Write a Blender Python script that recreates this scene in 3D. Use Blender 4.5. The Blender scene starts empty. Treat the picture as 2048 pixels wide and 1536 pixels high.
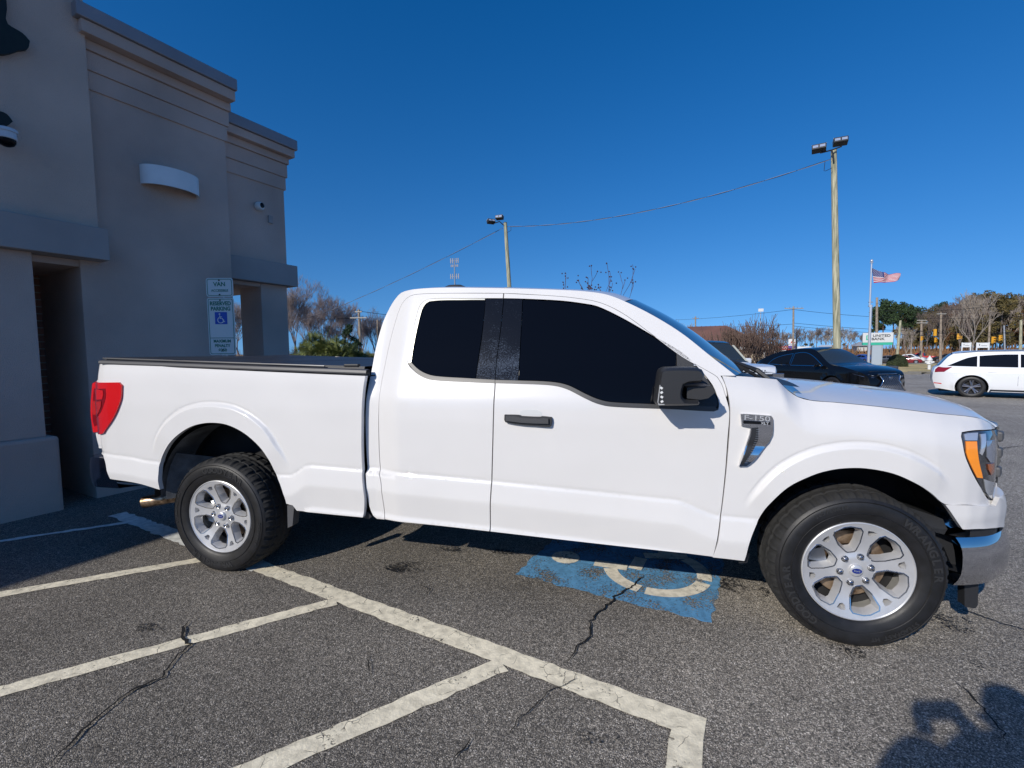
import bpy, math, random
import numpy as np
from math import sin, cos, pi, radians, sqrt, atan2
from mathutils import Vector, Matrix
from mathutils.geometry import delaunay_2d_cdt

# ------------------------------------------------------------------ camera, sky, sun
SC = bpy.context.scene
COL = SC.collection
F_PX, CAM, YAW, PITCH, ROLL = 929.65, np.array([2.573, -3.472, 1.445]), -0.229, 0.07, 0.009

def cam_axes():
    f = np.array([sin(YAW)*cos(PITCH), cos(YAW)*cos(PITCH), -sin(PITCH)])
    r = np.array([cos(YAW), -sin(YAW), 0.0]); d = np.cross(f, r)
    c, s = cos(ROLL), sin(ROLL)
    return c*r+s*d, -s*r+c*d, f
AX_R, AX_D, AX_F = cam_axes()
cd = bpy.data.cameras.new('camera'); cam = bpy.data.objects.new('camera', cd); COL.objects.link(cam)
cd.sensor_width = 36; cd.lens = F_PX/2048*36; cd.clip_start = 0.05; cd.clip_end = 3000
M = Matrix.Identity(4)
for i in range(3):
    M[i][0] = AX_R[i]; M[i][1] = -AX_D[i]; M[i][2] = -AX_F[i]; M[i][3] = CAM[i]
cam.matrix_world = M
SC.camera = cam

SUN_EL, SUN_AZ = radians(29.7), radians(63.3)      # azimuth: heading of the light from +X towards +Y
LD = np.array([cos(SUN_AZ)*cos(SUN_EL), sin(SUN_AZ)*cos(SUN_EL), -sin(SUN_EL)])
world = bpy.data.worlds.new('World'); SC.world = world; world.use_nodes = True
wn, wl = world.node_tree.nodes, world.node_tree.links
bg = wn['Background']
sky = wn.new('ShaderNodeTexSky'); sky.sky_type = 'NISHITA'; sky.sun_disc = False
sky.sun_elevation = SUN_EL; sky.sun_rotation = atan2(-LD[0], -LD[1]) % (2*pi)
sky.altitude = 300; sky.air_density = 1.0; sky.dust_density = 0.15; sky.ozone_density = 3.0
hs = wn.new('ShaderNodeHueSaturation'); hs.inputs['Saturation'].default_value = 1.38; hs.inputs['Value'].default_value = 1.45
hs.inputs['Hue'].default_value = 0.508
tcw = wn.new('ShaderNodeTexCoord'); sx = wn.new('ShaderNodeSeparateXYZ'); cx_ = wn.new('ShaderNodeCombineXYZ')
mz = wn.new('ShaderNodeMath'); mz.operation = 'MULTIPLY_ADD'; mz.inputs[1].default_value = .80; mz.inputs[2].default_value = .15
wl.new(tcw.outputs['Generated'], sx.inputs[0]); wl.new(sx.outputs[2], mz.inputs[0]); wl.new(sx.outputs[0], cx_.inputs[0]); wl.new(sx.outputs[1], cx_.inputs[1]); wl.new(mz.outputs[0], cx_.inputs[2])
vn = wn.new('ShaderNodeVectorMath'); vn.operation = 'NORMALIZE'; wl.new(cx_.outputs[0], vn.inputs[0]); wl.new(vn.outputs[0], sky.inputs[0])
wl.new(sky.outputs[0], hs.inputs['Color']); wl.new(hs.outputs[0], bg.inputs['Color'])
bg.inputs['Strength'].default_value = 0.085
sl = bpy.data.lights.new('sun', 'SUN'); sl.energy = 3.8; sl.angle = radians(0.53); sl.color = (1.0, 0.945, 0.86)
so = bpy.data.objects.new('sun', sl); COL.objects.link(so)
so.rotation_euler = Vector(LD).to_track_quat('-Z', 'Y').to_euler(); so.location = (0, -20, 20)
SC.view_settings.view_transform = 'Standard'; SC.view_settings.look = 'None'
SC.view_settings.exposure = 0.0; SC.view_settings.gamma = 1.0
SC.render.engine = 'CYCLES'

# ------------------------------------------------------------------ geometry of the place
def ray(u, v):
    return AX_R*(u-1024)/F_PX + AX_D*(v-768)/F_PX + AX_F
def on_y(u, v, y):
    d = ray(u, v); return CAM + d*(y-CAM[1])/d[1]
def gz(x, y):                                        # the lot falls gently away behind the truck
    d = (y+3.5)*0.974 - (x-2.57)*0.227
    t = min(max((d-6.5)/9.0, 0), 1)
    q = min(max((d-44)/50.0, 0), 1)
    return -0.17*t*t*(3-2*t)-1.35*q*q*(3-2*q)
def ground(u, v):
    d = ray(u, v); z = 0.0
    for _ in range(12):
        P = CAM + d*(z-CAM[2])/d[2]; z = gz(P[0], P[1])
    return np.array([P[0], P[1], z])
def at(u, v, Z):                                     # point at depth Z along the view
    return CAM + ray(u, v)*Z
def floor_at(u, Z):
    P = CAM + ray(u, 700)*Z
    return np.array([P[0], P[1], gz(P[0], P[1])])

# ------------------------------------------------------------------ helpers
def tag(o, label=None, cat=None, group=None, kind=None):
    if label: o['label'] = label
    if cat: o['category'] = cat
    if group: o['group'] = group
    if kind: o['kind'] = kind
    return o
def empty(name, loc, label, cat, group=None, rz=0.0):
    o = bpy.data.objects.new(name, None); COL.objects.link(o)
    o.location = [float(c) for c in loc]; o.rotation_euler = (0, 0, rz); o.empty_display_size = 0.2
    return tag(o, label, cat, group)

class MB:
    def __init__(s): s.v = []; s.f = []; s.m = []; s.mi = 0
    def add(s, vs, fs):
        b = len(s.v); s.v += [tuple(float(c) for c in v) for v in vs]
        for f in fs: s.f.append(tuple(i+b for i in f)); s.m.append(s.mi)
    def box(s, c, d, rz=0, tilt=None):
        x, y, z = d[0]/2, d[1]/2, d[2]/2
        vs = [Vector((a*x, b*y, e*z)) for e in (-1, 1) for b in (-1, 1) for a in (-1, 1)]
        R = Matrix.Rotation(rz, 3, 'Z')
        if tilt is not None: R = R @ tilt
        s.add([R@v+Vector(c) for v in vs], [(0,2,3,1),(4,5,7,6),(0,1,5,4),(2,6,7,3),(0,4,6,2),(1,3,7,5)])
    def span(s, x0, x1, y0, y1, z0, z1):
        s.box(((x0+x1)/2, (y0+y1)/2, (z0+z1)/2), (abs(x1-x0), abs(y1-y0), abs(z1-z0)))
    def tube(s, pts, r, n=8, cap=True):
        P = [Vector([float(c) for c in p]) for p in pts]
        rs = list(r) if hasattr(r, '__len__') else [r]*len(P)
        up = None; vs = []
        for i, p in enumerate(P):
            t = (P[min(i+1, len(P)-1)]-P[max(i-1, 0)]).normalized()
            if up is None or abs(up.dot(t)) > .97:
                up = Vector((0, 0, 1)) if abs(t.z) < .9 else Vector((1, 0, 0))
            a = t.cross(up).normalized(); b = t.cross(a).normalized(); up = -b if False else up
            for k in range(n):
                q = 2*pi*k/n; vs.append(p+(a*cos(q)+b*sin(q))*rs[i])
        fs = [(i*n+k, i*n+(k+1) % n, (i+1)*n+(k+1) % n, (i+1)*n+k) for i in range(len(P)-1) for k in range(n)]
        if cap: fs += [tuple(range(n))[::-1], tuple((len(P)-1)*n+k for k in range(n))]
        s.add(vs, fs)
    def lathe(s, prof, n=32, org=(0, 0, 0), axis='Z', cap=False):
        vs = []
        for k in range(n):
            q = 2*pi*k/n
            for (r, h) in prof:
                p = (r*cos(q), r*sin(q), h)
                if axis == 'Y': p = (r*cos(q), h, r*sin(q))
                if axis == 'X': p = (h, r*cos(q), r*sin(q))
                vs.append((p[0]+org[0], p[1]+org[1], p[2]+org[2]))
        m = len(prof); fs = []
        for k in range(n):
            j = (k+1) % n
            for i in range(m-1): fs.append((k*m+i, j*m+i, j*m+i+1, k*m+i+1))
        if cap:
            fs.append(tuple(k*m for k in range(n))[::-1]); fs.append(tuple(k*m+m-1 for k in range(n)))
        s.add(vs, fs)
    def grid(s, rows):
        b = [list(r) for r in rows]; n = len(b[0]); vs = [p for r in b for p in r]
        s.add(vs, [(i*n+j, i*n+j+1, (i+1)*n+j+1, (i+1)*n+j) for i in range(len(b)-1) for j in range(n-1)])
    def prism(s, poly, fr, h):
        """poly in 2D, fr(a, b, depth) -> 3D point"""
        n = len(poly)
        tri = flat(poly_list=[poly])
        vs = [fr(x, y, 0) for x, y in tri[0]]+[fr(x, y, h) for x, y in tri[0]]; k = len(tri[0])
        s.add(vs, [t for t in tri[1]]+[tuple(i+k for i in t[::-1]) for t in tri[1]])
        vs = [fr(x, y, 0) for x, y in poly]+[fr(x, y, h) for x, y in poly]
        s.add(vs, [(i, (i+1) % n, n+(i+1) % n, n+i) for i in range(n)])
    def build(s, name, mat, parent=None, smooth=None, bevel=0, seg=2, fix=True):
        me = bpy.data.meshes.new(name); me.from_pydata(s.v, [], s.f); me.validate()
        o = bpy.data.objects.new(name, me); COL.objects.link(o)
        for m_ in (mat if isinstance(mat, (list, tuple)) else [mat]): me.materials.append(m_)
        if isinstance(mat, (list, tuple)) and len(me.polygons) == len(s.m):
            me.polygons.foreach_set('material_index', s.m)
        if fix:
            import bmesh
            bm = bmesh.new(); bm.from_mesh(me); bmesh.ops.recalc_face_normals(bm, faces=bm.faces); bm.to_mesh(me); bm.free()
        if smooth is not None:
            me.polygons.foreach_set('use_smooth', [True]*len(me.polygons))
            me.set_sharp_from_angle(angle=radians(smooth))
        if bevel:
            b = o.modifiers.new('bevel', 'BEVEL'); b.width = bevel; b.segments = seg; b.limit_method = 'ANGLE'; b.angle_limit = radians(35)
            b.harden_normals = False
        if parent is not None: o.parent = parent
        return o

def inpoly(x, y, poly):
    c = False; n = len(poly); j = n-1
    for i in range(n):
        xi, yi = poly[i]; xj, yj = poly[j]
        if (yi > y) != (yj > y) and x < (xj-xi)*(y-yi)/(yj-yi)+xi: c = not c
        j = i
    return c
def flat(poly_list, holes=(), extra=(), eps=1e-5):
    """triangulated union of 2D polygons minus holes -> (points, triangles)"""
    vs = []; es = []
    for p in list(poly_list)+list(holes):
        b = len(vs); vs += [Vector((float(a), float(c))) for a, c in p]
        es += [(b+i, b+(i+1) % len(p)) for i in range(len(p))]
    vs += [Vector((float(a), float(c))) for a, c in extra]
    V, E_, Fc = delaunay_2d_cdt(vs, es, [], 0, eps)[:3]
    out = []
    for f in Fc:
        cx = sum(V[i].x for i in f)/len(f); cy = sum(V[i].y for i in f)/len(f)
        if any(inpoly(cx, cy, p) for p in poly_list) and not any(inpoly(cx, cy, h) for h in holes):
            out.append(tuple(f))
    return [(v.x, v.y) for v in V], out
def smooth_poly(pts, closed=True, step=.02, sharp=38, tens=.5):
    P = [np.array(p, float) for p in pts]; n = len(P); out = []
    def corner(i):
        if not closed and i in (0, n-1): return True
        a = P[i]-P[i-1]; b = P[(i+1) % n]-P[i]
        ca = np.dot(a, b)/(np.linalg.norm(a)*np.linalg.norm(b)+1e-9)
        return ca < cos(radians(sharp))
    C = [corner(i) for i in range(n)]
    rng = range(n) if closed else range(n-1)
    for i in rng:
        p1, p2 = P[i], P[(i+1) % n]; L = np.linalg.norm(p2-p1)
        m1 = (p2-p1) if C[i] else (p2-P[i-1])*L/(np.linalg.norm(p2-p1)+np.linalg.norm(p1-P[i-1])+1e-9)
        m2 = (p2-p1) if C[(i+1) % n] else (P[(i+2) % n]-p1)*L/(np.linalg.norm(P[(i+2) % n]-p2)+L+1e-9)
        k = max(1, int(L/step))
        for j in range(k):
            t = j/k; h = (2*t**3-3*t**2+1, t**3-2*t**2+t, -2*t**3+3*t**2, t**3-t**2)
            out.append(h[0]*p1+h[1]*m1+h[2]*p2+h[3]*m2)
    if not closed: out.append(P[-1])
    return out
def inset(poly, d):
    P = [np.array(p, float) for p in poly]; n = len(P)
    A = sum(P[i-1][0]*P[i][1]-P[i][0]*P[i-1][1] for i in range(n))/2
    s_ = 1 if A > 0 else -1; out = []
    for i in range(n):
        a = P[i]-P[i-1]; b = P[(i+1) % n]-P[i]
        a = a/(np.linalg.norm(a)+1e-9); b = b/(np.linalg.norm(b)+1e-9)
        na = np.array([-a[1], a[0]])*s_; nb = np.array([-b[1], b[0]])*s_
        m = na+nb; L = np.linalg.norm(m)
        if L < .2: out.append(P[i]+na*d); continue
        m /= L; out.append(P[i]+m*d/max(.45, float(np.dot(m, na))))
    return out

_tc = {}
def text_tris(body, size=1.0, extrude=0.0, bold=0.0):
    key = (body, size, extrude, bold)
    if key in _tc: return _tc[key]
    cu = bpy.data.curves.new('t', 'FONT'); cu.body = body; cu.size = size; cu.align_x = 'CENTER'; cu.align_y = 'CENTER'
    cu.extrude = extrude; cu.offset = bold; cu.resolution_u = 3
    o = bpy.data.objects.new('t', cu); COL.objects.link(o)
    dg = bpy.context.evaluated_depsgraph_get(); me = o.evaluated_get(dg).to_mesh()
    r = ([tuple(v.co) for v in me.vertices], [tuple(p.vertices) for p in me.polygons])
    o.evaluated_get(dg).to_mesh_clear(); bpy.data.objects.remove(o); bpy.data.curves.remove(cu)
    _tc[key] = r; return r
def text_on(mb, body, size, org, ex, ey, ez=None, extrude=0.0, bold=0.0, sx=1.0):
    V, Fc = text_tris(body, size, extrude, bold)
    ex = Vector(ex).normalized(); ey = Vector(ey).normalized(); ez = ex.cross(ey)
    mb.add([Vector(org)+ex*v[0]*sx+ey*v[1]+ez*v[2] for v in V], Fc)

# ------------------------------------------------------------------ materials
def mat(name, col, rough=.5, metal=0.0, coat=0.0, var=None, bump=None, spec=.5, trans=0.0, emit=None, dist=None, stretch=None, alpha=None):
    m = bpy.data.materials.new(name); m.use_nodes = True
    N, L = m.node_tree.nodes, m.node_tree.links; b = N['Principled BSDF']
    b.inputs['Base Color'].default_value = (*col, 1); b.inputs['Roughness'].default_value = rough
    b.inputs['Metallic'].default_value = metal; b.inputs['Coat Weight'].default_value = coat
    b.inputs['Coat Roughness'].default_value = .03
    b.inputs['Specular IOR Level'].default_value = spec; b.inputs['Transmission Weight'].default_value = trans
    tc = N.new('ShaderNodeTexCoord'); src = tc.outputs['Object']
    if stretch:
        mp = N.new('ShaderNodeMapping'); mp.inputs['Scale'].default_value = stretch; L.new(src, mp.inputs[0]); src = mp.outputs[0]
    if var:
        sc_, amt = var[0], var[1]
        no = N.new('ShaderNodeTexNoise'); no.inputs['Scale'].default_value = sc_; no.inputs['Detail'].default_value = 6; L.new(src, no.inputs['Vector'])
        cr = N.new('ShaderNodeValToRGB'); c2 = var[2] if len(var) > 2 else col
        lo = tuple(max(0, c*(1-amt)) for c in c2); hi = tuple(min(1, c*(1+amt)) for c in col)
        cr.color_ramp.elements[0].position = .32; cr.color_ramp.elements[1].position = .68
        cr.color_ramp.elements[0].color = (*lo, 1); cr.color_ramp.elements[1].color = (*hi, 1)
        L.new(no.outputs['Fac'], cr.inputs[0]); L.new(cr.outputs[0], b.inputs['Base Color'])
        mr = N.new('ShaderNodeMapRange'); mr.inputs['To Min'].default_value = max(0, rough-.08*min(1, rough*3)); mr.inputs['To Max'].default_value = min(1, rough+.08*min(1, rough*3))
        L.new(no.outputs['Fac'], mr.inputs['Value']); L.new(mr.outputs[0], b.inputs['Roughness'])
    if bump:
        nb = N.new('ShaderNodeTexNoise'); nb.inputs['Scale'].default_value = bump[0]; nb.inputs['Detail'].default_value = 4; L.new(src, nb.inputs['Vector'])
        bp = N.new('ShaderNodeBump'); bp.inputs['Strength'].default_value = bump[1]; bp.inputs['Distance'].default_value = bump[2] if len(bump) > 2 else .01
        L.new(nb.outputs['Fac'], bp.inputs['Height']); L.new(bp.outputs[0], b.inputs['Normal'])
    if emit: b.inputs['Emission Color'].default_value = (*emit[:3], 1); b.inputs['Emission Strength'].default_value = emit[3]
    return m

WHITE = mat('white_paint', (.75, .735, .72), .33, coat=.6, spec=.35, var=(2.2, .018))
WHITE2 = mat('white_paint_wagon', (.78, .79, .80), .3, coat=.8)
BLACKP = mat('black_paint', (.004, .0042, .005), .2, coat=.5, spec=.2)
GLASS = mat('tinted_glass', (.003, .004, .007), .03, spec=.13)
WSGLASS = mat('windscreen_glass', (.03, .05, .08), .02, spec=.9)
def dusty(name):
    m = mat(name, (.006, .007, .010), .12, spec=.3); N, L = m.node_tree.nodes, m.node_tree.links; b = N['Principled BSDF']
    tc = N.new('ShaderNodeTexCoord'); n1 = N.new('ShaderNodeTexNoise'); n1.inputs['Scale'].default_value = 170; n1.inputs['Detail'].default_value = 6; n2 = N.new('ShaderNodeTexNoise'); n2.inputs['Scale'].default_value = 9; n2.inputs['Detail'].default_value = 3
    L.new(tc.outputs['Object'], n1.inputs['Vector']); L.new(tc.outputs['Object'], n2.inputs['Vector']); sp_ = N.new('ShaderNodeSeparateXYZ'); L.new(tc.outputs['Object'], sp_.inputs[0])
    sb = N.new('ShaderNodeMath'); sb.operation = 'SUBTRACT'; sb.inputs[1].default_value = 1.37; L.new(sp_.outputs[2], sb.inputs[0]); ab = N.new('ShaderNodeMath'); ab.operation = 'ABSOLUTE'; L.new(sb.outputs[0], ab.inputs[0])
    mz_ = N.new('ShaderNodeMapRange'); mz_.inputs['From Min'].default_value = .0; mz_.inputs['From Max'].default_value = .17; mz_.inputs['To Min'].default_value = .20; mz_.inputs['To Max'].default_value = -.05; L.new(ab.outputs[0], mz_.inputs['Value'])
    a1 = N.new('ShaderNodeMath'); L.new(n1.outputs['Fac'], a1.inputs[0]); L.new(mz_.outputs[0], a1.inputs[1]); k2 = N.new('ShaderNodeMath'); k2.operation = 'MULTIPLY_ADD'; k2.inputs[1].default_value = .35; L.new(n2.outputs['Fac'], k2.inputs[0]); L.new(a1.outputs[0], k2.inputs[2])
    cr = N.new('ShaderNodeValToRGB'); cr.color_ramp.elements[0].position = .76; cr.color_ramp.elements[1].position = 1.0; cr.color_ramp.elements[0].color = (.006, .007, .010, 1); cr.color_ramp.elements[1].color = (.07, .09, .125, 1); L.new(k2.outputs[0], cr.inputs[0]); L.new(cr.outputs[0], b.inputs['Base Color']); return m
DUSTY = dusty('dusty_gloss_black')
GLOSSBLACK = mat('gloss_black', (.006, .007, .010), .12, spec=.3, var=(30, .3))
PLASTIC = mat('black_plastic', (.022, .023, .026), .48, bump=(600, .25, .002))
GREYPL = mat('grey_plastic', (.09, .09, .095), .5, bump=(500, .3, .002))
TRIM = mat('window_trim', (.05, .05, .052), .4)
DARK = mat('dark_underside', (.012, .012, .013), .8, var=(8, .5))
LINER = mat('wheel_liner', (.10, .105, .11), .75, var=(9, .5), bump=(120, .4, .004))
CHROME = mat('chrome', (.66, .67, .70), .06, metal=1)
SATIN = mat('satin_metal', (.5, .5, .5), .3, metal=1)
ALLOY = mat('silver_alloy', (.66, .66, .665), .34, metal=.45, coat=.4, var=(14, .04))
ALLOYD = mat('dark_alloy', (.20, .20, .21), .4, metal=.8)
BRAKE = mat('rusty_brake', (.30, .22, .15), .5, metal=.7, var=(20, .5, (.25, .14, .07)))
NUTS = mat('lug_nut', (.55, .55, .56), .15, metal=1)
RUBBER = mat('rubber', (.010, .010, .0115), .5, var=(25, .4, (.016, .0155, .015)), bump=(300, .25, .002))
TREADM = mat('tread_rubber', (.018, .018, .018), .85, var=(40, .4, (.03, .029, .028)), bump=(220, .5, .003))
LETTER = mat('rubber_lettering', (.026, .026, .027), .5)
REDL = mat('tail_lamp_red', (.66, .012, .016), .10, coat=1)
REDD = mat('tail_lamp_deep_red', (.22, .004, .008), .08, coat=1)
ORANGE = mat('amber_lens', (.9, .28, .02), .2, coat=1, emit=(.9, .25, 0, .25))
LENS = mat('lamp_lens', (.30, .31, .33), .06, metal=.85, coat=1)
LENSC = mat('lamp_bright', (.8, .82, .85), .08, metal=.6, coat=1)
COVER = mat('bed_cover_vinyl', (.028, .029, .034), .5, bump=(250, .3, .003), var=(5, .25))
RAILC = mat('bed_rail_cap', (.09, .09, .095), .45)
RUST = mat('exhaust_pipe', (.42, .30, .20), .38, metal=.9, var=(22, .6, (.25, .15, .08)))
WOODP = mat('weathered_pole', (.42, .39, .27), .85, var=(3.5, .38, (.26, .27, .17)), bump=(12, .5, .01), stretch=(6, 6, .35))
WOODG = mat('grey_pole', (.30, .24, .18), .9, var=(3, .3))
STUCCO = mat('stucco_taupe', (.57, .43, .36), .92, var=(.9, .15, (.52, .395, .33)), bump=(150, .95, .009))
STUCCOA = mat('stucco_tan', (.60, .455, .37), .92, var=(1.0, .12), bump=(150, .95, .009))
BAND = mat('stucco_band', (.36, .32, .30), .92, var=(2, .08), bump=(170, .6, .006))
FLASH = mat('metal_coping', (.27, .25, .26), .45, metal=.2, var=(1.5, .12))
MULCH = mat('mulch', (.12, .07, .045), .95, var=(7, .5), bump=(30, 1, .03))
WHITES = mat('white_enamel', (.72, .73, .72), .45, var=(4, .08))

def brick_mat():
    m = mat('dark_brick', (.1, .06, .05), .85); N, L = m.node_tree.nodes, m.node_tree.links; b = N['Principled BSDF']
    tc = N.new('ShaderNodeTexCoord'); mp = N.new('ShaderNodeMapping'); mp.inputs['Rotation'].default_value = (radians(90), 0, 0)
    br = N.new('ShaderNodeTexBrick'); br.inputs['Scale'].default_value = 1; br.inputs['Brick Width'].default_value = .21; br.inputs['Row Height'].default_value = .076
    br.inputs['Mortar Size'].default_value = .006; br.inputs['Color1'].default_value = (.40, .20, .14, 1); br.inputs['Color2'].default_value = (.28, .15, .12, 1); br.inputs['Mortar'].default_value = (.42, .38, .34, 1)
    L.new(tc.outputs['Object'], mp.inputs[0]); L.new(mp.outputs[0], br.inputs[0]); L.new(br.outputs[0], b.inputs['Base Color'])
    bp = N.new('ShaderNodeBump'); bp.inputs['Strength'].default_value = .6; bp.inputs['Distance'].default_value = .01; bp.invert = True
    L.new(br.outputs['Fac'], bp.inputs['Height']); L.new(bp.outputs[0], b.inputs['Normal']); return m
BRICK = brick_mat()

def asphalt_mat(name, gain=1.0, use_wall_ramp=False):
    m = bpy.data.materials.new(name); m.use_nodes = True; N, L = m.node_tree.nodes, m.node_tree.links; b = N['Principled BSDF']
    tc = N.new('ShaderNodeTexCoord'); O = tc.outputs['Object']
    def noise(s, d=4, r=.6):
        n = N.new('ShaderNodeTexNoise'); n.inputs['Scale'].default_value = s; n.inputs['Detail'].default_value = d; n.inputs['Roughness'].default_value = r; L.new(O, n.inputs['Vector']); return n.outputs['Fac']
    v = N.new('ShaderNodeTexVoronoi'); v.inputs['Scale'].default_value = 260; L.new(O, v.inputs['Vector'])
    sep = N.new('ShaderNodeSeparateColor'); L.new(v.outputs['Color'], sep.inputs[0])
    cr = N.new('ShaderNodeValToRGB'); e = cr.color_ramp.elements
    g = gain
    e[0].position = 0; e[0].color = (.022*g, .021*g, .020*g, 1); e[1].position = 1; e[1].color = (.27*g, .25*g, .22*g, 1)
    for p, c in ((.45, .058), (.74, .098), (.90, .15)):
        k = e.new(p); k.color = (c*1.19*g, c*1.06*g, c*.88*g, 1)
    L.new(sep.outputs[0], cr.inputs[0])
    v2 = N.new('ShaderNodeTexVoronoi'); v2.inputs['Scale'].default_value = 85; L.new(O, v2.inputs['Vector'])
    sp2 = N.new('ShaderNodeSeparateColor'); L.new(v2.outputs['Color'], sp2.inputs[0])
    m2 = N.new('ShaderNodeMapRange'); m2.inputs['From Min'].default_value = .0; m2.inputs['From Max'].default_value = 1; m2.inputs['To Min'].default_value = .82; m2.inputs['To Max'].default_value = 1.2; L.new(sp2.outputs[1], m2.inputs['Value'])
    big = N.new('ShaderNodeMapRange'); big.inputs['From Min'].default_value = .3; big.inputs['From Max'].default_value = .7; big.inputs['To Min'].default_value = .74; big.inputs['To Max'].default_value = 1.26; L.new(noise(.42, 6, .7), big.inputs['Value'])
    fine = N.new('ShaderNodeMapRange'); fine.inputs['From Min'].default_value = .3; fine.inputs['From Max'].default_value = .7; fine.inputs['To Min'].default_value = .7; fine.inputs['To Max'].default_value = 1.32; L.new(noise(38, 6, .7), fine.inputs['Value'])
    st = N.new('ShaderNodeMapRange'); st.inputs['From Min'].default_value = .70; st.inputs['From Max'].default_value = .76; st.inputs['To Min'].default_value = 1; st.inputs['To Max'].default_value = .5; L.new(noise(2.6, 3, .55), st.inputs['Value'])
    mu = None
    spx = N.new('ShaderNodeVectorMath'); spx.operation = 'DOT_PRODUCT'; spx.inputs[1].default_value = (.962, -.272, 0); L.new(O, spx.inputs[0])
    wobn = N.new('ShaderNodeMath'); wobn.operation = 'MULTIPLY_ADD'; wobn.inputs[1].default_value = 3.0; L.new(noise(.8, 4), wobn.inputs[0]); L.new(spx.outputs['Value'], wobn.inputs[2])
    wall_ramp = N.new('ShaderNodeMapRange'); wall_ramp.interpolation_type = 'SMOOTHSTEP'; wall_ramp.inputs['From Min'].default_value = 2.6; wall_ramp.inputs['From Max'].default_value = 8.0; wall_ramp.inputs['To Min'].default_value = .93; wall_ramp.inputs['To Max'].default_value = 1.75; L.new(wobn.outputs[0], wall_ramp.inputs['Value'])  # base colour grows paler with distance from the building wall
    for s_ in (m2, big, fine, st)+((wall_ramp,) if use_wall_ramp else ()):
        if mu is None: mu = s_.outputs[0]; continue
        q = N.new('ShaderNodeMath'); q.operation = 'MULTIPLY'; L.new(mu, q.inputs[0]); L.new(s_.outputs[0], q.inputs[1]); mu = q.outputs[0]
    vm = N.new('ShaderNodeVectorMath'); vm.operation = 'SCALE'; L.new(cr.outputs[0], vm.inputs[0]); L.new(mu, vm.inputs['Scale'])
    L.new(vm.outputs[0], b.inputs['Base Color']); b.inputs['Roughness'].default_value = .82; b.inputs['Specular IOR Level'].default_value = .35
    bp = N.new('ShaderNodeBump'); bp.inputs['Strength'].default_value = .75; bp.inputs['Distance'].default_value = .005; bp.invert = True; L.new(v.outputs['Distance'], bp.inputs['Height'])
    bp2 = N.new('ShaderNodeBump'); bp2.inputs['Strength'].default_value = .5; bp2.inputs['Distance'].default_value = .008; L.new(noise(60, 3), bp2.inputs['Height']); L.new(bp.outputs[0], bp2.inputs['Normal'])
    L.new(bp2.outputs[0], b.inputs['Normal']); return m
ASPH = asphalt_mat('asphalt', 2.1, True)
ROADM = asphalt_mat('road_asphalt', 2.4)

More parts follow.
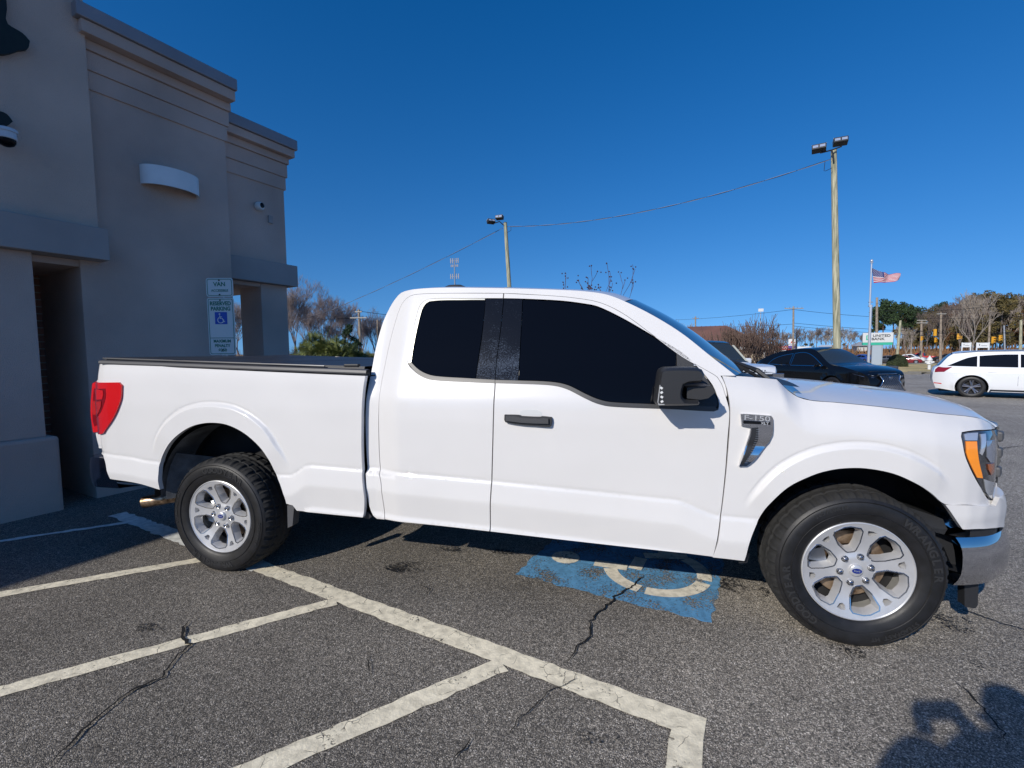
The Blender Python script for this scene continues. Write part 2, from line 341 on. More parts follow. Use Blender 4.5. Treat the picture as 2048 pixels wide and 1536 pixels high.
def paint_mat(name, col, wear=.38, craze=True):
    """road paint worn through to the asphalt and crazed"""
    m = bpy.data.materials.new(name); m.use_nodes = True; N, L = m.node_tree.nodes, m.node_tree.links; b = N['Principled BSDF']
    tc = N.new('ShaderNodeTexCoord'); O = tc.outputs['Object']
    b.inputs['Roughness'].default_value = .75
    n1 = N.new('ShaderNodeTexNoise'); n1.inputs['Scale'].default_value = 75; n1.inputs['Detail'].default_value = 5; n1.inputs['Roughness'].default_value = .65; L.new(O, n1.inputs['Vector'])
    n2 = N.new('ShaderNodeTexNoise'); n2.inputs['Scale'].default_value = 5; n2.inputs['Detail'].default_value = 5; L.new(O, n2.inputs['Vector'])
    a = N.new('ShaderNodeMath'); a.operation = 'ADD'; L.new(n1.outputs['Fac'], a.inputs[0])
    k = N.new('ShaderNodeMath'); k.operation = 'MULTIPLY'; k.inputs[1].default_value = .8; L.new(n2.outputs['Fac'], k.inputs[0]); L.new(k.outputs[0], a.inputs[1])
    mr = N.new('ShaderNodeMapRange'); mr.inputs['From Min'].default_value = .9*wear/.5; mr.inputs['From Max'].default_value = .9*wear/.5+.09; L.new(a.outputs[0], mr.inputs['Value'])
    fac = mr.outputs[0]
    if craze:
        wv = N.new('ShaderNodeVectorMath'); wv.operation = 'SCALE'; wv.inputs['Scale'].default_value = .03
        n3 = N.new('ShaderNodeTexNoise'); n3.inputs['Scale'].default_value = 25; L.new(O, n3.inputs['Vector']); L.new(n3.outputs['Color'], wv.inputs[0])
        ad = N.new('ShaderNodeVectorMath'); L.new(O, ad.inputs[0]); L.new(wv.outputs[0], ad.inputs[1])
        vo = N.new('ShaderNodeTexVoronoi'); vo.feature = 'DISTANCE_TO_EDGE'; vo.inputs['Scale'].default_value = 15; L.new(ad.outputs[0], vo.inputs['Vector'])
        cm = N.new('ShaderNodeMapRange'); cm.inputs['From Min'].default_value = .004; cm.inputs['From Max'].default_value = .024; L.new(vo.outputs['Distance'], cm.inputs['Value'])
        n4 = N.new('ShaderNodeTexNoise'); n4.inputs['Scale'].default_value = 9; L.new(O, n4.inputs['Vector'])
        c4 = N.new('ShaderNodeMapRange'); c4.inputs['From Min'].default_value = .36; c4.inputs['From Max'].default_value = .5; L.new(n4.outputs['Fac'], c4.inputs['Value'])
        mx = N.new('ShaderNodeMath'); mx.operation = 'MAXIMUM'; L.new(cm.outputs[0], mx.inputs[0]); L.new(c4.outputs[0], mx.inputs[1])
        mm = N.new('ShaderNodeMath'); mm.operation = 'MINIMUM'; L.new(mx.outputs[0], mm.inputs[0]); L.new(fac, mm.inputs[1]); fac = mm.outputs[0]
    cr = N.new('ShaderNodeValToRGB'); cr.color_ramp.elements[0].color = (*[c*.72 for c in col], 1); cr.color_ramp.elements[1].color = (*col, 1)
    cr.color_ramp.elements[0].position = .35; cr.color_ramp.elements[1].position = .6
    n5 = N.new('ShaderNodeTexNoise'); n5.inputs['Scale'].default_value = 22; n5.inputs['Detail'].default_value = 6; L.new(O, n5.inputs['Vector']); L.new(n5.outputs['Fac'], cr.inputs[0]); L.new(cr.outputs[0], b.inputs['Base Color'])
    bp = N.new('ShaderNodeBump'); bp.inputs['Strength'].default_value = .6; bp.inputs['Distance'].default_value = .006; L.new(n1.outputs['Fac'], bp.inputs['Height']); L.new(bp.outputs[0], b.inputs['Normal'])
    tr = N.new('ShaderNodeBsdfTransparent'); ms = N.new('ShaderNodeMixShader'); out = N['Material Output']
    L.new(fac, ms.inputs[0]); L.new(tr.outputs[0], ms.inputs[1]); L.new(b.outputs[0], ms.inputs[2]); L.new(ms.outputs[0], out.inputs['Surface']); return m
PAINTW = paint_mat('stripe_paint', (.93, .84, .63), .35)
PAINTWORN = paint_mat('old_stripe_paint', (.80, .80, .74), .33, False)
PAINTB = paint_mat('blue_stall_paint', (.13, .36, .62), .44, False)
PAINTS = paint_mat('stall_symbol_paint', (.95, .88, .72), .38, False)

# ------------------------------------------------------------------ ground sheets
def sheet(name, polys, material, lift=0.0, step=None, label=None):
    """flat sheet from world XY polygons, following the fall of the lot"""
    ext = []
    if step:
        P = [p for q in polys for p in q]; x0 = min(p[0] for p in P); x1 = max(p[0] for p in P); y0 = min(p[1] for p in P); y1 = max(p[1] for p in P)
        ext = [(x, y) for x in np.arange(x0, x1, step) for y in np.arange(y0, y1, step) if any(inpoly(x, y, q) for q in polys)]
    V, Fc = flat(polys, extra=ext)
    mb = MB(); mb.add([(x, y, gz(x, y)+lift) for x, y in V], Fc)
    o = mb.build(name, material, fix=True); o['kind'] = 'structure'
    for p in o.data.polygons:
        if p.normal.z < 0: o.data.flip_normals(); break
    return o
LATD = np.array([0.974, 0.227]); FWD = np.array([-0.227, 0.974]); C2 = np.array([2.57, -3.5])
def lat(a, d):                                       # (sideways, ahead) metres from the viewer's spot -> world XY
    p = C2+LATD*a+FWD*d; return (float(p[0]), float(p[1]))
BR = [6.5+i for i in range(10)]+[44+5*i for i in range(11)]
def dsheet(name, a0, a1, d0, d1, material, lift, na=12, zf=None, wob=0.0, seed=1):
    rnd = random.Random(seed)
    ds = sorted(set([d0]+[b for b in BR if d0 < b < d1]+[d1]+[d for d in (30, 60, 100, 110, 120, 130, 150, 180, 250, 400) if d0 < d < d1]))
    rows = []
    for d in ds:
        row = []
        for i in range(na+1):
            a = a0+(a1-a0)*i/na; dd = d
            if wob and d in (d0, d1): dd = d+rnd.uniform(-wob, wob)
            x, y = lat(a, dd); row.append((x, y, gz(x, y)+lift+(zf(a, dd) if zf else 0)))
        rows.append(row)
    mb = MB(); mb.grid(rows); o = mb.build(name, material, fix=False); o['kind'] = 'structure'
    if o.data.polygons[0].normal.z < 0: o.data.flip_normals()
    return o
DIRT = mat('dry_ground', (.20, .16, .09), .95, var=(.6, .35, (.15, .12, .07)), bump=(4, 1, .05))
DRYG = mat('dormant_grass', (.62, .45, .20), .95, var=(.5, .25, (.40, .34, .14)), bump=(14, 1, .05))
DRYG2 = mat('winter_field_grass', (.30, .21, .10), .95, var=(.22, .3, (.24, .13, .06)), bump=(6, 1, .08))
KERB = mat('concrete_kerb', (.17, .16, .14), .9, var=(3, .15))
dsheet('ground', -1400, 1400, -300, 1900, DIRT, -.06, 10)
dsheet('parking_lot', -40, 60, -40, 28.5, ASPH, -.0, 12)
dsheet('grass_verge', 7, 60, 29.0, 45, DRYG, .08, 40, wob=.5)
dsheet('road', -120, 160, 45.5, 92, ROADM, -.03, 12)
def bank(a, d): t = min(max((d-94)/60, 0), 1); return 2.3*t*t*(3-2*t)
dsheet('grass_field', -150, 260, 93, 420, DRYG2, .02, 30, zf=bank, wob=.8, seed=4)
k = MB()
for a in np.arange(7, 60, 3.0):
    x, y = lat(a+1.5, 28.85); k.box((x, y, gz(x, y)+.03), (2.99, .16, .2), rz=-0.229)
o = k.build('kerb', KERB, bevel=.02); o['kind'] = 'structure'

# painted markings: the stall end line, the hatching and the blue symbol square
def gp(*uv): return [tuple(ground(u, v)[:2]) for u, v in uv]
def strip(a, b, w, wob=.006, seed=0):
    """ragged-edged straight stripe between ground points"""
    rnd = random.Random(seed+int(a[0]*1000)); a = np.array(a[:2]); b = np.array(b[:2]); t = b-a; L = np.linalg.norm(t); t /= L; n = np.array([-t[1], t[0]])
    k = max(2, int(L/.05)); l1 = []; l2 = []
    for i in range(k+1):
        p = a+t*L*i/k; l1.append(tuple(p+n*(w/2+rnd.uniform(-wob, wob)))); l2.append(tuple(p-n*(w/2+rnd.uniform(-wob, wob))))
    return l1+l2[::-1]
A0, A1 = ground(545, 1143)[:2], ground(1376, 1449)[:2]
t = (A1-A0)/np.linalg.norm(A1-A0); nrm = np.array([-t[1], t[0]])
if nrm[1] < 0: nrm = -nrm
W_L = .118
main_end = A1+t*.0
H = [(ground(0, 1384), ground(672, 1203)), (ground(0, 1190), ground(420, 1117)), (ground(500, 1545), ground(1005, 1330))]
polys = [strip(A0-t*.12, A1+t*.06, W_L, seed=3)]
for i, (a, b) in enumerate(H):
    d = (b-a)[:2]/np.linalg.norm((b-a)[:2]); polys.append(strip(a[:2]-d*(1.2 if i < 2 else .8), b[:2], .088 if i != 2 else .098, seed=i))
e0 = ground(1376, 1449)[:2]; e1 = ground(1368, 1536)[:2]; d = (e1-e0)/np.linalg.norm(e1-e0)
polys.append(strip(e0, e0+d*1.2, W_L, seed=9))
sheet('stall_lines', polys, PAINTW, .004)
wp = [strip(A0-t*2.3, A0-t*.121, .13, wob=.012, seed=5)]
a, b = ground(0, 1083), ground(292, 1040); d = (b-a)[:2]/np.linalg.norm((b-a)[:2]); wp.append(strip(a[:2]-d*1.0, b[:2], .06, wob=.012, seed=6))
sheet('worn_stall_lines', wp, PAINTWORN, .004)
# blue square
B0, B1 = ground(1030, 1150)[:2], ground(1424, 1247)[:2]
bt = (B1-B0)/np.linalg.norm(B1-B0); bn = np.array([-bt[1], bt[0]]); BL = np.linalg.norm(B1-B0)
rnd = random.Random(5)
def bq(a, b): return tuple(B0+bt*a+bn*b)
ring = [bq(BL*i/24, rnd.uniform(-.012, .012)) for i in range(25)]+[bq(BL+rnd.uniform(-.012, .012), BL*i/24) for i in range(1, 25)]+[bq(BL*(1-i/24), BL) for i in range(1, 25)]+[bq(rnd.uniform(-.012, .012), BL*(1-i/24)) for i in range(1, 24)]
sheet('blue_stall_square', [ring], PAINTB, .003)
def ribbon(pts, w):
    P = [np.array(p, float) for p in pts]; l = []; r = []
    for i in range(len(P)):
        t_ = P[min(i+1, len(P)-1)]-P[max(i-1, 0)]; t_ /= np.linalg.norm(t_); n_ = np.array([-t_[1], t_[0]]); l.append(tuple(P[i]+n_*w/2)); r.append(tuple(P[i]-n_*w/2))
    return l+r[::-1]
def wheelchair(fr, s):
    """accessible symbol polygons in local coordinates, height about s; fr maps (x, y) to the plane"""
    q = [ribbon([(.02+.30*cos(a), -.18+.30*sin(a)) for a in np.linspace(radians(120), radians(372), 26)], .085)]
    q.append(ribbon([(-.06, .30), (-.03, -.02), (.20, -.02), (.33, -.36), (.44, -.33)], .09))
    q.append(ribbon([(-.04, .14), (.17, .14)], .075))
    q.append([(-.07+.085*cos(a), .43+.085*sin(a)) for a in np.linspace(0, 2*pi, 14)[:-1]])
    return [[fr(x*s, y*s) for x, y in p] for p in q]
cs = np.array(ground(1312, 1142)[:2]); ks = .98
def sym(x, y): return tuple(cs-bt*(y+.18*ks)+bn*(x-.02*ks))
def arcseg(a0, a1): return ribbon([((.02+.30*cos(a))*ks, (-.18+.30*sin(a))*ks) for a in np.linspace(radians(a0), radians(a1), 14)], .088)
sp = [arcseg(112, 172), arcseg(179, 262), arcseg(269, 330), arcseg(335, 368), ribbon([(-.06*ks, .22*ks), (-.03*ks, -.0*ks)], .09), ribbon([(-.03*ks, -.05*ks), (.16*ks, -.05*ks)], .085), ribbon([(.21*ks, -.06*ks), (.33*ks, -.34*ks)], .085), [((-.07+.10*cos(a))*ks, (.43+.10*sin(a))*ks) for a in np.linspace(0, 2*pi, 16)[:-1]]]
sheet('stall_symbol', [[sym(x, y) for x, y in p] for p in sp], PAINTS, .007)

# cracks
CRACK = mat('crack_shadow', (.006, .006, .006), 1.0)
def crack(uvs, w, seed, jit=.012):
    rnd = random.Random(seed); P = [ground(u, v)[:2] for u, v in uvs]; out = []
    for i in range(len(P)-1):
        L = np.linalg.norm(P[i+1]-P[i]); k = max(1, int(L/.022))
        for j in range(k): out.append(P[i]+(P[i+1]-P[i])*j/k+np.array([rnd.gauss(0, jit*.55), rnd.gauss(0, jit*.55)]))
    out.append(P[-1]); l = []; r = []; ww = w
    for i, p in enumerate(out):
        t_ = out[min(i+1, len(out)-1)]-out[max(i-1, 0)]; t_ = t_/(np.linalg.norm(t_)+1e-9); n_ = np.array([-t_[1], t_[0]])
        ww = min(max(ww+rnd.gauss(0, w*.22), w*.5), w*1.5); e = min(1, i/4, (len(out)-1-i)/4)
        l.append(p+n_*ww/2*e); r.append(p-n_*ww/2*e)
    return [[tuple(l[i]), tuple(l[i+1]), tuple(r[i+1]), tuple(r[i])] for i in range(len(out)-1)]
cmb = MB()
for uvs, w, sd in [([(95, 1540), (190, 1440), (262, 1385), (322, 1358), (350, 1320), (380, 1292), (362, 1272), (378, 1243)], .0125, 1),
                   ([(262, 1385), (300, 1362)], .005, 12),
                   ([(1290, 1150), (1262, 1178), (1232, 1196), (1182, 1245), (1178, 1280), (1152, 1300), (1132, 1335)], .0055, 2),
                   ([(1160, 1345), (1140, 1368), (1105, 1382), (1062, 1420), (1030, 1455), (1000, 1490)], .0055, 3),
                   ([(950, 1475), (915, 1510), (900, 1540)], .006, 4), ([(1900, 1358), (1960, 1412), (2005, 1470), (2010, 1500)], .006, 5),
                   ([(1660, 1290), (1690, 1300), (1715, 1335)], .006, 6), ([(1905, 1215), (1975, 1240), (2048, 1262), (2110, 1275)], .012, 7),
                   ([(40, 1262), (75, 1247)], .004, 8), ([(1880, 1330), (1920, 1352)], .004, 9), ([(740, 1298), (735, 1330), (742, 1360)], .0035, 10),
                   ([(830, 1170), (860, 1180), (845, 1200)], .004, 11), ([(1960, 985), (2048, 1000)], .008, 14), ([(1945, 905), (2048, 892)], .012, 15)]:
    for q in crack(uvs, w*1.15, sd, .009): cmb.add([(x, y, .010+gz(x, y)) for x, y in q], [(0, 1, 2, 3)])
o = cmb.build('pavement_cracks', CRACK, fix=False); o['kind'] = 'structure'

STAIN = paint_mat('damp_stain', (.018, .017, .017), .52, False)
def blob(c, rx, ry, sd, n=26):
    r_ = random.Random(sd); ph = [r_.uniform(0, 6) for _ in range(4)]
    return [(c[0]+rx*cos(a)*(1+.18*sin(2*a+ph[0])+.12*sin(3*a+ph[1])+.08*sin(5*a+ph[2])), c[1]+ry*sin(a)*(1+.18*sin(2*a+ph[0])+.12*sin(3*a+ph[1]))) for a in np.linspace(0, 2*pi, n+1)[:-1]]
sheet('oil_stains', [blob(ground(u, v)[:2], rx, ry, i) for i, (u, v, rx, ry) in enumerate([(1490, 1172, .16, .12), (1893, 1246, .13, .10), (820, 1135, .20, .08), (905, 1100, .12, .05), (1010, 1105, .10, .05), (640, 1430, .07, .05), (1690, 1300, .10, .06), (300, 1260, .09, .05), (1200, 1480, .08, .04), (1935, 1330, .10, .05)])], STAIN, .0055)

# ------------------------------------------------------------------ bank building
PSI = .276
G1 = np.array([sin(PSI), cos(PSI)]); GN = np.array([cos(PSI), -sin(PSI)])
RZB = atan2(G1[1], G1[0])
bld = empty('bank_building', (0, 0, 0), 'taupe stucco bank building with stepped cornice and grey bands at left edge', 'building')
def BP(s, off, z): return (G1[0]*s+GN[0]*off, G1[1]*s+GN[1]*off, z)
def bspan(mb, s0, s1, o0, o1, z0, z1):
    c = BP((s0+s1)/2, (o0+o1)/2, (z0+z1)/2); mb.box(c, (abs(s1-s0), abs(o1-o0), abs(z1-z0)), rz=RZB)
def bpart(name, m, boxes, bevel=.006):
    mb = MB()
    for b in boxes: bspan(mb, *b)
    return mb.build(name, m, bld, bevel=bevel)
OB = -2.49
# tower at left, over the entrance recess
bpart('tower_wall', STUCCOA, [(-4.6, -.51, OB-2.5, OB+.10, 2.68, 6.6)])
bpart('band_course', BAND, [(-4.7, -.468, OB-2.6, OB+.19, 2.375, 2.679)])
bpart('entrance_pier', STUCCO, [(-3.2, -1.0, OB-.55, OB+.08, .70, 2.374)])
bpart('plinth', STUCCO, [(-3.3, -.93, OB-.62, OB+.15, -.05, .70)], .03)
bpart('recess_wall', BRICK, [(-3.9, -.12, OB-1.25, OB-1.05, -.05, 2.373)], 0)
bpart('recess_ceiling', STUCCO, [(-3.9, -.12, OB-1.04, OB-.02, 2.31, 2.372)], 0)
bpart('side_wall', STUCCO, [(-24, -4.601, OB-2.4, OB+.02, -.05, 4.5)])
bpart('roof_coping', FLASH, [(-24, -4.71, OB-2.5, OB+.20, 4.502, 4.75)], .008)
# main wall, its cornice stepping out course by course
bpart('main_wall', STUCCO, [(-.64, .835, OB-1.04, OB, -.05, 4.7)])
bpart('cornice', STUCCO, [(-.509, .855, OB-1.5, OB+.018, 4.045, 4.222), (-.509, .875, OB-1.5, OB+.034, 4.224, 4.402), (-.509, .89, OB-1.5, OB+.06, 4.404, 4.497), (-.56, .885, OB-1.5, OB+.17, 4.499, 4.615)], .005)
bpart('roof_coping', FLASH, [(-.60, .90, OB-1.6, OB+.20, 4.617, 4.75)], .008)
# rear portico on its own setback
OC = -2.76
bpart('portico_wall', STUCCO, [(.836, 1.80, OC-1.6, OC, 2.72, 4.45)])
bpart('cornice', STUCCO, [(.856, 1.825, OC-1.62, OC+.018, 3.79, 3.965), (.876, 1.845, OC-1.64, OC+.034, 3.967, 4.15), (.892, 1.86, OC-1.65, OC+.06, 4.152, 4.243), (.887, 1.90, OC-1.72, OC+.14, 4.245, 4.35)], .005)
bpart('roof_coping', FLASH, [(.902, 1.93, OC-1.75, OC+.17, 4.352, 4.49)], .008)
bpart('band_course', BAND, [(.837, 1.90, OC-1.72, OC+.10, 2.42, 2.719)])
bpart('portico_pier', STUCCO, [(1.39, 1.79, OC-.50, OC-.01, -.05, 2.419)])
bpart('portico_ceiling', STUCCO, [(.837, 1.78, OC-1.7, OC-.02, 2.37, 2.418)], 0)
# fixtures on the wall
def wallpoint(u, v, off):
    n = np.array([GN[0], GN[1], 0]); d = ray(u, v); return CAM+d*((off-CAM@n)/(d@n))
sc = MB(); p = wallpoint(337, 350, OB); s_c = .195; z0, z1, R_ = 3.262, 3.462, .285
prof = []
def sconce_ring(R, z, dep): return [BP(s_c-cos(a)*R, OB+.003+sin(a)*dep, z) for a in np.linspace(0, pi, 25)]
wall_l = empty('wall_sconce', BP(s_c, OB, z0), 'white half-round wall light on the taupe wall under the cornice', 'wall light')
base = np.array(BP(s_c, OB, z0))
def rel(pts, b=None): b = base if b is None else b; return [tuple(np.array(q)-b) for q in pts]
sc.grid([rel(sconce_ring(R_, z0, .20)), rel(sconce_ring(R_, z1, .20))])
top = rel(sconce_ring(R_, z1, .20)); sc.add(top, [tuple(range(25))])
sc.grid([rel(sconce_ring(R_, z0, .20)), rel(sconce_ring(R_-.02, z0, .18))]); sc.grid([rel(sconce_ring(R_-.02, z0, .18)), rel(sconce_ring(R_-.02, z1-.01, .18))])
sc.build('shade', WHITES, wall_l, smooth=40)
s2 = MB(); s2.add(rel(sconce_ring(R_-.025, z0+.05, .175)), [tuple(range(25))]); s2.build('diffuser', mat('lamp_glass', (.35, .36, .36), .2), wall_l)
p = wallpoint(515, 413, OC); cam1 = empty('security_camera', p, 'small round white security camera on rear portico wall', 'security camera')
c_ = MB(); c_.lathe([(0, .0), (.055, .0), (.06, .03), (.055, .06), (.045, .075), (0, .078)], 24, axis='Y'); oo = c_.build('housing', WHITES, cam1, smooth=40)
oo.rotation_euler = (0, 0, RZB+pi+.25)
c_ = MB(); c_.lathe([(0, .079), (.036, .074), (.034, .085), (.0, .096)], 20, axis='Y'); l_ = c_.build('lens', GLASS, cam1, smooth=60); l_.rotation_euler = (0.12, 0, RZB+pi+.25)
p = wallpoint(541, 439, OC+.012); jb = MB(); jb.box((0, 0, 0), (.065, .025, .105), rz=RZB); o = jb.build('junction_box', BAND, bevel=.004); o.location = p
tag(o, 'small flat grey junction box beside the round security camera', 'junction box')
p = wallpoint(12, 270, OB+.24)
dc = empty('dome_camera', (p[0], p[1], p[2]), 'silver dome camera hanging at the left edge of the tower wall', 'security camera')
c_ = MB(); c_.lathe([(0, .05), (.07, .05), (.075, .04), (.075, .022), (.066, .02), (.066, -.03), (.06, -.035)], 28); c_.build('housing', mat('camera_grey', (.55, .58, .62), .35), dc, smooth=40)
c_ = MB(); c_.lathe([(.06, -.035), (.058, -.06), (.045, -.082), (.02, -.095), (0, -.098)], 24); c_.build('dome', GLASS, dc, smooth=60)
c_ = MB(); q = np.array(BP(0, OB+.10, 0)); c_.tube([(0, 0, .05), (-.02, 0, .075), tuple(-np.array([GN[0], GN[1], 0])*.14+np.array([0, 0, .08]))], .014, 8); c_.build('bracket', PLASTIC, dc, smooth=50)
# remains of a dark leaf-shaped emblem and its script on the tower wall, cut by the frame
EMB = mat('dark_green_letter', (.004, .008, .006), .6, var=(20, .5))
def wallshape(name, uvs, off, h, m, label, step=.02):
    P = [wallpoint(u, v, off) for u, v in uvs]; sz = [(float(q[0]*G1[0]+q[1]*G1[1]), float(q[2])) for q in P]
    sz = [tuple(q) for q in smooth_poly(sz, True, step, 60)]
    mb = MB(); mb.prism(sz, lambda a, b, dd: BP(a, off+dd, b), -h); o = mb.build(name, m, bevel=.006)
    return tag(o, label, 'wall sign')
wallshape('sign_emblem', [(-70, -60), (8, -40), (14, 15), (12, 38), (16, 48), (45, 66), (60, 82), (55, 98), (40, 100), (22, 106), (2, 108), (-60, 95)], OB+.16, .05, EMB, 'dark green leaf-like sign emblem cut by the top left corner')
wallshape('sign_letter', [(-60, 205), (0, 222), (14, 228), (26, 243), (12, 252), (-6, 247), (-60, 240)], OB+.17, .045, EMB, 'dark looping sign letter just above the silver dome camera')

# accessible-parking signs on their post
sg_p = at(443, 640, 5.05); fx = np.array([0.93, -0.368, 0]); fx /= np.linalg.norm(fx)      # sign's right, facing the lot
fx = np.array([cos(.26), sin(.26), 0]); fn = np.array([fx[1], -fx[0], 0])
ps = empty('parking_sign', (sg_p[0], sg_p[1], 0), 'white and green reserved parking sign pair on a post behind the truck bed', 'sign')
SIGNW = mat('sign_white', (.70, .73, .70), .45); SIGNG = mat('sign_green', (.02, .20, .13), .5); SIGNB = mat('sign_blue', (.02, .09, .48), .5); GALV = mat('galvanised_steel', (.42, .43, .44), .45, metal=.7)
mb = MB(); mb.box((0, 0, 1.1), (.045, .03, 2.3), rz=.26); o = mb.build('post', GALV, ps); mb = None
o.location = tuple(-fn*.03)
def rrect(w, h, r, n=5):
    out = []
    for cx, cy, a0 in ((w/2-r, h/2-r, 0), (-w/2+r, h/2-r, pi/2), (-w/2+r, -h/2+r, pi), (w/2-r, -h/2+r, 1.5*pi)):
        out += [(cx+r*cos(a0+pi/2*i/n), cy+r*sin(a0+pi/2*i/n)) for i in range(n+1)]
    return out
def sf(zc, off=0.0, xo=0.0): return lambda a, b, dd: tuple(np.array([0, 0, zc])+fx*(a+xo)+fn*(off+dd)+np.array([0, 0, b]))
zt = at(443, 557, 5.05)[2]; zb = at(446, 710, 5.05)[2]
SW = .285; h1 = .20; h2 = (zt-zb)-h1-.012
for nm, zc, hh in (('van_plate', zt-h1/2, h1), ('reserved_plate', zb+h2/2, h2)):
    mb = MB(); mb.prism(rrect(SW, hh, .025), sf(zc), .004); pl = mb.build(nm, SIGNW, ps)
    b_ = MB(); f_ = sf(zc, .0065); V, Fc = flat([rrect(SW-.022, hh-.022, .02)], [rrect(SW-.034, hh-.034, .015)]); b_.add([f_(x, y, 0) for x, y in V], Fc)
    tx = MB()
    if nm == 'van_plate':
        text_on(tx, 'VAN', .062, f_(0, .032, 0), fx, (0, 0, 1), bold=.0018); tx.build('lettering', SIGNG, pl); tx = MB(); text_on(tx, 'ACCESSIBLE', .034, f_(0, -.035, 0), fx, (0, 0, 1), bold=.0008); tx.build('lettering', SIGNG, pl)
    else:
        y0 = hh/2
        text_on(tx, 'RESERVED', .058, f_(0, y0-.062, 0), fx, (0, 0, 1), bold=.0022, sx=.86); tx.build('lettering', SIGNG, pl); tx = MB(); text_on(tx, 'PARKING', .058, f_(0, y0-.118, 0), fx, (0, 0, 1), bold=.0022, sx=.86)
        tx.build('lettering', SIGNG, pl); tx = MB(); text_on(tx, 'MAXIMUM', .044, f_(0, -y0+.150, 0), fx, (0, 0, 1), bold=.0014, sx=.9); tx.build('lettering', SIGNG, pl); tx = MB(); text_on(tx, 'PENALTY', .044, f_(0, -y0+.100, 0), fx, (0, 0, 1), bold=.0014, sx=.9); tx.build('lettering', SIGNG, pl); tx = MB(); text_on(tx, '$250', .044, f_(0, -y0+.052, 0), fx, (0, 0, 1), bold=.0014); tx.build('lettering', SIGNG, pl)
        V, Fc = flat([[(-SW/2+.017, -y0+.183), (SW/2-.017, -y0+.183), (SW/2-.017, -y0+.188), (-SW/2+.017, -y0+.188)]]); b_.add([f_(x, y, 0) for x, y in V], Fc)
        bq_ = MB(); cy_ = y0-.218; f2 = sf(zc+cy_, .0060); V, Fc = flat([[(-.065, -.065), (.065, -.065), (.065, .065), (-.065, .065)]]); bq_.add([f2(x, y, 0) for x, y in V], Fc); bq_.build('blue_square', SIGNB, pl)
        sy = MB(); f3 = sf(zc+cy_, .0078); V, Fc = flat(wheelchair(lambda x, y: (x-.006, y-.002), .105)); sy.add([f3(x, y, 0) for x, y in V], Fc); sy.build('wheelchair_symbol', SIGNW, pl)
    b_.build('border', SIGNG, pl)
    bo = MB()
    for yy in (hh/2-.022, -hh/2+.018): bo.lathe([(0, .004), (.006, .003), (.007, 0)], 8, org=(0, 0, 0))
    for yy in ((hh/2-.026), (-hh/2+.022) if nm == 'van_plate' else (-hh/2+.055)): bb = MB(); bb.box(f_(0, yy, .004), (.012, .006, .012), rz=.26); bb.build('bolt', DARK, pl)

# ------------------------------------------------------------------ the pickup truck (origin below the rear axle, nose towards +X, near side at -Y)
def Z4(*p): return [(700+a/2.56, 540+b/2.56) for a, b in p]
def Z5(*p): return [(1380+a/3.066, 640+b/3.066) for a, b in p]
def Z6(*p): return [(1400+a/3.16, 900+b/3.16) for a, b in p]
def Z7(*p): return [(160+a/3.4133, 700+b/3.4133) for a, b in p]
truck = empty('pickup_truck', (0, 0, 0), 'white extended-cab pickup truck with black bed cover and silver wheels, parked across the stall lines', 'pickup truck')

_g = np.arange(.2, 2.1, .005)
def table(pts, sg=.014):
    xs = [p[0] for p in pts]; ys = [p[1] for p in pts]; y = np.interp(_g, xs, ys)
    k = np.arange(-12, 13)*.005; k = np.exp(-k*k/(2*sg*sg)); k /= k.sum()
    return np.convolve(np.pad(y, 12, mode='edge'), k, mode='valid')
T_CAB = table([(.2, .97), (.6, .982), (.85, .993), (1.05, .997), (1.15, .993), (1.19, .986), (1.285, .952), (1.35, .925), (1.85, .735), (2.1, .64)])
T_BED = table([(.2, .97), (.6, .982), (.9, .994), (1.1, .996), (1.27, .985), (1.335, .975), (1.38, .962), (1.45, .95), (2.1, .95)])
_gt = np.arange(-.45, .12, .0025)
_lt = np.interp(_gt, [-.45, -.40, -.345, -.31, -.290, -.268, -.245, -.135, -.115, -.012, -.002, .004, .018, .12], [-.11, -.06, -.012, .008, .012, .003, .006, .021, .022, .006, -.001, -.003, 0, 0])
_k = np.arange(-3, 4); _k = np.exp(-_k*_k/4.0); _k /= _k.sum(); _lt = np.convolve(np.pad(_lt, 3, mode='edge'), _k, mode='valid')
def P3(uv, y): return on_y(uv[0], uv[1], y)
def xz(uvs, y=-.985): return [(float(P3(q, y)[0]), float(P3(q, y)[2])) for q in uvs]
CREASE = sorted(xz(Z7((60, 700), (160, 710), (360, 735), (440, 755), (540, 768)))+xz(Z7((1355, 855), (1440, 858), (1475, 840), (1540, 795), (1580, 788), (1930, 818)))
                + xz(Z4((110, 1022), (155, 1030), (725, 1082), (1300, 1143), (1640, 1178), (1690, 1184), (1740, 1205), (1815, 1240), (1870, 1260), (1900, 1264)))+xz(Z5((200, 1208), (425, 1228))))
_cx = [c[0] for c in CREASE]; _cz = [c[1] for c in CREASE]
def zcr(x): return float(np.interp(x, _cx, _cz)) if x < 4.0 else _cz[-1]-.16*0
def ss(t): t = min(max(t, 0), 1); return t*t*(3-2*t)
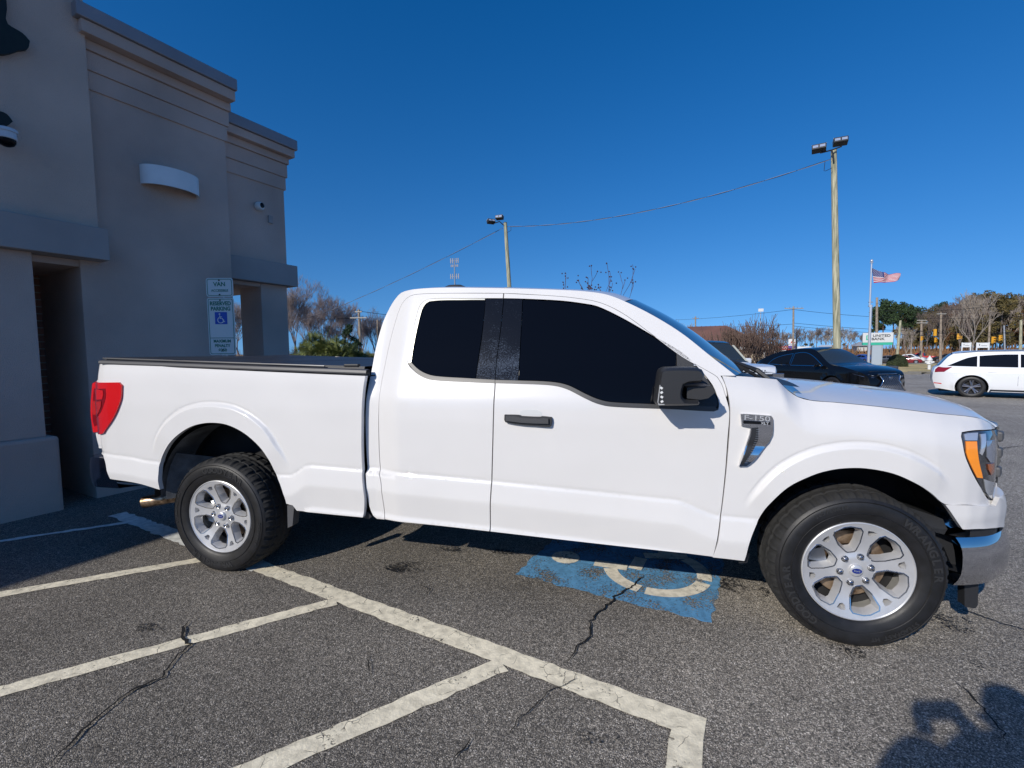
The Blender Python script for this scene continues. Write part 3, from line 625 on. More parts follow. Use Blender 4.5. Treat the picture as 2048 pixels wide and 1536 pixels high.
# hood cut line: (pixel, half width there)
_cut = list(zip(Z5((190, 337), (400, 350), (530, 362), (600, 430), (660, 470), (740, 492), (900, 505), (1200, 535), (1500, 570), (1760, 598), (1830, 625), (1872, 658)),
                (.935, .90, .862, .872, .888, .902, .915, .915, .895, .840, .80, .745)))
CUT = [np.array([P3(p, -w)[0], w, P3(p, -w)[2]]) for p, w in _cut]
_ux = [c[0] for c in CUT]; _uw = [c[1] for c in CUT]; _uz = [c[2] for c in CUT]
def poly_arc(uvs, c, y=-1.0):
    q = []
    for x, z in xz(uvs, y): q.append((atan2(z-c[1], x-c[0]), math.hypot(x-c[0], z-c[1])))
    q.sort(); return [a for a, _ in q], [b for _, b in q]
RC, FC = (.02, .42), (3.655, .42)
FR = poly_arc(Z7((487, 680), (510, 600), (570, 500), (680, 410), (800, 370), (930, 365), (1050, 385), (1150, 430), (1270, 530), (1340, 640), (1415, 775)), RC)
FF = poly_arc(Z5((350, 1130), (420, 1030), (550, 900), (750, 800), (950, 762), (1050, 760), (1200, 775), (1400, 840), (1550, 930), (1610, 1000)), FC)
def flare(x, z):
    for c, (A, Rr) in ((RC, FR), (FC, FF)):
        a = atan2(z-c[1], x-c[0]); r = math.hypot(x-c[0], z-c[1])
        if a <= -.2 or r > .85: continue
        Ro = float(np.interp(a, A, Rr)); fade = ss((a-A[0]+.08)/.35)*ss((A[-1]+.08-a)/.35)
        return fade*(.017*ss((Ro-r)/.022)-.0035*math.exp(-((r-Ro-.008)/.007)**2))
    return 0
def W(x, z, part='cab'):
    i = (z-.2)/.005; i = min(max(i, 0), len(_g)-1.01); k = int(i)
    T = T_BED if part == 'bed' else T_CAB
    w = T[k]*(1-(i-k))+T[k+1]*(i-k)
    t = z-zcr(x)
    if t < .03: w += float(np.interp(t, _gt, _lt))
    if part == 'bed' and x < -.86:
        w -= float(np.interp(x, [-1.12, -1.07, -1.03, -.98, -.92, -.86], [.16, .085, .045, .018, .004, 0]))
    if part != 'bed' and x < 1.32: w -= .045*ss((1.32-x)/.2)*(1 if z > .72 else .6)+.10*ss((1.16-x)/.12)*0
    if part == 'front':
        ww = T_CAB[int((1.05-.2)/.005)] if z > 1.05 else w
        zc_, wc = float(np.interp(x, _ux, _uz)), float(np.interp(x, _ux, _uw))
        if z > 1.02: w = ww
        drop = float(np.interp(x, [3.88, 4.0, 4.13, 4.2, 4.25, 4.30, 4.33, 4.37, 4.40, 4.46], [0, .010, .036, .062, .092, .14, .18, .235, .29, .40]))
        w -= drop
        d = (zc_-z)/.17
        if d < 1: w -= max(0, (w-wc))*(1-max(d, 0))**2.2
    if part != 'plain': w += flare(x, z)
    return w
def on_side(u, v, part='cab'):
    """meet a view ray with the near body side"""
    d = ray(u, v); t0 = (-1.14-CAM[1])/d[1]; t1 = (-.30-CAM[1])/d[1]
    f = lambda t: (CAM+d*t)[1]+W((CAM+d*t)[0], (CAM+d*t)[2], part)
    N_ = 60; a = t0
    for i in range(1, N_+1):
        b = t0+(t1-t0)*i/N_
        if f(b) >= 0: break
        a = b
    else:
        P = CAM+d*(t0+(t1-t0)*.35); return (float(P[0]), float(P[2]))
    for _ in range(22):
        m = (a+b)/2
        if f(m) >= 0: b = m
        else: a = m
    P = CAM+d*b; return (float(P[0]), float(P[2]))
def outline(uvs, part='cab', sharp=38, step=.02): return [tuple(q) for q in smooth_poly([on_side(u, v, part) for u, v in uvs], True, step, sharp)]

def panel(name, poly, m, parent, part='cab', off=0.0, depth=.022, gap=.0022, step=.035, holes=(), feats=True, mirror=True, hole_depth=None, label=None, Wf=None):
    """a body panel pressed over the side surface: outline in (x, z), edges turned inwards"""
    Wf = Wf or (lambda x, z: W(x, z, part))
    P = inset(poly, gap) if gap else [np.array(p) for p in poly]
    H_ = [[tuple(q) for q in h] for h in holes]
    xs = [p[0] for p in P]; zs = [p[1] for p in P]; PL = [tuple(p) for p in P]
    ext = [(x, z) for x in np.arange(min(xs)+step/2, max(xs), step) for z in np.arange(min(zs)+step/2, max(zs), step)]
    if feats:
        for x in np.arange(min(xs), max(xs), .025):
            for dz in (.022, .014, .008, .003, -.003, -.010, -.018, -.06, -.11, -.125, -.14, -.24, -.255, -.27, -.285, -.30, -.315, -.345):
                ext.append((x, zcr(x)+dz))
        for c, (A, Rr) in ((RC, FR), (FC, FF)):
            for a in np.linspace(A[0]-.05, A[-1]+.05, 70):
                Ro = float(np.interp(a, A, Rr))
                for dr in (.022, .014, .007, .0, -.006, -.012, -.018, -.025, -.06): ext.append((c[0]+(Ro+dr)*cos(a), c[1]+(Ro+dr)*sin(a)))
    def near_edge(x, z):
        for q in [PL]+H_:
            n = len(q)
            for i in range(n):
                ax, az = q[i]; bx, bz = q[(i+1) % n]; vx, vz = bx-ax, bz-az; L2 = vx*vx+vz*vz+1e-12
                t_ = min(max(((x-ax)*vx+(z-az)*vz)/L2, 0), 1)
                if (x-ax-t_*vx)**2+(z-az-t_*vz)**2 < .007**2: return True
        return False
    ext = [e for e in ext if inpoly(e[0], e[1], PL) and not any(inpoly(e[0], e[1], h) for h in H_) and not near_edge(*e)]
    V, Fc = flat([PL], H_, ext)
    vs = []; nr = []
    for x, z in V:
        e = .004; w = Wf(x, z)+off; wx = (Wf(x+e, z)-Wf(x-e, z))/(2*e); wz = (Wf(x, z+e)-Wf(x, z-e))/(2*e)
        vs.append((x, -w, z)); nr.append(Vector((-wx, -1, -wz)).normalized())
    used = sorted({i for f in Fc for i in f}); mp = {o_: n_ for n_, o_ in enumerate(used)}
    vs2 = [vs[i] for i in used]; ns = [nr[i] for i in used]; fs = []
    for f in Fc:
        a, b, c = [Vector(vs[i]) for i in f[:3]]
        g = [mp[i] for i in f]
        fs.append(tuple(g) if (b-a).cross(c-a).y < 0 else tuple(g[::-1]))
    nf = len(fs); norms = [ns[i] for f in fs for i in f]
    for q, dp in [(PL, depth)]+[(h, hole_depth or depth) for h in H_]:
        n = len(q); b = len(vs2)
        ctr = Vector((sum(p[0] for p in q)/n, 0, sum(p[1] for p in q)/n))
        for x, z in q:
            w = Wf(x, z)+off; vs2.append((x, -w, z)); vs2.append((x, -w+dp, z))
        for i in range(n):
            j = (i+1) % n; f = (b+2*i, b+2*j, b+2*j+1, b+2*i+1)
            nn = (Vector(vs2[f[1]])-Vector(vs2[f[0]])).cross(Vector(vs2[f[3]])-Vector(vs2[f[0]]))
            nn = nn.normalized() if nn.length > 1e-12 else Vector((0, -1, 0))
            fs.append(f); norms += [nn]*4
    made = []
    for side in ((0, 1) if mirror else (0,)):
        v_ = [(x, -y, z) for x, y, z in vs2] if side else vs2
        f_ = [tuple(f[::-1]) for f in fs] if side else fs
        me = bpy.data.meshes.new(name); me.from_pydata(v_, [], f_)
        me.polygons.foreach_set('use_smooth', [True]*len(f_)); me.materials.append(m)
        if side:
            nm_ = []; k_ = 0
            for f in fs:
                g = norms[k_:k_+len(f)]; k_ += len(f); nm_ += [Vector((n_.x, -n_.y, n_.z)) for n_ in g[::-1]]
        else: nm_ = norms
        if len(nm_) == len(me.loops): me.normals_split_custom_set(nm_)
        o = bpy.data.objects.new(name, me); COL.objects.link(o)
        par = parent[side] if isinstance(parent, (list, tuple)) else parent
        o.parent = par
        if label: o['label'] = label
        made.append(o)
    return made

# digitised outlines
uv_lamp = Z7((96, 228), (118, 216), (276, 220), (296, 240), (288, 340), (240, 458), (170, 566), (150, 574), (101, 560), (92, 500), (84, 430), (86, 340))
arch_r = Z7((1408, 1050), (1395, 1005), (1368, 925), (1335, 840), (1292, 757), (1240, 680), (1170, 608), (1100, 556), (1020, 517), (950, 500), (850, 500), (750, 527), (655, 590), (590, 668), (552, 760), (535, 850), (545, 955))
uv_bed = Z7((137, 96), (700, 121), (1300, 149), (1948, 177), (1930, 300), (1922, 500), (1922, 700), (1925, 850), (1940, 1000), (1931, 1144), (1700, 1122), (1480, 1098), (1452, 1062))+arch_r+Z7((400, 912), (205, 880), (175, 780), (158, 718), (128, 670), (108, 578), (100, 500), (92, 420), (96, 300), (112, 215))
bed_poly = outline(uv_bed, 'bed', 42)
body_kw = dict(step=.035)
bed = panel('bed_side', bed_poly, WHITE, truck, 'bed', depth=.03, gap=.001)
lamp_poly = outline(uv_lamp, 'bed', 28)
lampo = panel('tail_lamp', lamp_poly, REDL, truck, 'bed', off=.012, depth=.04, gap=0, feats=False)
inner = outline(Z7((108, 262), (186, 262), (190, 300), (182, 350), (150, 430), (112, 520), (100, 480), (100, 345)), 'bed', 60)
panel('lamp_lens', inner, REDD, lampo, 'bed', off=.0135, depth=.006, gap=0, feats=False)
panel('lamp_lens', outline(Z7((122, 270), (172, 275), (176, 300), (168, 335), (118, 335)), 'bed', 60), REDL, lampo, 'bed', off=.0165, depth=.004, gap=0, feats=False)
panel('lamp_lens', outline(Z7((98, 348), (160, 350), (158, 385), (130, 445), (106, 440), (98, 400)), 'bed', 60), mat('lamp_red_mid', (.5, .02, .02), .1, coat=1), lampo, 'bed', off=.0165, depth=.004, gap=0, feats=False)

cab_in = Z4((151, 640), (176, 500), (206, 360), (241, 235), (263, 178), (291, 143), (331, 125), (480, 118.5), (787, 118.5), (1000, 129), (1150, 142), (1280, 166), (1400, 223), (1550, 331), (1700, 441), (1840, 521), (1882, 548), (1904, 583), (1926, 650))
uv_cab = Z4((176, 1277), (158, 1100), (155, 1020), (146, 850))+cab_in+Z4((1930, 640), (1921, 590), (1908, 560), (1897, 541), (1975, 541), (1850, 444), (1700, 325), (1550, 232), (1405, 160), (1310, 125), (1200, 109), (1100, 103), (900, 96), (640, 91), (450, 91), (345, 97), (300, 104), (262, 117), (232, 148), (203, 195), (168, 272), (133, 400), (110, 520), (90, 620), (80, 800), (90, 1020), (86, 1135), (108, 1235), (138, 1274))
cab_poly = outline(uv_cab, 'cab', 46)
panel('cab_side', cab_poly, WHITE, truck, 'cab', depth=.03, gap=.0)
win_r = Z4((742, 573), (600, 566), (420, 556), (365, 536), (325, 508), (298, 480), (300, 445), (312, 380), (328, 300), (346, 222), (362, 178), (400, 151), (600, 146), (784, 146))
uv_rd = Z4((787, 119), (784, 146))[::-1][:0]
uv_rd = Z4((480, 118.5), (786, 118.5))+win_r[::-1][:0]+Z4((784, 146), (600, 146), (400, 151), (362, 178), (346, 222), (328, 300), (312, 380), (300, 445), (298, 480), (325, 512), (365, 542), (420, 560), (600, 571), (742, 577), (740, 620), (732, 800), (725, 1085), (715, 1340), (450, 1310), (178, 1277), (160, 1100), (157, 1020), (148, 850), (151, 640), (176, 500), (206, 360), (241, 235), (263, 178), (291, 143), (331, 125))
rear_door = panel('rear_door', outline(uv_rd, 'cab', 46), WHITE, truck, 'cab')
uv_fd = Z4((788, 118.5), (1000, 129), (1150, 142), (1280, 166), (1400, 223), (1550, 331), (1700, 441), (1840, 521), (1882, 548), (1904, 583), (1926, 650), (1944, 725), (1936, 850), (1921, 1050), (1896, 1262), (1861, 1470), (1300, 1407), (717, 1340), (727, 1085), (734, 800), (742, 620), (744, 577), (860, 580), (1030, 588), (1108, 606), (1200, 652), (1260, 679), (1330, 696), (1550, 706), (1640, 710), (1860, 722), (1884, 714), (1888, 690), (1878, 645), (1855, 590), (1790, 510), (1700, 425), (1550, 337), (1400, 250), (1270, 188), (1200, 173), (1080, 158), (880, 148), (786, 146))
front_door = panel('front_door', outline(uv_fd, 'cab', 46), WHITE, truck, 'cab')
# dark surrounds and glass sit a little below the paint
panel('window_trim', outline(Z4((298, 478), (330, 515), (370, 546), (420, 562), (600, 573), (742, 579), (742, 562), (600, 554), (430, 542), (375, 524), (340, 500), (312, 470)), 'cab', 60), TRIM, rear_door, 'cab', off=.003, depth=.02, gap=0, feats=False)
panel('window_trim', outline(Z4((744, 579), (860, 582), (1030, 590), (1106, 608), (1200, 655), (1260, 682), (1330, 698), (1640, 712), (1862, 724), (1884, 716), (1870, 700), (1640, 692), (1550, 687), (1330, 676), (1265, 660), (1205, 634), (1115, 590), (1030, 573), (860, 566), (744, 563)), 'cab', 60), TRIM, front_door, 'cab', off=.003, depth=.02, gap=0, feats=False)
ROT_CHROME = mat('window_edge_metal', (.5, .5, .45), .25, metal=1)
panel('window_edge', outline(Z4((300, 480), (313, 470), (316, 440), (330, 360), (345, 290), (362, 222), (376, 186), (406, 160), (600, 153), (690, 153), (690, 146), (600, 146), (398, 151), (362, 178), (346, 222), (328, 300), (312, 380), (300, 445)), 'cab', 60), ROT_CHROME, rear_door, 'cab', off=-.002, depth=.02, gap=0, feats=False)
panel('window', outline(Z4((314, 472), (340, 502), (380, 527), (430, 544), (640, 556), (650, 480), (672, 330), (692, 153), (600, 154), (408, 161), (380, 186), (364, 222), (347, 290), (330, 370)), 'cab', 46), GLASS, rear_door, 'cab', off=-.008, depth=.015, gap=0, feats=False)
panel('pillar_trim', outline(Z4((694, 148), (786, 146), (770, 300), (748, 470), (742, 563), (643, 557), (654, 480), (676, 330)), 'cab', 46), DUSTY, rear_door, 'cab', off=-.004, depth=.015, gap=.001, feats=False)
panel('pillar_trim', outline(Z4((788, 147), (882, 149), (878, 250), (868, 430), (860, 567), (744, 564), (750, 470), (772, 300)), 'cab', 46), DUSTY, front_door, 'cab', off=-.004, depth=.015, gap=.001, feats=False)
panel('window', outline(Z4((884, 152), (1080, 163), (1200, 178), (1270, 193), (1400, 254), (1550, 343), (1668, 418), (1673, 560), (1676, 690), (1550, 686), (1330, 674), (1265, 657), (1205, 631), (1115, 587), (1030, 570), (863, 563), (870, 430), (880, 250)), 'cab', 46), GLASS, front_door, 'cab', off=-.008, depth=.015, gap=0, feats=False)
panel('mirror_base', outline(Z4((1672, 421), (1700, 435), (1790, 516), (1850, 592), (1874, 646), (1884, 690), (1878, 702), (1860, 706), (1679, 694)), 'cab', 46), PLASTIC, front_door, 'cab', off=-.002, depth=.02, gap=0, feats=False)
# belt edge catching dust, handle and its hand recess
panel('door_handle_recess', outline(Z4((868, 742), (872, 724), (890, 716), (960, 717), (978, 726), (984, 745)), 'cab', 50), mat('handle_recess', (.66, .67, .66), .4), front_door, 'cab', off=-.0, depth=.004, gap=0, feats=False, Wf=lambda x, z: W(x, z)+.0012)
hd = panel('door_handle', outline(Z4((795, 739), (870, 741), (880, 746), (975, 750), (985, 747), (1034, 752), (1037, 770), (1032, 797), (1025, 801), (940, 795), (890, 792), (800, 777), (794, 765)), 'cab', 55), PLASTIC, front_door, 'cab', off=.020, depth=.022, gap=0, feats=False)
panel('handle_bar', outline(Z4((805, 745), (865, 747), (880, 753), (975, 757), (990, 754), (1020, 757), (1020, 783), (900, 779), (805, 768)), 'cab', 55), mat('handle_grey', (.06, .06, .063), .42, bump=(500, .3, .002)), hd, 'cab', off=.034, depth=.018, gap=0, feats=False)

arch_f = Z5((335, 1480), (348, 1440), (366, 1370), (410, 1255), (480, 1140), (600, 1030), (750, 955), (850, 925), (950, 911), (1080, 912), (1250, 945), (1400, 1012), (1480, 1065), (1562, 1130))
uv_fender = Z5((193, 338), (300, 343), (400, 350), (530, 362), (600, 430), (660, 470), (740, 492), (900, 505), (1200, 535), (1500, 570), (1760, 598), (1830, 625), (1868, 656), (1872, 668), (1780, 676), (1700, 684), (1668, 690), (1664, 715), (1688, 830), (1746, 962), (1816, 1082), (1848, 1138), (1700, 1134))+arch_f[::-1]+Z5((230, 1467), (137, 1457), (172, 1350), (202, 1100), (232, 800), (245, 560), (227, 430), (212, 385))
fender = panel('front_fender', outline(uv_fender, 'front', 40), WHITE, truck, 'front', gap=.0018)
# headlamp
hl = outline(Z5((1672, 694), (1704, 687), (1782, 680), (1868, 672), (1890, 672), (1893, 760), (1893, 900), (1890, 1040), (1882, 1118), (1866, 1132), (1822, 1078), (1752, 958), (1692, 828), (1668, 718)), 'front', 45)
LENSBODY = mat('headlamp_body', (.10, .105, .115), .12, metal=.6, coat=1, var=(18, .35))
head = panel('headlamp', hl, LENSBODY, truck, 'front', off=-.003, depth=.05, gap=.001, feats=False)
panel('turn_reflector', outline(Z5((1692, 744), (1758, 744), (1762, 800), (1774, 880), (1795, 970), (1760, 966), (1718, 880), (1694, 815)), 'front', 50), ORANGE, head, 'front', off=.002, depth=.006, gap=0, feats=False)
panel('lamp_chrome', outline(Z5((1680, 700), (1705, 694), (1765, 690), (1760, 738), (1688, 738)), 'front', 50), LENSC, head, 'front', off=.002, depth=.006, gap=0, feats=False)
panel('lamp_chrome', outline(Z5((1780, 700), (1812, 696), (1810, 780), (1790, 830), (1778, 820)), 'front', 50), LENSC, head, 'front', off=.002, depth=.006, gap=0, feats=False)
panel('lamp_chrome', outline(Z5((1815, 740), (1866, 736), (1866, 870), (1840, 872), (1818, 840)), 'front', 50), mat('projector_lens', (.38, .42, .5), .1, metal=.5, coat=1), head, 'front', off=.003, depth=.006, gap=0, feats=False)
panel('turn_reflector', outline(Z5((1826, 884), (1864, 876), (1864, 930), (1846, 952), (1830, 920)), 'front', 50), mat('amber_dark', (.45, .12, .03), .2, coat=1), head, 'front', off=.003, depth=.006, gap=0, feats=False)
panel('lamp_rim', outline(Z5((1800, 975), (1882, 1000), (1880, 1110), (1866, 1126), (1826, 1072)), 'front', 50), mat('lamp_trim_grey', (.42, .43, .44), .25, coat=1), head, 'front', off=.002, depth=.006, gap=0, feats=False)
# chrome vent badge with its lettering
badW = lambda x, z: W(x, z, 'front')+.008*sin((z-.86)*31)*ss((1.0-z)/.04)
bad = panel('fender_badge', outline(Z5((306, 574), (330, 573), (492, 585), (503, 600), (501, 700), (480, 745), (440, 790), (342, 890), (296, 892), (360, 700), (368, 656), (312, 644)), 'front', 50), CHROME, fender, 'front', off=.016, depth=.02, gap=0, feats=False, Wf=badW, step=.012)
panel('badge_inset', outline(Z5((372, 658), (412, 655), (410, 735), (392, 775), (318, 884), (305, 880), (366, 710)), 'front', 50), PLASTIC, bad, 'front', off=.0178, depth=.006, gap=0, feats=False, Wf=badW, step=.012)
panel('badge_inset', outline(Z5((322, 612), (486, 622), (486, 640), (322, 632)), 'front', 50), GLOSSBLACK, bad, 'front', off=.0178, depth=.006, gap=0, feats=False, Wf=badW, step=.012)
q0 = on_side(*Z5((404, 600))[0], 'front'); tx = MB(); text_on(tx, 'F-150', .036, (q0[0], -badW(*q0)-.0195, q0[1]), (1, 0, -.05), (0, 0, 1), bold=.0002, sx=1.45); tx.build('lettering', LENSC, bad[0])
q0 = on_side(*Z5((452, 631))[0], 'front'); tx = MB(); text_on(tx, 'XLT', .016, (q0[0], -badW(*q0)-.020, q0[1]), (1, 0, -.05), (0, 0, 1), bold=.0006, sx=1.2); tx.build('lettering', LENSC, bad[0])
lv = MB()
for i in range(16):
    f_ = i/15; u_ = 408-(f_**1.8)*72; v_ = 668+f_*200; q = on_side(*Z5((u_, v_))[0], 'front'); lv.box((q[0], -badW(*q)-.0195, q[1]), (.012, .003, .0025), rz=0)
lv.build('louvres', SATIN, bad[0])

# lofted sheets: roof, windscreen, cab back, hood
def loft(name, rail, centre, m, parent, crown=0.0, n=14, expo=2.4, bulge=(0, 0, 1), smooth=40, both=True):
    """between the near rail, the centre line and the far rail; crown rises towards the middle"""
    rows = []
    for a, c in zip(rail, centre):
        a = np.array(a, float); c = np.array(c, float); row = []
        for k in range(n+1):
            t = 1-(k/n)**1.0; s_ = abs(t)
            y = a[1]*s_; e = s_**expo
            p = np.array([c[0]+(a[0]-c[0])*e, y, c[2]+(a[2]-c[2])*e])+np.array(bulge)*crown*(1-s_**2)
            row.append(p)
        row += [np.array([p[0], -p[1], p[2]]) for p in row[::-1][1:]]
        rows.append(row)
    mb = MB(); mb.grid(rows); return mb.build(name, m, parent, smooth=smooth)
def rail3(uvs, part='cab', pull=0.0, step=.05):
    q = [on_side(u, v, part) for u, v in uvs]; q = smooth_poly(q, False, step, 60)
    return [np.array([x, -W(x, z, part)+pull, z]) for x, z in q]
rr = rail3(Z4((232, 148), (262, 117), (300, 104), (345, 97), (450, 91), (640, 91), (900, 96), (1100, 103), (1200, 109), (1310, 125), (1405, 160)), pull=.0)
cz = []
for i, p in enumerate(rr):
    cz.append(np.array([p[0]-.02*ss((1.35-p[0])/.2)+.07*ss((p[0]-2.2)/.35), 0, p[2]+.040]))
loft('roof', rr, cz, WHITE, truck, crown=.012, expo=3.2)
wr = rail3(Z4((1405, 160), (1550, 232), (1700, 325), (1850, 444), (1975, 541)), pull=.004)
wc = [np.array([p[0]+.075+.10*i/(len(wr)-1), 0, p[2]+.042-.045*i/(len(wr)-1)]) for i, p in enumerate(wr)]
loft('windscreen', wr, wc, WSGLASS, truck, crown=.03, expo=2.0, bulge=(.7, 0, .7))
br_ = rail3(Z4((232, 148), (203, 195), (168, 272), (133, 400), (110, 520), (90, 620), (80, 800), (90, 1020), (86, 1135)), pull=.002)
loft('cab_back', br_, [np.array([p[0]-.02, 0, p[2]]) for p in br_], WHITE, truck, crown=0.0)
rw = MB(); rw.add([(1.0, -.62, 1.40), (1.0, .62, 1.40), (1.095, .55, 1.72), (1.095, -.55, 1.72)], [(0, 1, 2, 3)]); rw.build('rear_window', GLASS, truck)
hr = smooth_poly([CUT[i] for i in range(2, len(CUT))], False, .05, 70)
hc = []
for i, p in enumerate(hr):
    x = p[0]; f_ = ss((x-3.9)/.45)
    hc.append(np.array([x+.22*f_+.03, 0, float(np.interp(x, [3.3, 3.6, 3.9, 4.1, 4.2, 4.26, 4.31], [1.262, 1.248, 1.225, 1.192, 1.160, 1.105, 1.03]))]))
hood = loft('hood', [np.array([p[0], -p[1], p[2]+.0005]) for p in hr], hc, WHITE, truck, crown=.0, expo=2.5, n=22)
# cowl and wipers
cw = MB(); rows = []
for x, z in ((3.10, 1.262), (3.22, 1.270), (3.36, 1.264), (3.46, 1.250)): rows.append([(x+.09*(1-(abs(y)/.86)**2), y, z+.012*(1-(y/.86)**2)) for y in np.linspace(-.85, .85, 15)])
cw.grid(rows); cw.build('cowl', PLASTIC, truck, smooth=40)
def wiper(y0, y1):
    w_ = MB(); a = np.array([3.30, y0, 1.30]); b = np.array([3.12+.06, y1, 1.40])
    w_.tube([(3.38, y0, 1.275), (3.33, y0+.02, 1.325), tuple((a+b)/2+np.array([0, 0, .03]))], [.016, .014, .008], 6)
    o = w_.build('wiper', PLASTIC, truck, smooth=50)
    w2 = MB(); w2.tube([tuple(a+np.array([.02, -.04, -.01])), tuple((a+b)/2+np.array([.01, 0, .02])), tuple(b)], [.009, .012, .008], 6); w2.build('wiper_blade', DARK, o, smooth=50)
wiper(-.62, -.05); wiper(.10, .62)
an = MB(); an.lathe([(.06, 0), (.055, .018), (.03, .035), (0, .038)], 16); o = an.build('antenna', TRIM, truck, smooth=50); o.location = (1.42, -.30, 1.885); o.scale = (1.6, .7, 1)

# front: grille, fascia, bumper
def plan(name, pts, z0, z1, m, parent, nz=6, tuck=.0, off=0, smooth=45, top=True):
    """surface swept from a plan curve (near side to centre), mirrored, between two heights"""
    P = smooth_poly(pts, False, .03, 80); P = [np.array(p) for p in P]; full = P+[np.array([p[0], -p[1]]) for p in P[::-1][1:]]
    rows = []
    for i in range(nz+1):
        f_ = i/nz; z = z0+(z1-z0)*f_; e = tuck*(abs(2*f_-1)**3)
        rows.append([(p[0]-np.sign(p[0]-1.8)*e, p[1]*(1-e*.6), z) for p in full])
    if top:
        for rr_, zz in ((rows[0], z0), (rows[-1], z1)):
            ins = [(p[0]-np.sign(p[0]-1.8)*.09, p[1]*.9, zz) for p in rr_]
            if rr_ is rows[0]: rows.insert(0, ins)
            else: rows.append(ins)
    mb = MB(); mb.grid(rows); return mb.build(name, m, parent, smooth=smooth)
cap_plan = [(4.05, -.962), (4.14, -.948), (4.23, -.915), (4.31, -.867), (4.39, -.795), (4.46, -.69), (4.52, -.52), (4.57, -.28), (4.585, 0)]
def Wcap(x, z):
    xs = [p[0] for p in cap_plan]; return float(np.interp(x, xs, [-p[1] for p in cap_plan]))+.008*ss((z-.60)/.05)
_ss = on_side
def on_fn(u, v, fn):
    d = ray(u, v); t0 = (-1.14-CAM[1])/d[1]; t1 = (-.30-CAM[1])/d[1]; a = t0
    for i in range(1, 81):
        b = t0+(t1-t0)*i/80; P = CAM+d*b
        if P[1]+fn(P[0], P[2]) >= 0: break
        a = b
    for _ in range(22):
        m_ = (a+b)/2; P = CAM+d*m_
        if P[1]+fn(P[0], P[2]) >= 0: b = m_
        else: a = m_
    P = CAM+d*b; return (float(P[0]), float(P[2]))
cp = [on_fn(u, v, Wcap) for u, v in Z5((1564, 1133), (1700, 1137), (1850, 1141), (1876, 1138), (1900, 1090), (1925, 1102), (1938, 1130), (1942, 1200), (1936, 1240), (1915, 1272), (1800, 1282), (1672, 1285), (1640, 1240), (1600, 1180))]
panel('front_fascia', [tuple(q) for q in smooth_poly(cp, True, .02, 50)], WHITE, truck, depth=.03, gap=.001, feats=False, Wf=Wcap)
plan('front_fascia', [(4.28, -.86)]+[(a, b+.004) for a, b in cap_plan[4:]], .585, .725, WHITE, truck, tuck=.012)
plan('grille_surround', [(4.30, -.80), (4.37, -.70), (4.43, -.60), (4.49, -.5), (4.54, -.28), (4.56, 0)], .70, 1.03, PLASTIC, truck, tuck=.02)
gr = MB()
for z in (.76, .86, .96, 1.03):
    gr.tube([(4.45, -.60, z), (4.51, -.5, z), (4.56, -.28, z), (4.58, 0, z), (4.56, .28, z), (4.51, .5, z), (4.45, .60, z)], .020 if z != .86 else .034, 8)
gr.build('grille', mat('grille_grey', (.16, .165, .17), .3, metal=.6), truck, smooth=60)
for z in (.80, .90, .985):
    gb = MB(); gb.box((4.475, -.575, z), (.06, .06, .055), rz=.9); gb.build('grille_end', GREYPL, truck, bevel=.012)
plan('bumper_gap', [(4.19, -.895), (4.26, -.875), (4.34, -.82), (4.41, -.72), (4.50, -.55), (4.57, 0)], .55, .59, PLASTIC, truck, top=False)
plan('front_bumper', [(4.15, -.925), (4.20, -.915), (4.30, -.875), (4.39, -.81), (4.46, -.735), (4.52, -.62), (4.58, -.42), (4.62, -.2), (4.63, 0)], .315, .548, CHROME, truck, tuck=.025, nz=8)
plan('air_dam', [(4.28, -.80), (4.34, -.74), (4.40, -.64), (4.46, -.45), (4.50, 0)], .262, .318, PLASTIC, truck, tuck=.01)
mf = MB(); mf.prism(xz(Z6((1672, 846), (1762, 848), (1755, 985), (1735, 1003), (1672, 990)), -.80), lambda a, b, d: (a, -.80+d, b), .05); mf.build('splash_flap', PLASTIC, truck, bevel=.008)
mf = MB(); mf.prism(xz(Z6((1672, 846), (1762, 848), (1755, 985), (1735, 1003), (1672, 990)), -.80), lambda a, b, d: (a, .75+d, b), .05); mf.build('splash_flap', PLASTIC, truck, bevel=.008)
# fascia end behind the arch
# rear: tailgate, bumper
tg = MB(); tg.span(-1.075, -1.02, -.86, .86, .66, 1.365); tg.build('tailgate', WHITE, truck, bevel=.015)
plan('rear_bumper', [(-.90, -.955), (-1.02, -.962), (-1.10, -.960), (-1.175, -.93), (-1.215, -.86), (-1.24, -.6), (-1.25, -.3), (-1.255, 0)], .50, .715, mat('dark_chrome', (.36, .33, .38), .12, metal=1), truck, tuck=.012, nz=6)
ub = MB(); ub.span(-1.10, -.60, -.84, .84, .50, .56); ub.build('bumper_valance', PLASTIC, truck, bevel=.02)
# bed cover, rail cap
cov = MB(); zr = lambda x: 1.401-.0325*(x+.95)
rows = []
for x in np.linspace(-.965, 1.06, 50):
    fold = -.010*math.exp(-((x+.35)/.014)**2)-.010*math.exp(-((x-.36)/.014)**2)
    rows.append([(x, y, zr(x)+.026+fold+.004*sin(x*9+y*2)*(1-(y/.9)**2)-(.02 if abs(y) > .925 else 0)) for y in (-.93, -.92, -.8, -.6, -.4, -.2, 0, .2, .4, .6, .8, .92, .93)])
cov.grid(rows); cov.build('bed_cover', COVER, truck, smooth=40)
for s_ in (-1, 1):
    rc = MB(); vs = []
    for x in np.linspace(-.968, 1.095, 24):
        z = zr(x)
        vs.append([(x, s_*.966, z-.018), (x, s_*.970, z-.010), (x, s_*.966, z+.004), (x, s_*.945, z+.010), (x, s_*.92, z+.010), (x, s_*.92, z-.03)])
    rc.grid(vs); rc.build('bed_rail', RAILC, truck, smooth=30)
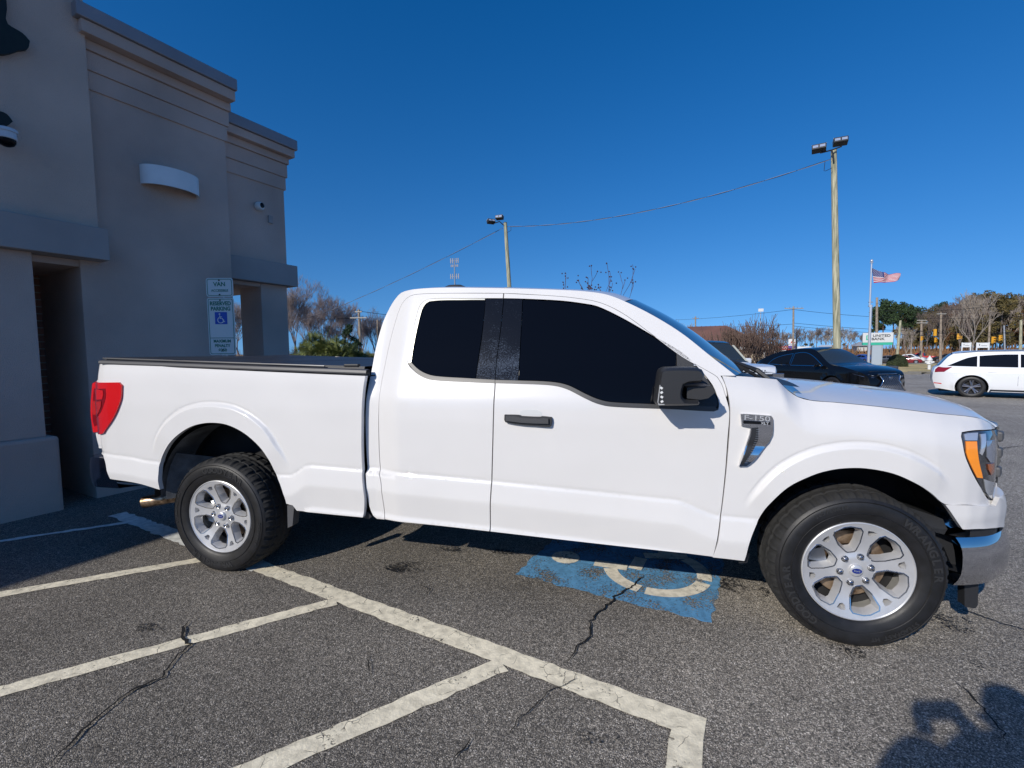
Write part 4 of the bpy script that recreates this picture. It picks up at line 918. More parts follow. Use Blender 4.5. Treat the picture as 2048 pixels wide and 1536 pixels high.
for s_ in (-1, 1):
    sl_ = MB(); sl_.tube([(x, s_*.944, zr(x)+.020) for x in np.linspace(-.955, .80, 12)], .006, 6); sl_.build('cover_clamp_rail', mat('rail_anodised', (.16, .16, .165), .35, metal=.7), truck, smooth=60)
hb = MB(); hb.span(.92, 1.02, -.93, -.90, zr(1)+.022, zr(1)+.040); hb.build('cover_latch', PLASTIC, truck, bevel=.006)

# underside, wheel housings, exhaust
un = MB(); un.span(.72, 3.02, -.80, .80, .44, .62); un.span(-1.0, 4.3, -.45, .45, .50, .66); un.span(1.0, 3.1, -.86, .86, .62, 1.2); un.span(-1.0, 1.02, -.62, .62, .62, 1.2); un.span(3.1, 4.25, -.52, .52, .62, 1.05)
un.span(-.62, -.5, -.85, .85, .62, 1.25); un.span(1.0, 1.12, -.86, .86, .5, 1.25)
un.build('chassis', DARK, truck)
fr = MB()
for s_ in (-1, 1): fr.span(-1.0, 4.2, s_*.44-.05, s_*.44+.05, .40, .52)
fr.tube([(0, -.78, .37), (0, .78, .37)], .05, 10); fr.tube([(0, 0, .37), (.01, 0, .371)], .14, 12); fr.tube([(3.69, -.75, .33), (3.69, .75, .33)], .035, 8)
fr.build('axle', DARK, truck)
def liner(c, R_, y0, y1, a0, a1, m, nm):
    for s_ in (-1, 1):
        mb = MB(); mb.grid([[(c[0]+R_*cos(a), s_*y, c[1]+R_*sin(a)) for y in np.linspace(y0, y1, 5)] for a in np.linspace(a0, a1, 26)])
        vs = [(c[0]+R_*cos(a), s_*y1, c[1]+R_*sin(a)) for a in np.linspace(a0, a1, 26)]; mb.add(vs+[(c[0], s_*y1, c[1])], [(i, i+1, 26) for i in range(25)])
        mb.build(nm, m, truck, smooth=50)
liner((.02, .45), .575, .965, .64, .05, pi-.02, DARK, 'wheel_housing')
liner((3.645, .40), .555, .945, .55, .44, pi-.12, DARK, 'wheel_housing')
li = MB(); li.grid([[(.02+(.535-.0*abs(y+.8))*cos(a), y, .44+.545*sin(a)) for y in (-.955, -.90, -.82, -.74)] for a in np.linspace(.35, pi*.99, 26)])
li.build('inner_lip', LINER, truck, smooth=50)
li = MB(); rows = []
for a in np.linspace(pi*.78, pi*1.0, 12):
    rows.append([(.02+(.50-.05*k+.012*sin(k*3))*cos(a)-.02, -.93+.055*k, .44+(.52-.03*k)*sin(a)) for k in range(6)])
li.grid(rows); li.build('splash_shield', LINER, truck, smooth=60)
ex = MB(); e0 = on_y(160+437/3.4133, 700+1040/3.4133, -.70); e1 = on_y(160+640/3.4133, 700+1000/3.4133, -.62)
dv = (e1-e0); ex.tube([e0, e0+dv*.5, e1, e1+dv*.6], .046, 18, cap=False); ex.tube([e0+dv*.001, e0+dv*.5, e1], .040, 18, cap=False); ex.build('exhaust_pipe', RUST, truck, smooth=50)
mf = MB(); q0 = on_y(*Z7((1415, 1060))[0], -.93); q1 = on_y(*Z7((1462, 1062))[0], -.93); q2 = on_y(*Z7((1450, 1200))[0], -.93); q3 = on_y(*Z7((1418, 1214))[0], -.93)
mf.prism([(q[0], q[2]) for q in (q0, q1, q2, q3)], lambda a, b, d: (a, -.93+d, b), .06); mf.build('mud_guard', GREYPL, truck, bevel=.008)
mf = MB(); mf.prism(xz(Z5((300, 1480), (335, 1482), (352, 1430), (366, 1432), (350, 1490), (300, 1492)), -.95), lambda a, b, d: (a, -.95+d, b), .1); mf.build('mud_guard', PLASTIC, truck)
mf = MB(); mf.prism(xz(Z4((58, 1240), (92, 1240), (112, 1262), (95, 1276), (66, 1268)), -.95), lambda a, b, d: (a, -.95+d, b), .1); mf.build('body_mount', PLASTIC, truck)
gp_ = MB(); gp_.span(1.085, 1.115, -.90, -.80, .42, 1.31); gp_.build('gap_filler', DARK, truck)
li = MB(); li.prism(xz(Z5((1340, 1150), (1450, 1185), (1550, 1220), (1600, 1330), (1622, 1420), (1630, 1500), (1600, 1495), (1560, 1400), (1440, 1270)), -.80), lambda a, b, d: (a, -.80+d, b), .15); li.build('splash_shield', PLASTIC, truck, bevel=.01)

# door mirrors
def mirror(s_):
    d_ = front_door[0 if s_ < 0 else 1]; P0 = on_y(700+1600/2.56, 540+600/2.56, -1.10)
    def q(a, b, y): p = on_y(700+a/2.56, 540+b/2.56, y); return (float(p[0]), float(p[2]))
    hz = [q(a, b, -1.20) for a, b in ((1562, 684), (1566, 640), (1578, 545), (1588, 512), (1610, 500), (1780, 500), (1805, 510), (1816, 530), (1815, 562), (1798, 577), (1735, 583), (1712, 592), (1705, 615), (1704, 648), (1716, 664), (1786, 668), (1792, 680), (1786, 694), (1700, 697), (1575, 695))]
    hz = [tuple(p) for p in smooth_poly(hz, True, .012, 60)]
    mb = MB(); layers = [(-.0, .014), (-.02, .004), (-.05, 0), (-.16, .0), (-.19, .008), (-.205, .03)]
    rings = []
    for dy, ins in layers: rings.append([tuple(p) for p in inset(hz, ins)])
    n = len(hz); vs = []
    for (dy, ins), r_ in zip(layers, rings): vs += [(x, s_*(1.20+.03+dy), z) for x, z in r_]
    fs = [(i*n+k, i*n+(k+1) % n, (i+1)*n+(k+1) % n, (i+1)*n+k) for i in range(len(layers)-1) for k in range(n)]
    mb.add(vs, fs)
    for li_ in (0, len(layers)-1):
        V, Fc = flat([rings[li_]]); yy = s_*(1.20+.03+layers[li_][0]); mb.add([(x, yy, z) for x, z in V], Fc)
    o = mb.build('door_mirror', PLASTIC, d_, smooth=50)
    ar = MB(); pz = [q(a, b, -1.15) for a, b in ((1722, 600), (1850, 590), (1866, 625), (1830, 655), (1790, 662), (1722, 655))]
    ar.prism(pz, lambda a, b, dd: (a-.0*dd, s_*(1.17-dd), b), .26); ar.build('mirror_arm', mat('mirror_arm_plastic', (.03, .03, .032), .5, bump=(500, .3, .002)), o, bevel=.012)
    if s_ < 0:
        lm = MB(); pz = [q(a, b, -1.225) for a, b in ((1585, 588), (1606, 592), (1610, 690), (1580, 692), (1574, 675))]
        lm.prism(pz, lambda a, b, dd: (a, -(1.228-dd), b), .05); l_ = lm.build('mirror_lamp', mat('clear_lens', (.55, .56, .57), .1, metal=.3, coat=1), o, bevel=.003)
        lr = MB()
        for k in range(4):
            pz = q(1594+k*1, 604+k*23, -1.228); lr.box((pz[0], -1.230, pz[1]), (.012, .004, .010), tilt=Matrix.Rotation(.6*(-1)**k, 3, 'Y'))
        lr.build('lamp_reflector', WHITES, l_)
        gl = MB()
mirror(-1); mirror(1)

# ------------------------------------------------------------------ wheels (built in the XZ plane, face towards -Y)
def tyre_mesh(R_, rr, w, n=144, tread=True):
    mb = MB(); prof = [(rr-.004, 0.012), (rr+.006, -.004), (rr+.02, -.012), (rr+.055, -.021), (rr+.085, -.022), (rr+.105, -.016), (R_-.026, -.004), (R_-.014, .010), (R_-.006, .028), (R_-.001, .055), (R_, w/2), (R_-.001, w-.055), (R_-.006, w-.028), (R_-.02, w), (rr+.06, w+.02), (rr+.01, w)]
    return prof
def make_tyre(R_, rr, w, fwd_turn=0):
    n = 216; prof = tyre_mesh(R_, rr, w); tm = MB(); tr = MB()
    # sidewalls
    def ring(pts, mb, n=96):
        mb.lathe([(a, b) for a, b in pts], n, axis='Y')
    ring(prof[:7], tm); ring(prof[12:], tm)
    rows = []
    ys = [-.004, .006, .020, .034, .050, .058, .066, .096, .104, w/2-.006, w/2+.002, .160, .168, .198, .206, .214, w-.034, w-.02, w-.006, w+.004]
    rad = [R_-.026, R_-.015, R_-.007, R_-.004, R_-.002, R_-.002, R_-.001, R_, R_, R_, R_, R_, R_, R_-.001, R_-.002, R_-.002, R_-.004, R_-.007, R_-.015, R_-.026]
    for k in range(n+1):
        q = 2*pi*k/n; row = []
        ph = k % 6
        for j, (y, r_) in enumerate(zip(ys, rad)):
            g = 0
            if j in (5, 8, 10, 11, 14): g = .009                       # ring grooves
            if j <= 4 and ph in (0, 1): g = .009 if j >= 1 else .005        # shoulder slots
            if j >= 15 and ph in (3, 4): g = .009 if j < 19 else .005
            if j in (6, 7, 12, 13) and (k+(j > 8)*3) % 6 == 0: g = .007
            if j == 9 and (k+2) % 6 == 0: g = .006
            if 1 <= j <= 3 and ph == 4: g = .004
            row.append(((r_-g)*cos(q), y, (r_-g)*sin(q)))
        rows.append(row)
    tr.grid(rows); 
    return tm, tr
R_T, R_R = .3875, .243
# alloy face
def hexhole(a):
    pts = [(.375, -.06), (.40, -.09), (.55, -.19), (.79, -.26), (.86, -.235), (.925, -.06), (.925, .06), (.86, .235), (.79, .26), (.55, .19), (.40, .09), (.375, .06)]
    out = []
    for r, t_ in pts:
        x, y = r*.235, t_*.235; out.append((x*cos(a)-y*sin(a), x*sin(a)+y*cos(a)))
    return out
def slot(a):
    out = []
    for r, t_ in ((.78, -.05), (.87, -.085), (.89, -.0), (.87, .085), (.78, .05), (.755, 0)):
        x, y = r*.235, t_*.235; out.append((x*cos(a)-y*sin(a), x*sin(a)+y*cos(a)))
    return out
def circ(r, n=64, c=(0, 0)): return [(c[0]+r*cos(2*pi*i/n), c[1]+r*sin(2*pi*i/n)) for i in range(n)]
def dish(x, z):
    r = math.hypot(x, z)/.235
    a = atan2(z, x); k = abs(((a/(pi/3)) % 1)-.5)*2           # 0 on the spoke line, 1 on the hole line
    d = float(np.interp(r, [0, .2, .30, .36, .6, .9, 1.0], [.022, .020, .024, .030, .026, .006, .000]))
    return d+.006*(1-k)*(1 if .35 < r < .85 else 0)*0
def make_wheel_parts(parent, turn, letters_at, mirror_y=1, fancy=True):
    # parent: empty at hub centre on the outer face plane
    tm, tr = make_tyre(R_T, R_R, .262)
    RC_ = Matrix.Rotation(0, 3, 'Y')
    def flatten(o):
        for v in o.data.vertices:
            if v.co.z < -.372:
                v.co.y += -.0; v.co.z = -.3715-(v.co.z+.372)*.02
            elif v.co.z < -.30 and -.03 < v.co.y < .05 : v.co.y -= .010*ss((-.30-v.co.z)/.07)*(1 if v.co.y < .0 else 0)
    ty = tm.build('tyre', RUBBER, parent, smooth=40); flatten(ty)
    td = tr.build('tread', TREADM, ty, smooth=25); flatten(td)
    if fancy:
        lt = MB()
        for body, ang, size in (('GOODYEAR', letters_at, .047), ('WRANGLER', letters_at+pi, .047), ('265/60R18', letters_at-pi/2-.05, .024), ('STEADFAST HT', letters_at+pi/2+.05, .026)):
            Rl = .315 if size > .03 else .325; adv = size*(.86 if size > .03 else .72)/Rl
            lt = MB()
            for i, ch in enumerate(body):
                if ch == ' ': continue
                a = ang-(i-(len(body)-1)/2)*adv
                c_ = Vector((Rl*cos(a), -.0235 if size > .03 else -.0235, Rl*sin(a))); upv = Vector((cos(a), 0, sin(a))); rt = Vector((sin(a), 0, -cos(a)))
                text_on(lt, ch, size, c_, rt, upv, extrude=.0012, bold=.0018 if size > .03 else .0008, sx=1.1)
            lt.build('lettering', LETTER, ty)
        rb = MB(); rb.lathe([(.292, -.0225), (.294, -.025), (.296, -.0225)], 96, axis='Y'); rb.lathe([(.345, -.017), (.347, -.020), (.349, -.015)], 96, axis='Y')
        rb.build('sidewall_rib', RUBBER, ty, smooth=60)
    # rim
    ro = MB(); a0 = turn
    outer = circ(.235, 96); holes = [hexhole(a0+k*pi/3) for k in range(6)]; slots = [slot(a0+pi/6+k*pi/3) for k in range(6)]
    HS = [[tuple(q) for q in smooth_poly(h, True, .008, 2)] for h in holes]+[[tuple(q) for q in smooth_poly(h, True, .006, 2)] for h in slots]
    ext = [(r*cos(2*pi*i/48), r*sin(2*pi*i/48)) for r in (.05, .07, .085, .11, .14, .17, .20, .225) for i in range(48)]
    V, Fc = flat([outer], HS, [e for e in ext if not any(inpoly(*e, h) for h in HS)])
    ro.add([(x, dish(x, z), z) for x, z in V], [f for f in Fc])
    for h in HS:                                        # pocket walls run back and inwards
        n = len(h); cx = sum(p[0] for p in h)/n; cz_ = sum(p[1] for p in h)/n; big = n > 30
        f1, f2 = (.94, .80) if big else (.9, .75)
        vs = []
        for sc2, dp in ((1, 0), (f1, .010), (f2, .048)): vs += [(cx+(x-cx)*sc2, dish(x, z)+dp, cz_+(z-cz_)*sc2) for x, z in h]
        ro.add(vs, [(j*n+i, j*n+(i+1) % n, (j+1)*n+(i+1) % n, (j+1)*n+i) for j in range(2) for i in range(n)])
    ro.lathe([(.235, 0), (.239, -.004), (.243, -.002), (.244, .006), (.240, .012)], 96, axis='Y')
    rim = ro.build('rim', ALLOY, parent, smooth=28)
    # bright ridge round every pocket
    rg = MB()
    for h in HS[:6]:
        q = inset(h, -.0045); q2 = inset(h, .001)
        n = len(h); vs = [(x, dish(x, z)-.0022, z) for x, z in q]+[(x, dish(x, z)-.0022, z) for x, z in q2]
        rg.add(vs, [(i, (i+1) % n, n+(i+1) % n, n+i) for i in range(n)])
        vs2_ = [(x, dish(x, z)-.0022, z) for x, z in q]+[(x, dish(x, z)+.001, z) for x, z in inset(h, -.007)]
        rg.add(vs2_, [(i, (i+1) % n, n+(i+1) % n, n+i) for i in range(n)])
    rg.build('pocket_ridge', mat('machined_edge', (.75, .75, .76), .22, metal=1) if 'machined_edge' not in bpy.data.materials else bpy.data.materials['machined_edge'], rim, smooth=60)
    ba = MB(); ba.lathe([(.236, .010), (.225, .03), (.222, .10), (.235, .22), (.243, .24)], 64, axis='Y'); ba.build('barrel', mat('barrel_alloy', (.5, .49, .46), .4, metal=.5, var=(8, .2)) if 'barrel_alloy' not in bpy.data.materials else bpy.data.materials['barrel_alloy'], rim, smooth=50)
    for k in range(6):
        a = a0+pi/6+k*pi/3; nu = MB(); c_ = (.0675*cos(a), .0675*sin(a))
        nu.lathe([(0, .004), (.006, .0045), (.0095, .008), (.0105, .014), (.0105, .026)], 6 if False else 12, org=(c_[0], 0, c_[1]), axis='Y'); nu.lathe([(.0115, .0225), (.0155, .020), (.017, .024)], 20, org=(c_[0], 0, c_[1]), axis='Y')
        nu.build('lug_nut', NUTS, rim, smooth=30)
    ca = MB(); ca.lathe([(0, .006), (.022, .007), (.028, .010), (.031, .016), (.031, .026)], 32, axis='Y'); cap = ca.build('centre_cap', ALLOY, rim, smooth=50)
    ov = MB(); V, Fc = flat([[(.0215*cos(a), .0125*sin(a)) for a in np.linspace(0, 2*pi, 33)[:-1]]]); th = turn*0
    ov.add([(x, .0050, z) for x, z in V], Fc); ovo = ov.build('badge', mat('badge_blue', (.01, .03, .22), .2, coat=1) if 'badge_blue' not in bpy.data.materials else bpy.data.materials['badge_blue'], cap)
    tx_ = MB(); text_on(tx_, 'Ford', .014, (0, .0042, 0), (1, 0, 0), (0, 0, 1), bold=.0002); tx_.build('badge_lettering', LENSC, cap)
    # brake behind the wheel
    br = MB(); br.lathe([(.06, .10), (.165, .10), (.168, .104), (.168, .125), (.06, .125)], 48, axis='Y'); br.lathe([(0, .075), (.07, .075), (.08, .10), (.10, .10)], 32, axis='Y'); br.build('brake_disc', BRAKE, parent, smooth=40)
    cl = MB(); cl.prism([(-.19+.0, -.06), (-.12, -.08), (-.10, 0), (-.12, .08), (-.19, .06)], lambda a, b, d: (a, .075+d, b), .09); cl.build('brake_calliper', SATIN, parent, bevel=.008)
    bk = MB(); bk.lathe([(.05, .135), (.235, .135), (.235, .15)], 48, axis='Y'); bk.build('dust_shield', DARK, parent)
for x, y, lt_, trn, s_ in ((0.0, -.985, radians(78), radians(-38), 1), (3.693, -.985, radians(207), radians(-17), 1), (0.0, .985, 1.0, .3, -1), (3.693, .985, 2.0, 0, -1)):
    w_ = empty('wheel', (x, y, .372), None, None); w_.parent = truck
    make_wheel_parts(w_, trn, lt_, fancy=(s_ > 0))
    if s_ < 0: w_.rotation_euler = (0, 0, pi)

# ------------------------------------------------------------------ parked cars (built nose towards +X, origin on the ground at mid wheelbase)
PAINTS_C = {}
def car_paint(name, col, metal=0.0):
    if name not in PAINTS_C: PAINTS_C[name] = mat(name, col, .3, metal=metal, coat=.8)
    return PAINTS_C[name]
RIMC = mat('grey_alloy', (.35, .35, .37), .3, metal=.9)
CGLASS = mat('car_glass', (.006, .007, .009), .04, spec=.3)
WSC = mat('car_windscreen', (.03, .04, .045), .03, spec=.8)
REDLAMP = mat('dark_red_lamp', (.25, .01, .012), .12, coat=1)
def car_wheel(parent, x, y, r, w, fine, spokes=5):
    we = empty('wheel', (x, y, r), None, None); we.parent = parent
    s_ = -1 if y < 0 else 1
    n = 40 if fine else 16
    t = MB(); t.lathe([(r*.66, 0), (r*.70, .012), (r*.88, .016), (r*.97, .0), (r, -.03), (r, -w+.03), (r*.96, -w), (r*.6, -w)], n, axis='Y'); ty = t.build('tyre', RUBBER, we, smooth=40)
    rm = MB()
    rm.lathe([(r*.66, .006), (r*.64, .0), (r*.62, -.03), (r*.60, -w*.8)], n, axis='Y')
    if fine:
        for k in range(spokes):
            for dd in (-.16, .16):
                a = 2*pi*k/spokes+.3; a2 = a+dd
                p0 = (r*.10*cos(a), -.012, r*.10*sin(a)); p1 = (r*.64*cos(a2), .0, r*.64*sin(a2))
                rm.tube([p0, ((p0[0]+p1[0])/2, -.012, (p0[2]+p1[2])/2), p1], [.032, .022, .024], 6)
        rm.lathe([(0, .0), (r*.10, .0), (r*.14, -.02)], 20, axis='Y'); rm.lathe([(0, -.06), (r*.6, -.06)], 30, axis='Y') if False else None
        dk = MB(); dk.lathe([(0, -.09), (r*.6, -.09)], 30, axis='Y'); dk.build('brake_disc', DARK, we)
    else: rm.lathe([(0, -.01), (r*.64, -.01)], n, axis='Y')
    rm.build('rim', RIMC, we, smooth=35)
    if s_ < 0: we.rotation_euler = (0, 0, pi)
    return we
def make_car(name, label, cat, paint, spec, loc, rz, group=None, fine=True):
    """spec: L, Wd, top profile (x, z, tag), belt, wheel xs, wheel r, windows"""
    root = empty(name, loc, label, cat, group, rz)
    hw = spec['W']/2; belt = spec['belt']; top = spec['top']; wx = spec['wheels']; r = spec['r']; x0 = top[0][0]; x1 = top[-1][0]; lean = spec.get('lean', .42); zb = spec.get('zb', .24)
    er, ef = spec.get('taper', (.55, .6))
    def Wc(x, z):
        w = hw-.035*ss((.45-z)/.3)-.02*abs(z-.62)
        if z > belt: w -= (z-belt)*lean
        w -= .045*ss((z-belt+.12)/.14)
        if x < x0+er: w -= .20*((x0+er-x)/er)**2.2*hw
        if x > x1-ef: w -= .26*((x-(x1-ef))/ef)**2.2*hw
        w += .018*sum(ss((r+.13-math.hypot(x-c, z-r))/.05) for c in wx)
        return w
    zt = lambda x: float(np.interp(x, [p[0] for p in top], [p[1] for p in top]))
    pts = smooth_poly([(p[0], p[1]) for p in top], False, .08 if fine else .25, 50)
    up = [tuple(p) for p in pts]; ra = r+.055
    bot = [(x1-.03, zb+.05), (wx[1]+ra, zb)]
    def arc(c): return [(c+ra*cos(a), r+ra*sin(a)) for a in np.linspace(0, pi, 16 if fine else 8)]
    a0 = math.asin(min(1, (r-zb)/ra))
    def arcz(c): return [(c+ra*cos(a), r+ra*sin(a)) for a in np.linspace(-a0, pi+a0, 18 if fine else 8)]
    poly = up+[(x1-.04, zb+.06)]+arcz(wx[1])+arcz(wx[0])+[(x0+.06, zb+.08)]
    wins = [[tuple(q) for q in smooth_poly(w_, True, .08, 40)] for w_ in spec['win']]
    bodies = panel('body', poly, paint, root, Wf=Wc, depth=.03, gap=0, feats=False, step=.09 if fine else .35)
    for w_ in wins: panel('window', w_, CGLASS, bodies, Wf=Wc, off=.004, depth=.012, gap=0, feats=False, step=.3)
    if fine and spec.get('chrome'):
        for w_ in wins:
            q = inset(w_, -.016); n = len(w_); mb = MB()
            for side in (-1, 1):
                vs = [(x, side*(Wc(x, z)+.0055), z) for x, z in w_]+[(x, side*(Wc(x, z)+.0055), z) for x, z in q]; mb.add(vs, [(i, (i+1) % n, n+(i+1) % n, n+i) for i in range(n)])
            mb.build('window_trim', CHROME, root)
    # top skin in labelled lengths
    segs = {}
    tagx = [(p[0], p[2]) for p in top]
    for i in range(len(pts)-1):
        xm = (pts[i][0]+pts[i+1][0])/2; tg_ = [t_ for x_, t_ in tagx if x_ <= xm+1e-6][-1] if any(x_ <= xm+1e-6 for x_, _ in tagx) else tagx[0][1]
        segs.setdefault(tg_, []).append(i)
    crown = spec.get('crown', .045)
    for tg_, idx in segs.items():
        rows = []
        for i in idx+[idx[-1]+1]:
            x, z = pts[i]; w = Wc(x, z); nn = 12; row = []
            nx = 0; 
            for k in range(nn+1):
                t_ = -1+2*k/nn; h = crown*(1-t_*t_); f_ = 1 if x > (x0+x1)/2 else -1
                steep = {'windscreen': .9, 'nose': 1.9, 'rear_glass': .9, 'tail': 1.2}.get(tg_, 0)
                row.append((x+f_*h*steep, w*t_, z+h*(1 if tg_ in ('roof', 'bonnet') else .6 if tg_ not in ('nose', 'tail') else .0)))
            rows.append(row)
        mb = MB(); mb.grid(rows)
        m_ = {'windscreen': WSC, 'rear_glass': CGLASS}.get(tg_, paint)
        mb.build({'nose': 'front_bumper', 'tail': 'rear_bumper'}.get(tg_, tg_), m_, root, smooth=35)
    un_ = MB(); un_.span(x0+.15, x1-.15, -hw*.55, hw*.55, zb-.03, belt-.1); un_.build('underbody', DARK, root)
    for c in wx:
        for y in (-1, 1):
            car_wheel(root, c, y*(hw-.015+(-.0 if y > 0 else 0)), r, .22, fine, spec.get('spokes', 5))
            if fine:
                lb = MB(); lb.grid([[(c+(ra+.0)*cos(a), y*yy, r+ra*sin(a)) for yy in (hw-.06, hw-.4)] for a in np.linspace(-.3, pi+.3, 14)]); lb.build('wheel_housing', DARK, root)
    return root, Wc, bodies, zt
SUV_TOP = [(-2.30, .62, 'tail'), (-2.33, .85, 'tail'), (-2.22, 1.10, 'tail'), (-2.12, 1.16, 'rear_glass'), (-1.45, 1.47, 'roof'), (-.8, 1.62, 'roof'), (-.1, 1.68, 'roof'), (.45, 1.62, 'windscreen'), (1.25, 1.15, 'bonnet'), (1.8, 1.06, 'bonnet'), (2.28, .93, 'bonnet'), (2.45, .80, 'nose'), (2.52, .52, 'nose'), (2.50, .30, 'nose')]
SUVX = dict(W=1.89, belt=1.04, top=SUV_TOP, wheels=(-1.38, 1.41), r=.365, chrome=True, zb=.26,
            win=[[(-1.45, 1.10), (-1.30, 1.26), (-.95, 1.40), (-.45, 1.49), (-.45, 1.08)], [(-.36, 1.08), (-.36, 1.50), (.05, 1.53), (.42, 1.42), (.98, 1.09)]])
# black crossover facing right of the viewer
def heading(u, Z, ang, off=(0, 0)):
    """ground spot seen at column u and depth Z; ang = heading in view space (0 right, 90 towards the viewer)"""
    p = floor_at(u, Z); a = radians(ang); h = LATD*cos(a)-FWD*sin(a)
    return p, atan2(h[1], h[0]), h
fp, rz, h = heading(1774, 14.6, 77)
loc = (fp[0]-h[0]*2.45, fp[1]-h[1]*2.45, fp[2]-.06)
bc, Wb, bb_, ztb = make_car('black_crossover', 'black crossover SUV with a large mesh grille, facing right beyond the truck hood', 'SUV', BLACKP, SUVX, loc, rz)
gmb = MB(); rows = []
def fx_nose(y, z): return float(np.interp(z, [.30, .52, .80, .93], [2.50, 2.52, 2.45, 2.28]))+.045*(1-(y/.75)**2)*1.9+.055
def gpan(name, poly, m, par, off=0.0, th=.02):
    poly = [tuple(q) for q in smooth_poly(poly, True, .06, 30)]
    V, Fc = flat([poly]); mb = MB(); mb.add([(fx_nose(y, z)+off, y, z) for y, z in V], Fc); n = len(poly)
    mb.add([(fx_nose(y, z)+off, y, z) for y, z in poly]+[(fx_nose(y, z)-th, y, z) for y, z in poly], [(i, (i+1) % n, n+(i+1) % n, n+i) for i in range(n)])
    return mb.build(name, m, par)
spin = [(-.30, .86), (.30, .86), (.40, .80), (.30, .66), (.42, .50), (.62, .34), (.60, .28), (-.60, .28), (-.62, .34), (-.42, .50), (-.30, .66), (-.40, .80)]
gr_ = gpan('grille', spin, GLOSSBLACK, bc, .004, .12)
ring_ = MB(); P_ = [(fx_nose(y, z)+.012, y, z) for y, z in spin[2:7]]; ring_.tube(P_, .022, 6); ring_.tube([(p[0], -p[1], p[2]) for p in P_], .022, 6); ring_.tube([(fx_nose(y, .86)+.012, y, .86) for y in (-.38, 0, .38)], .009, 6); ring_.build('grille_surround', CHROME, gr_, smooth=60)
ms_ = MB()
for k in range(-14, 15):
    for sg in (-1, 1):
        p0 = (k*.085, .30); q_ = []
        for t_ in np.linspace(0, .56, 15):
            y, z = p0[0]+sg*t_*.9, p0[1]+t_
            if inpoly(y, z, spin): q_.append((fx_nose(y, z)+.008, y, z))
        if len(q_) > 1: ms_.tube(q_, .009, 4)
ms_.build('grille_mesh', SATIN, gr_)
em = MB(); em.lathe([(.052, 0), (.058, .01), (.066, .0)], 24, org=(0, 0, 0), axis='X'); em.box((.004, -.008, .0), (.008, .013, .07)); em.box((.004, .014, -.028), (.008, .05, .013)); o = em.build('badge', CHROME, gr_, smooth=50); o.location = (fx_nose(0, .745)+.01, 0, .745)
for s_ in (-1, 1):
    hl_ = MB(); P_ = [(2.49, s_*.42, .80), (2.46, s_*.60, .84), (2.28, s_*.78, .895), (2.02, s_*.90, .93), (2.14, s_*.92, .86), (2.38, s_*.82, .78), (2.52, s_*.58, .745)]
    c_ = np.mean(P_, axis=0)+np.array([.05, s_*.02, 0]); hl_.add(P_+[c_], [(i, (i+1) % 7, 7) for i in range(7)])
    ho = hl_.build('headlight', LENS, bc)
    l3 = MB(); l3.tube([(2.455, s_*.50, .80), (2.36, s_*.72, .835), (2.26, s_*.83, .86)], .016, 6); l3.build('lamp_bright_strip', LENSC, ho)
    mm = MB(); mm.lathe([(0, -.07), (.05, -.065), (.075, -.03), (.08, .02), (.06, .06), (0, .07)], 14, axis='X'); mo = mm.build('door_mirror', BLACKP, bc, smooth=50); mo.location = (.92, s_*1.03, 1.12); mo.scale = (1, 1.4, .9)
    mt_ = MB(); mt_.tube([(.87, s_*.94, 1.06), (.86, s_*1.13, 1.06)], .012, 6); mt_.build('mirror_trim', CHROME, bc)

# white estate car seen from its side
WAG_TOP = [(-2.24, .45, 'tail'), (-2.27, .62, 'tail'), (-2.22, .95, 'tail'), (-2.12, 1.02, 'rear_glass'), (-1.80, 1.40, 'roof'), (-1.2, 1.47, 'roof'), (-.2, 1.49, 'roof'), (.25, 1.44, 'windscreen'), (1.05, 1.0, 'bonnet'), (1.7, .92, 'bonnet'), (2.15, .80, 'bonnet'), (2.33, .66, 'nose'), (2.36, .40, 'nose'), (2.33, .25, 'nose')]
WAG = dict(W=1.84, belt=.95, top=WAG_TOP, wheels=(-1.33, 1.49), r=.34, zb=.20, lean=.40, spokes=5,
           win=[[(-1.92, 1.02), (-1.45, 1.28), (-1.22, 1.34), (-1.22, 1.00)], [(-1.17, 1.0), (-1.17, 1.345), (-.7, 1.385), (-.32, 1.39), (-.32, .99)], [(-.27, .99), (-.27, 1.39), (.10, 1.355), (.35, 1.27), (.80, .985)]])
fp, rz, h = heading(1947, 14.9, 41)
loc = (fp[0]+h[0]*1.33+.0, fp[1]+h[1]*1.33, fp[2])
nrm_ = np.array([-h[1], h[0]]); nrm_ = nrm_ if nrm_ @ FWD > 0 else -nrm_
loc = (loc[0]+nrm_[0]*.90, loc[1]+nrm_[1]*.90, gz(loc[0], loc[1])-.02)
wg, Ww, wb_, ztw = make_car('estate_car', 'white estate car with dark windows parked at the right edge, tail towards the truck', 'car', WHITE2, WAG, loc, rz)
for s_ in (0, 1): pass
panel('tail_light', [(-2.21, .90), (-2.14, .985), (-1.80, .985), (-1.90, .90), (-1.99, .82), (-2.22, .80)], REDLAMP, wb_, Wf=Ww, off=.006, depth=.02, gap=0, feats=False)
panel('reflector', [(-2.23, .43), (-2.04, .415), (-2.04, .445), (-2.23, .46)], REDL, wb_, Wf=Ww, off=.006, depth=.01, gap=0, feats=False)
panel('side_skirt', [(-.93, .20), (1.08, .20), (1.05, .285), (-.9, .285)], PLASTIC, wb_, Wf=Ww, off=.008, depth=.02, gap=0, feats=False)
panel('door_handle', [(-.98, .845), (-.76, .85), (-.76, .875), (-.98, .87)], WHITE2, wb_, Wf=Ww, off=.03, depth=.03, gap=0, feats=False)
sl2 = MB()
for x_ in (-1.19, -.295, .86):
    sl2.tube([(x_, -Ww(x_, .94)-.001, .945), (x_-.02, -Ww(x_, .7)-.001, .7), (x_-.02+(.0 if x_ > -1 else .18), -Ww(x_, .45)-.001, .42)], .003, 4)
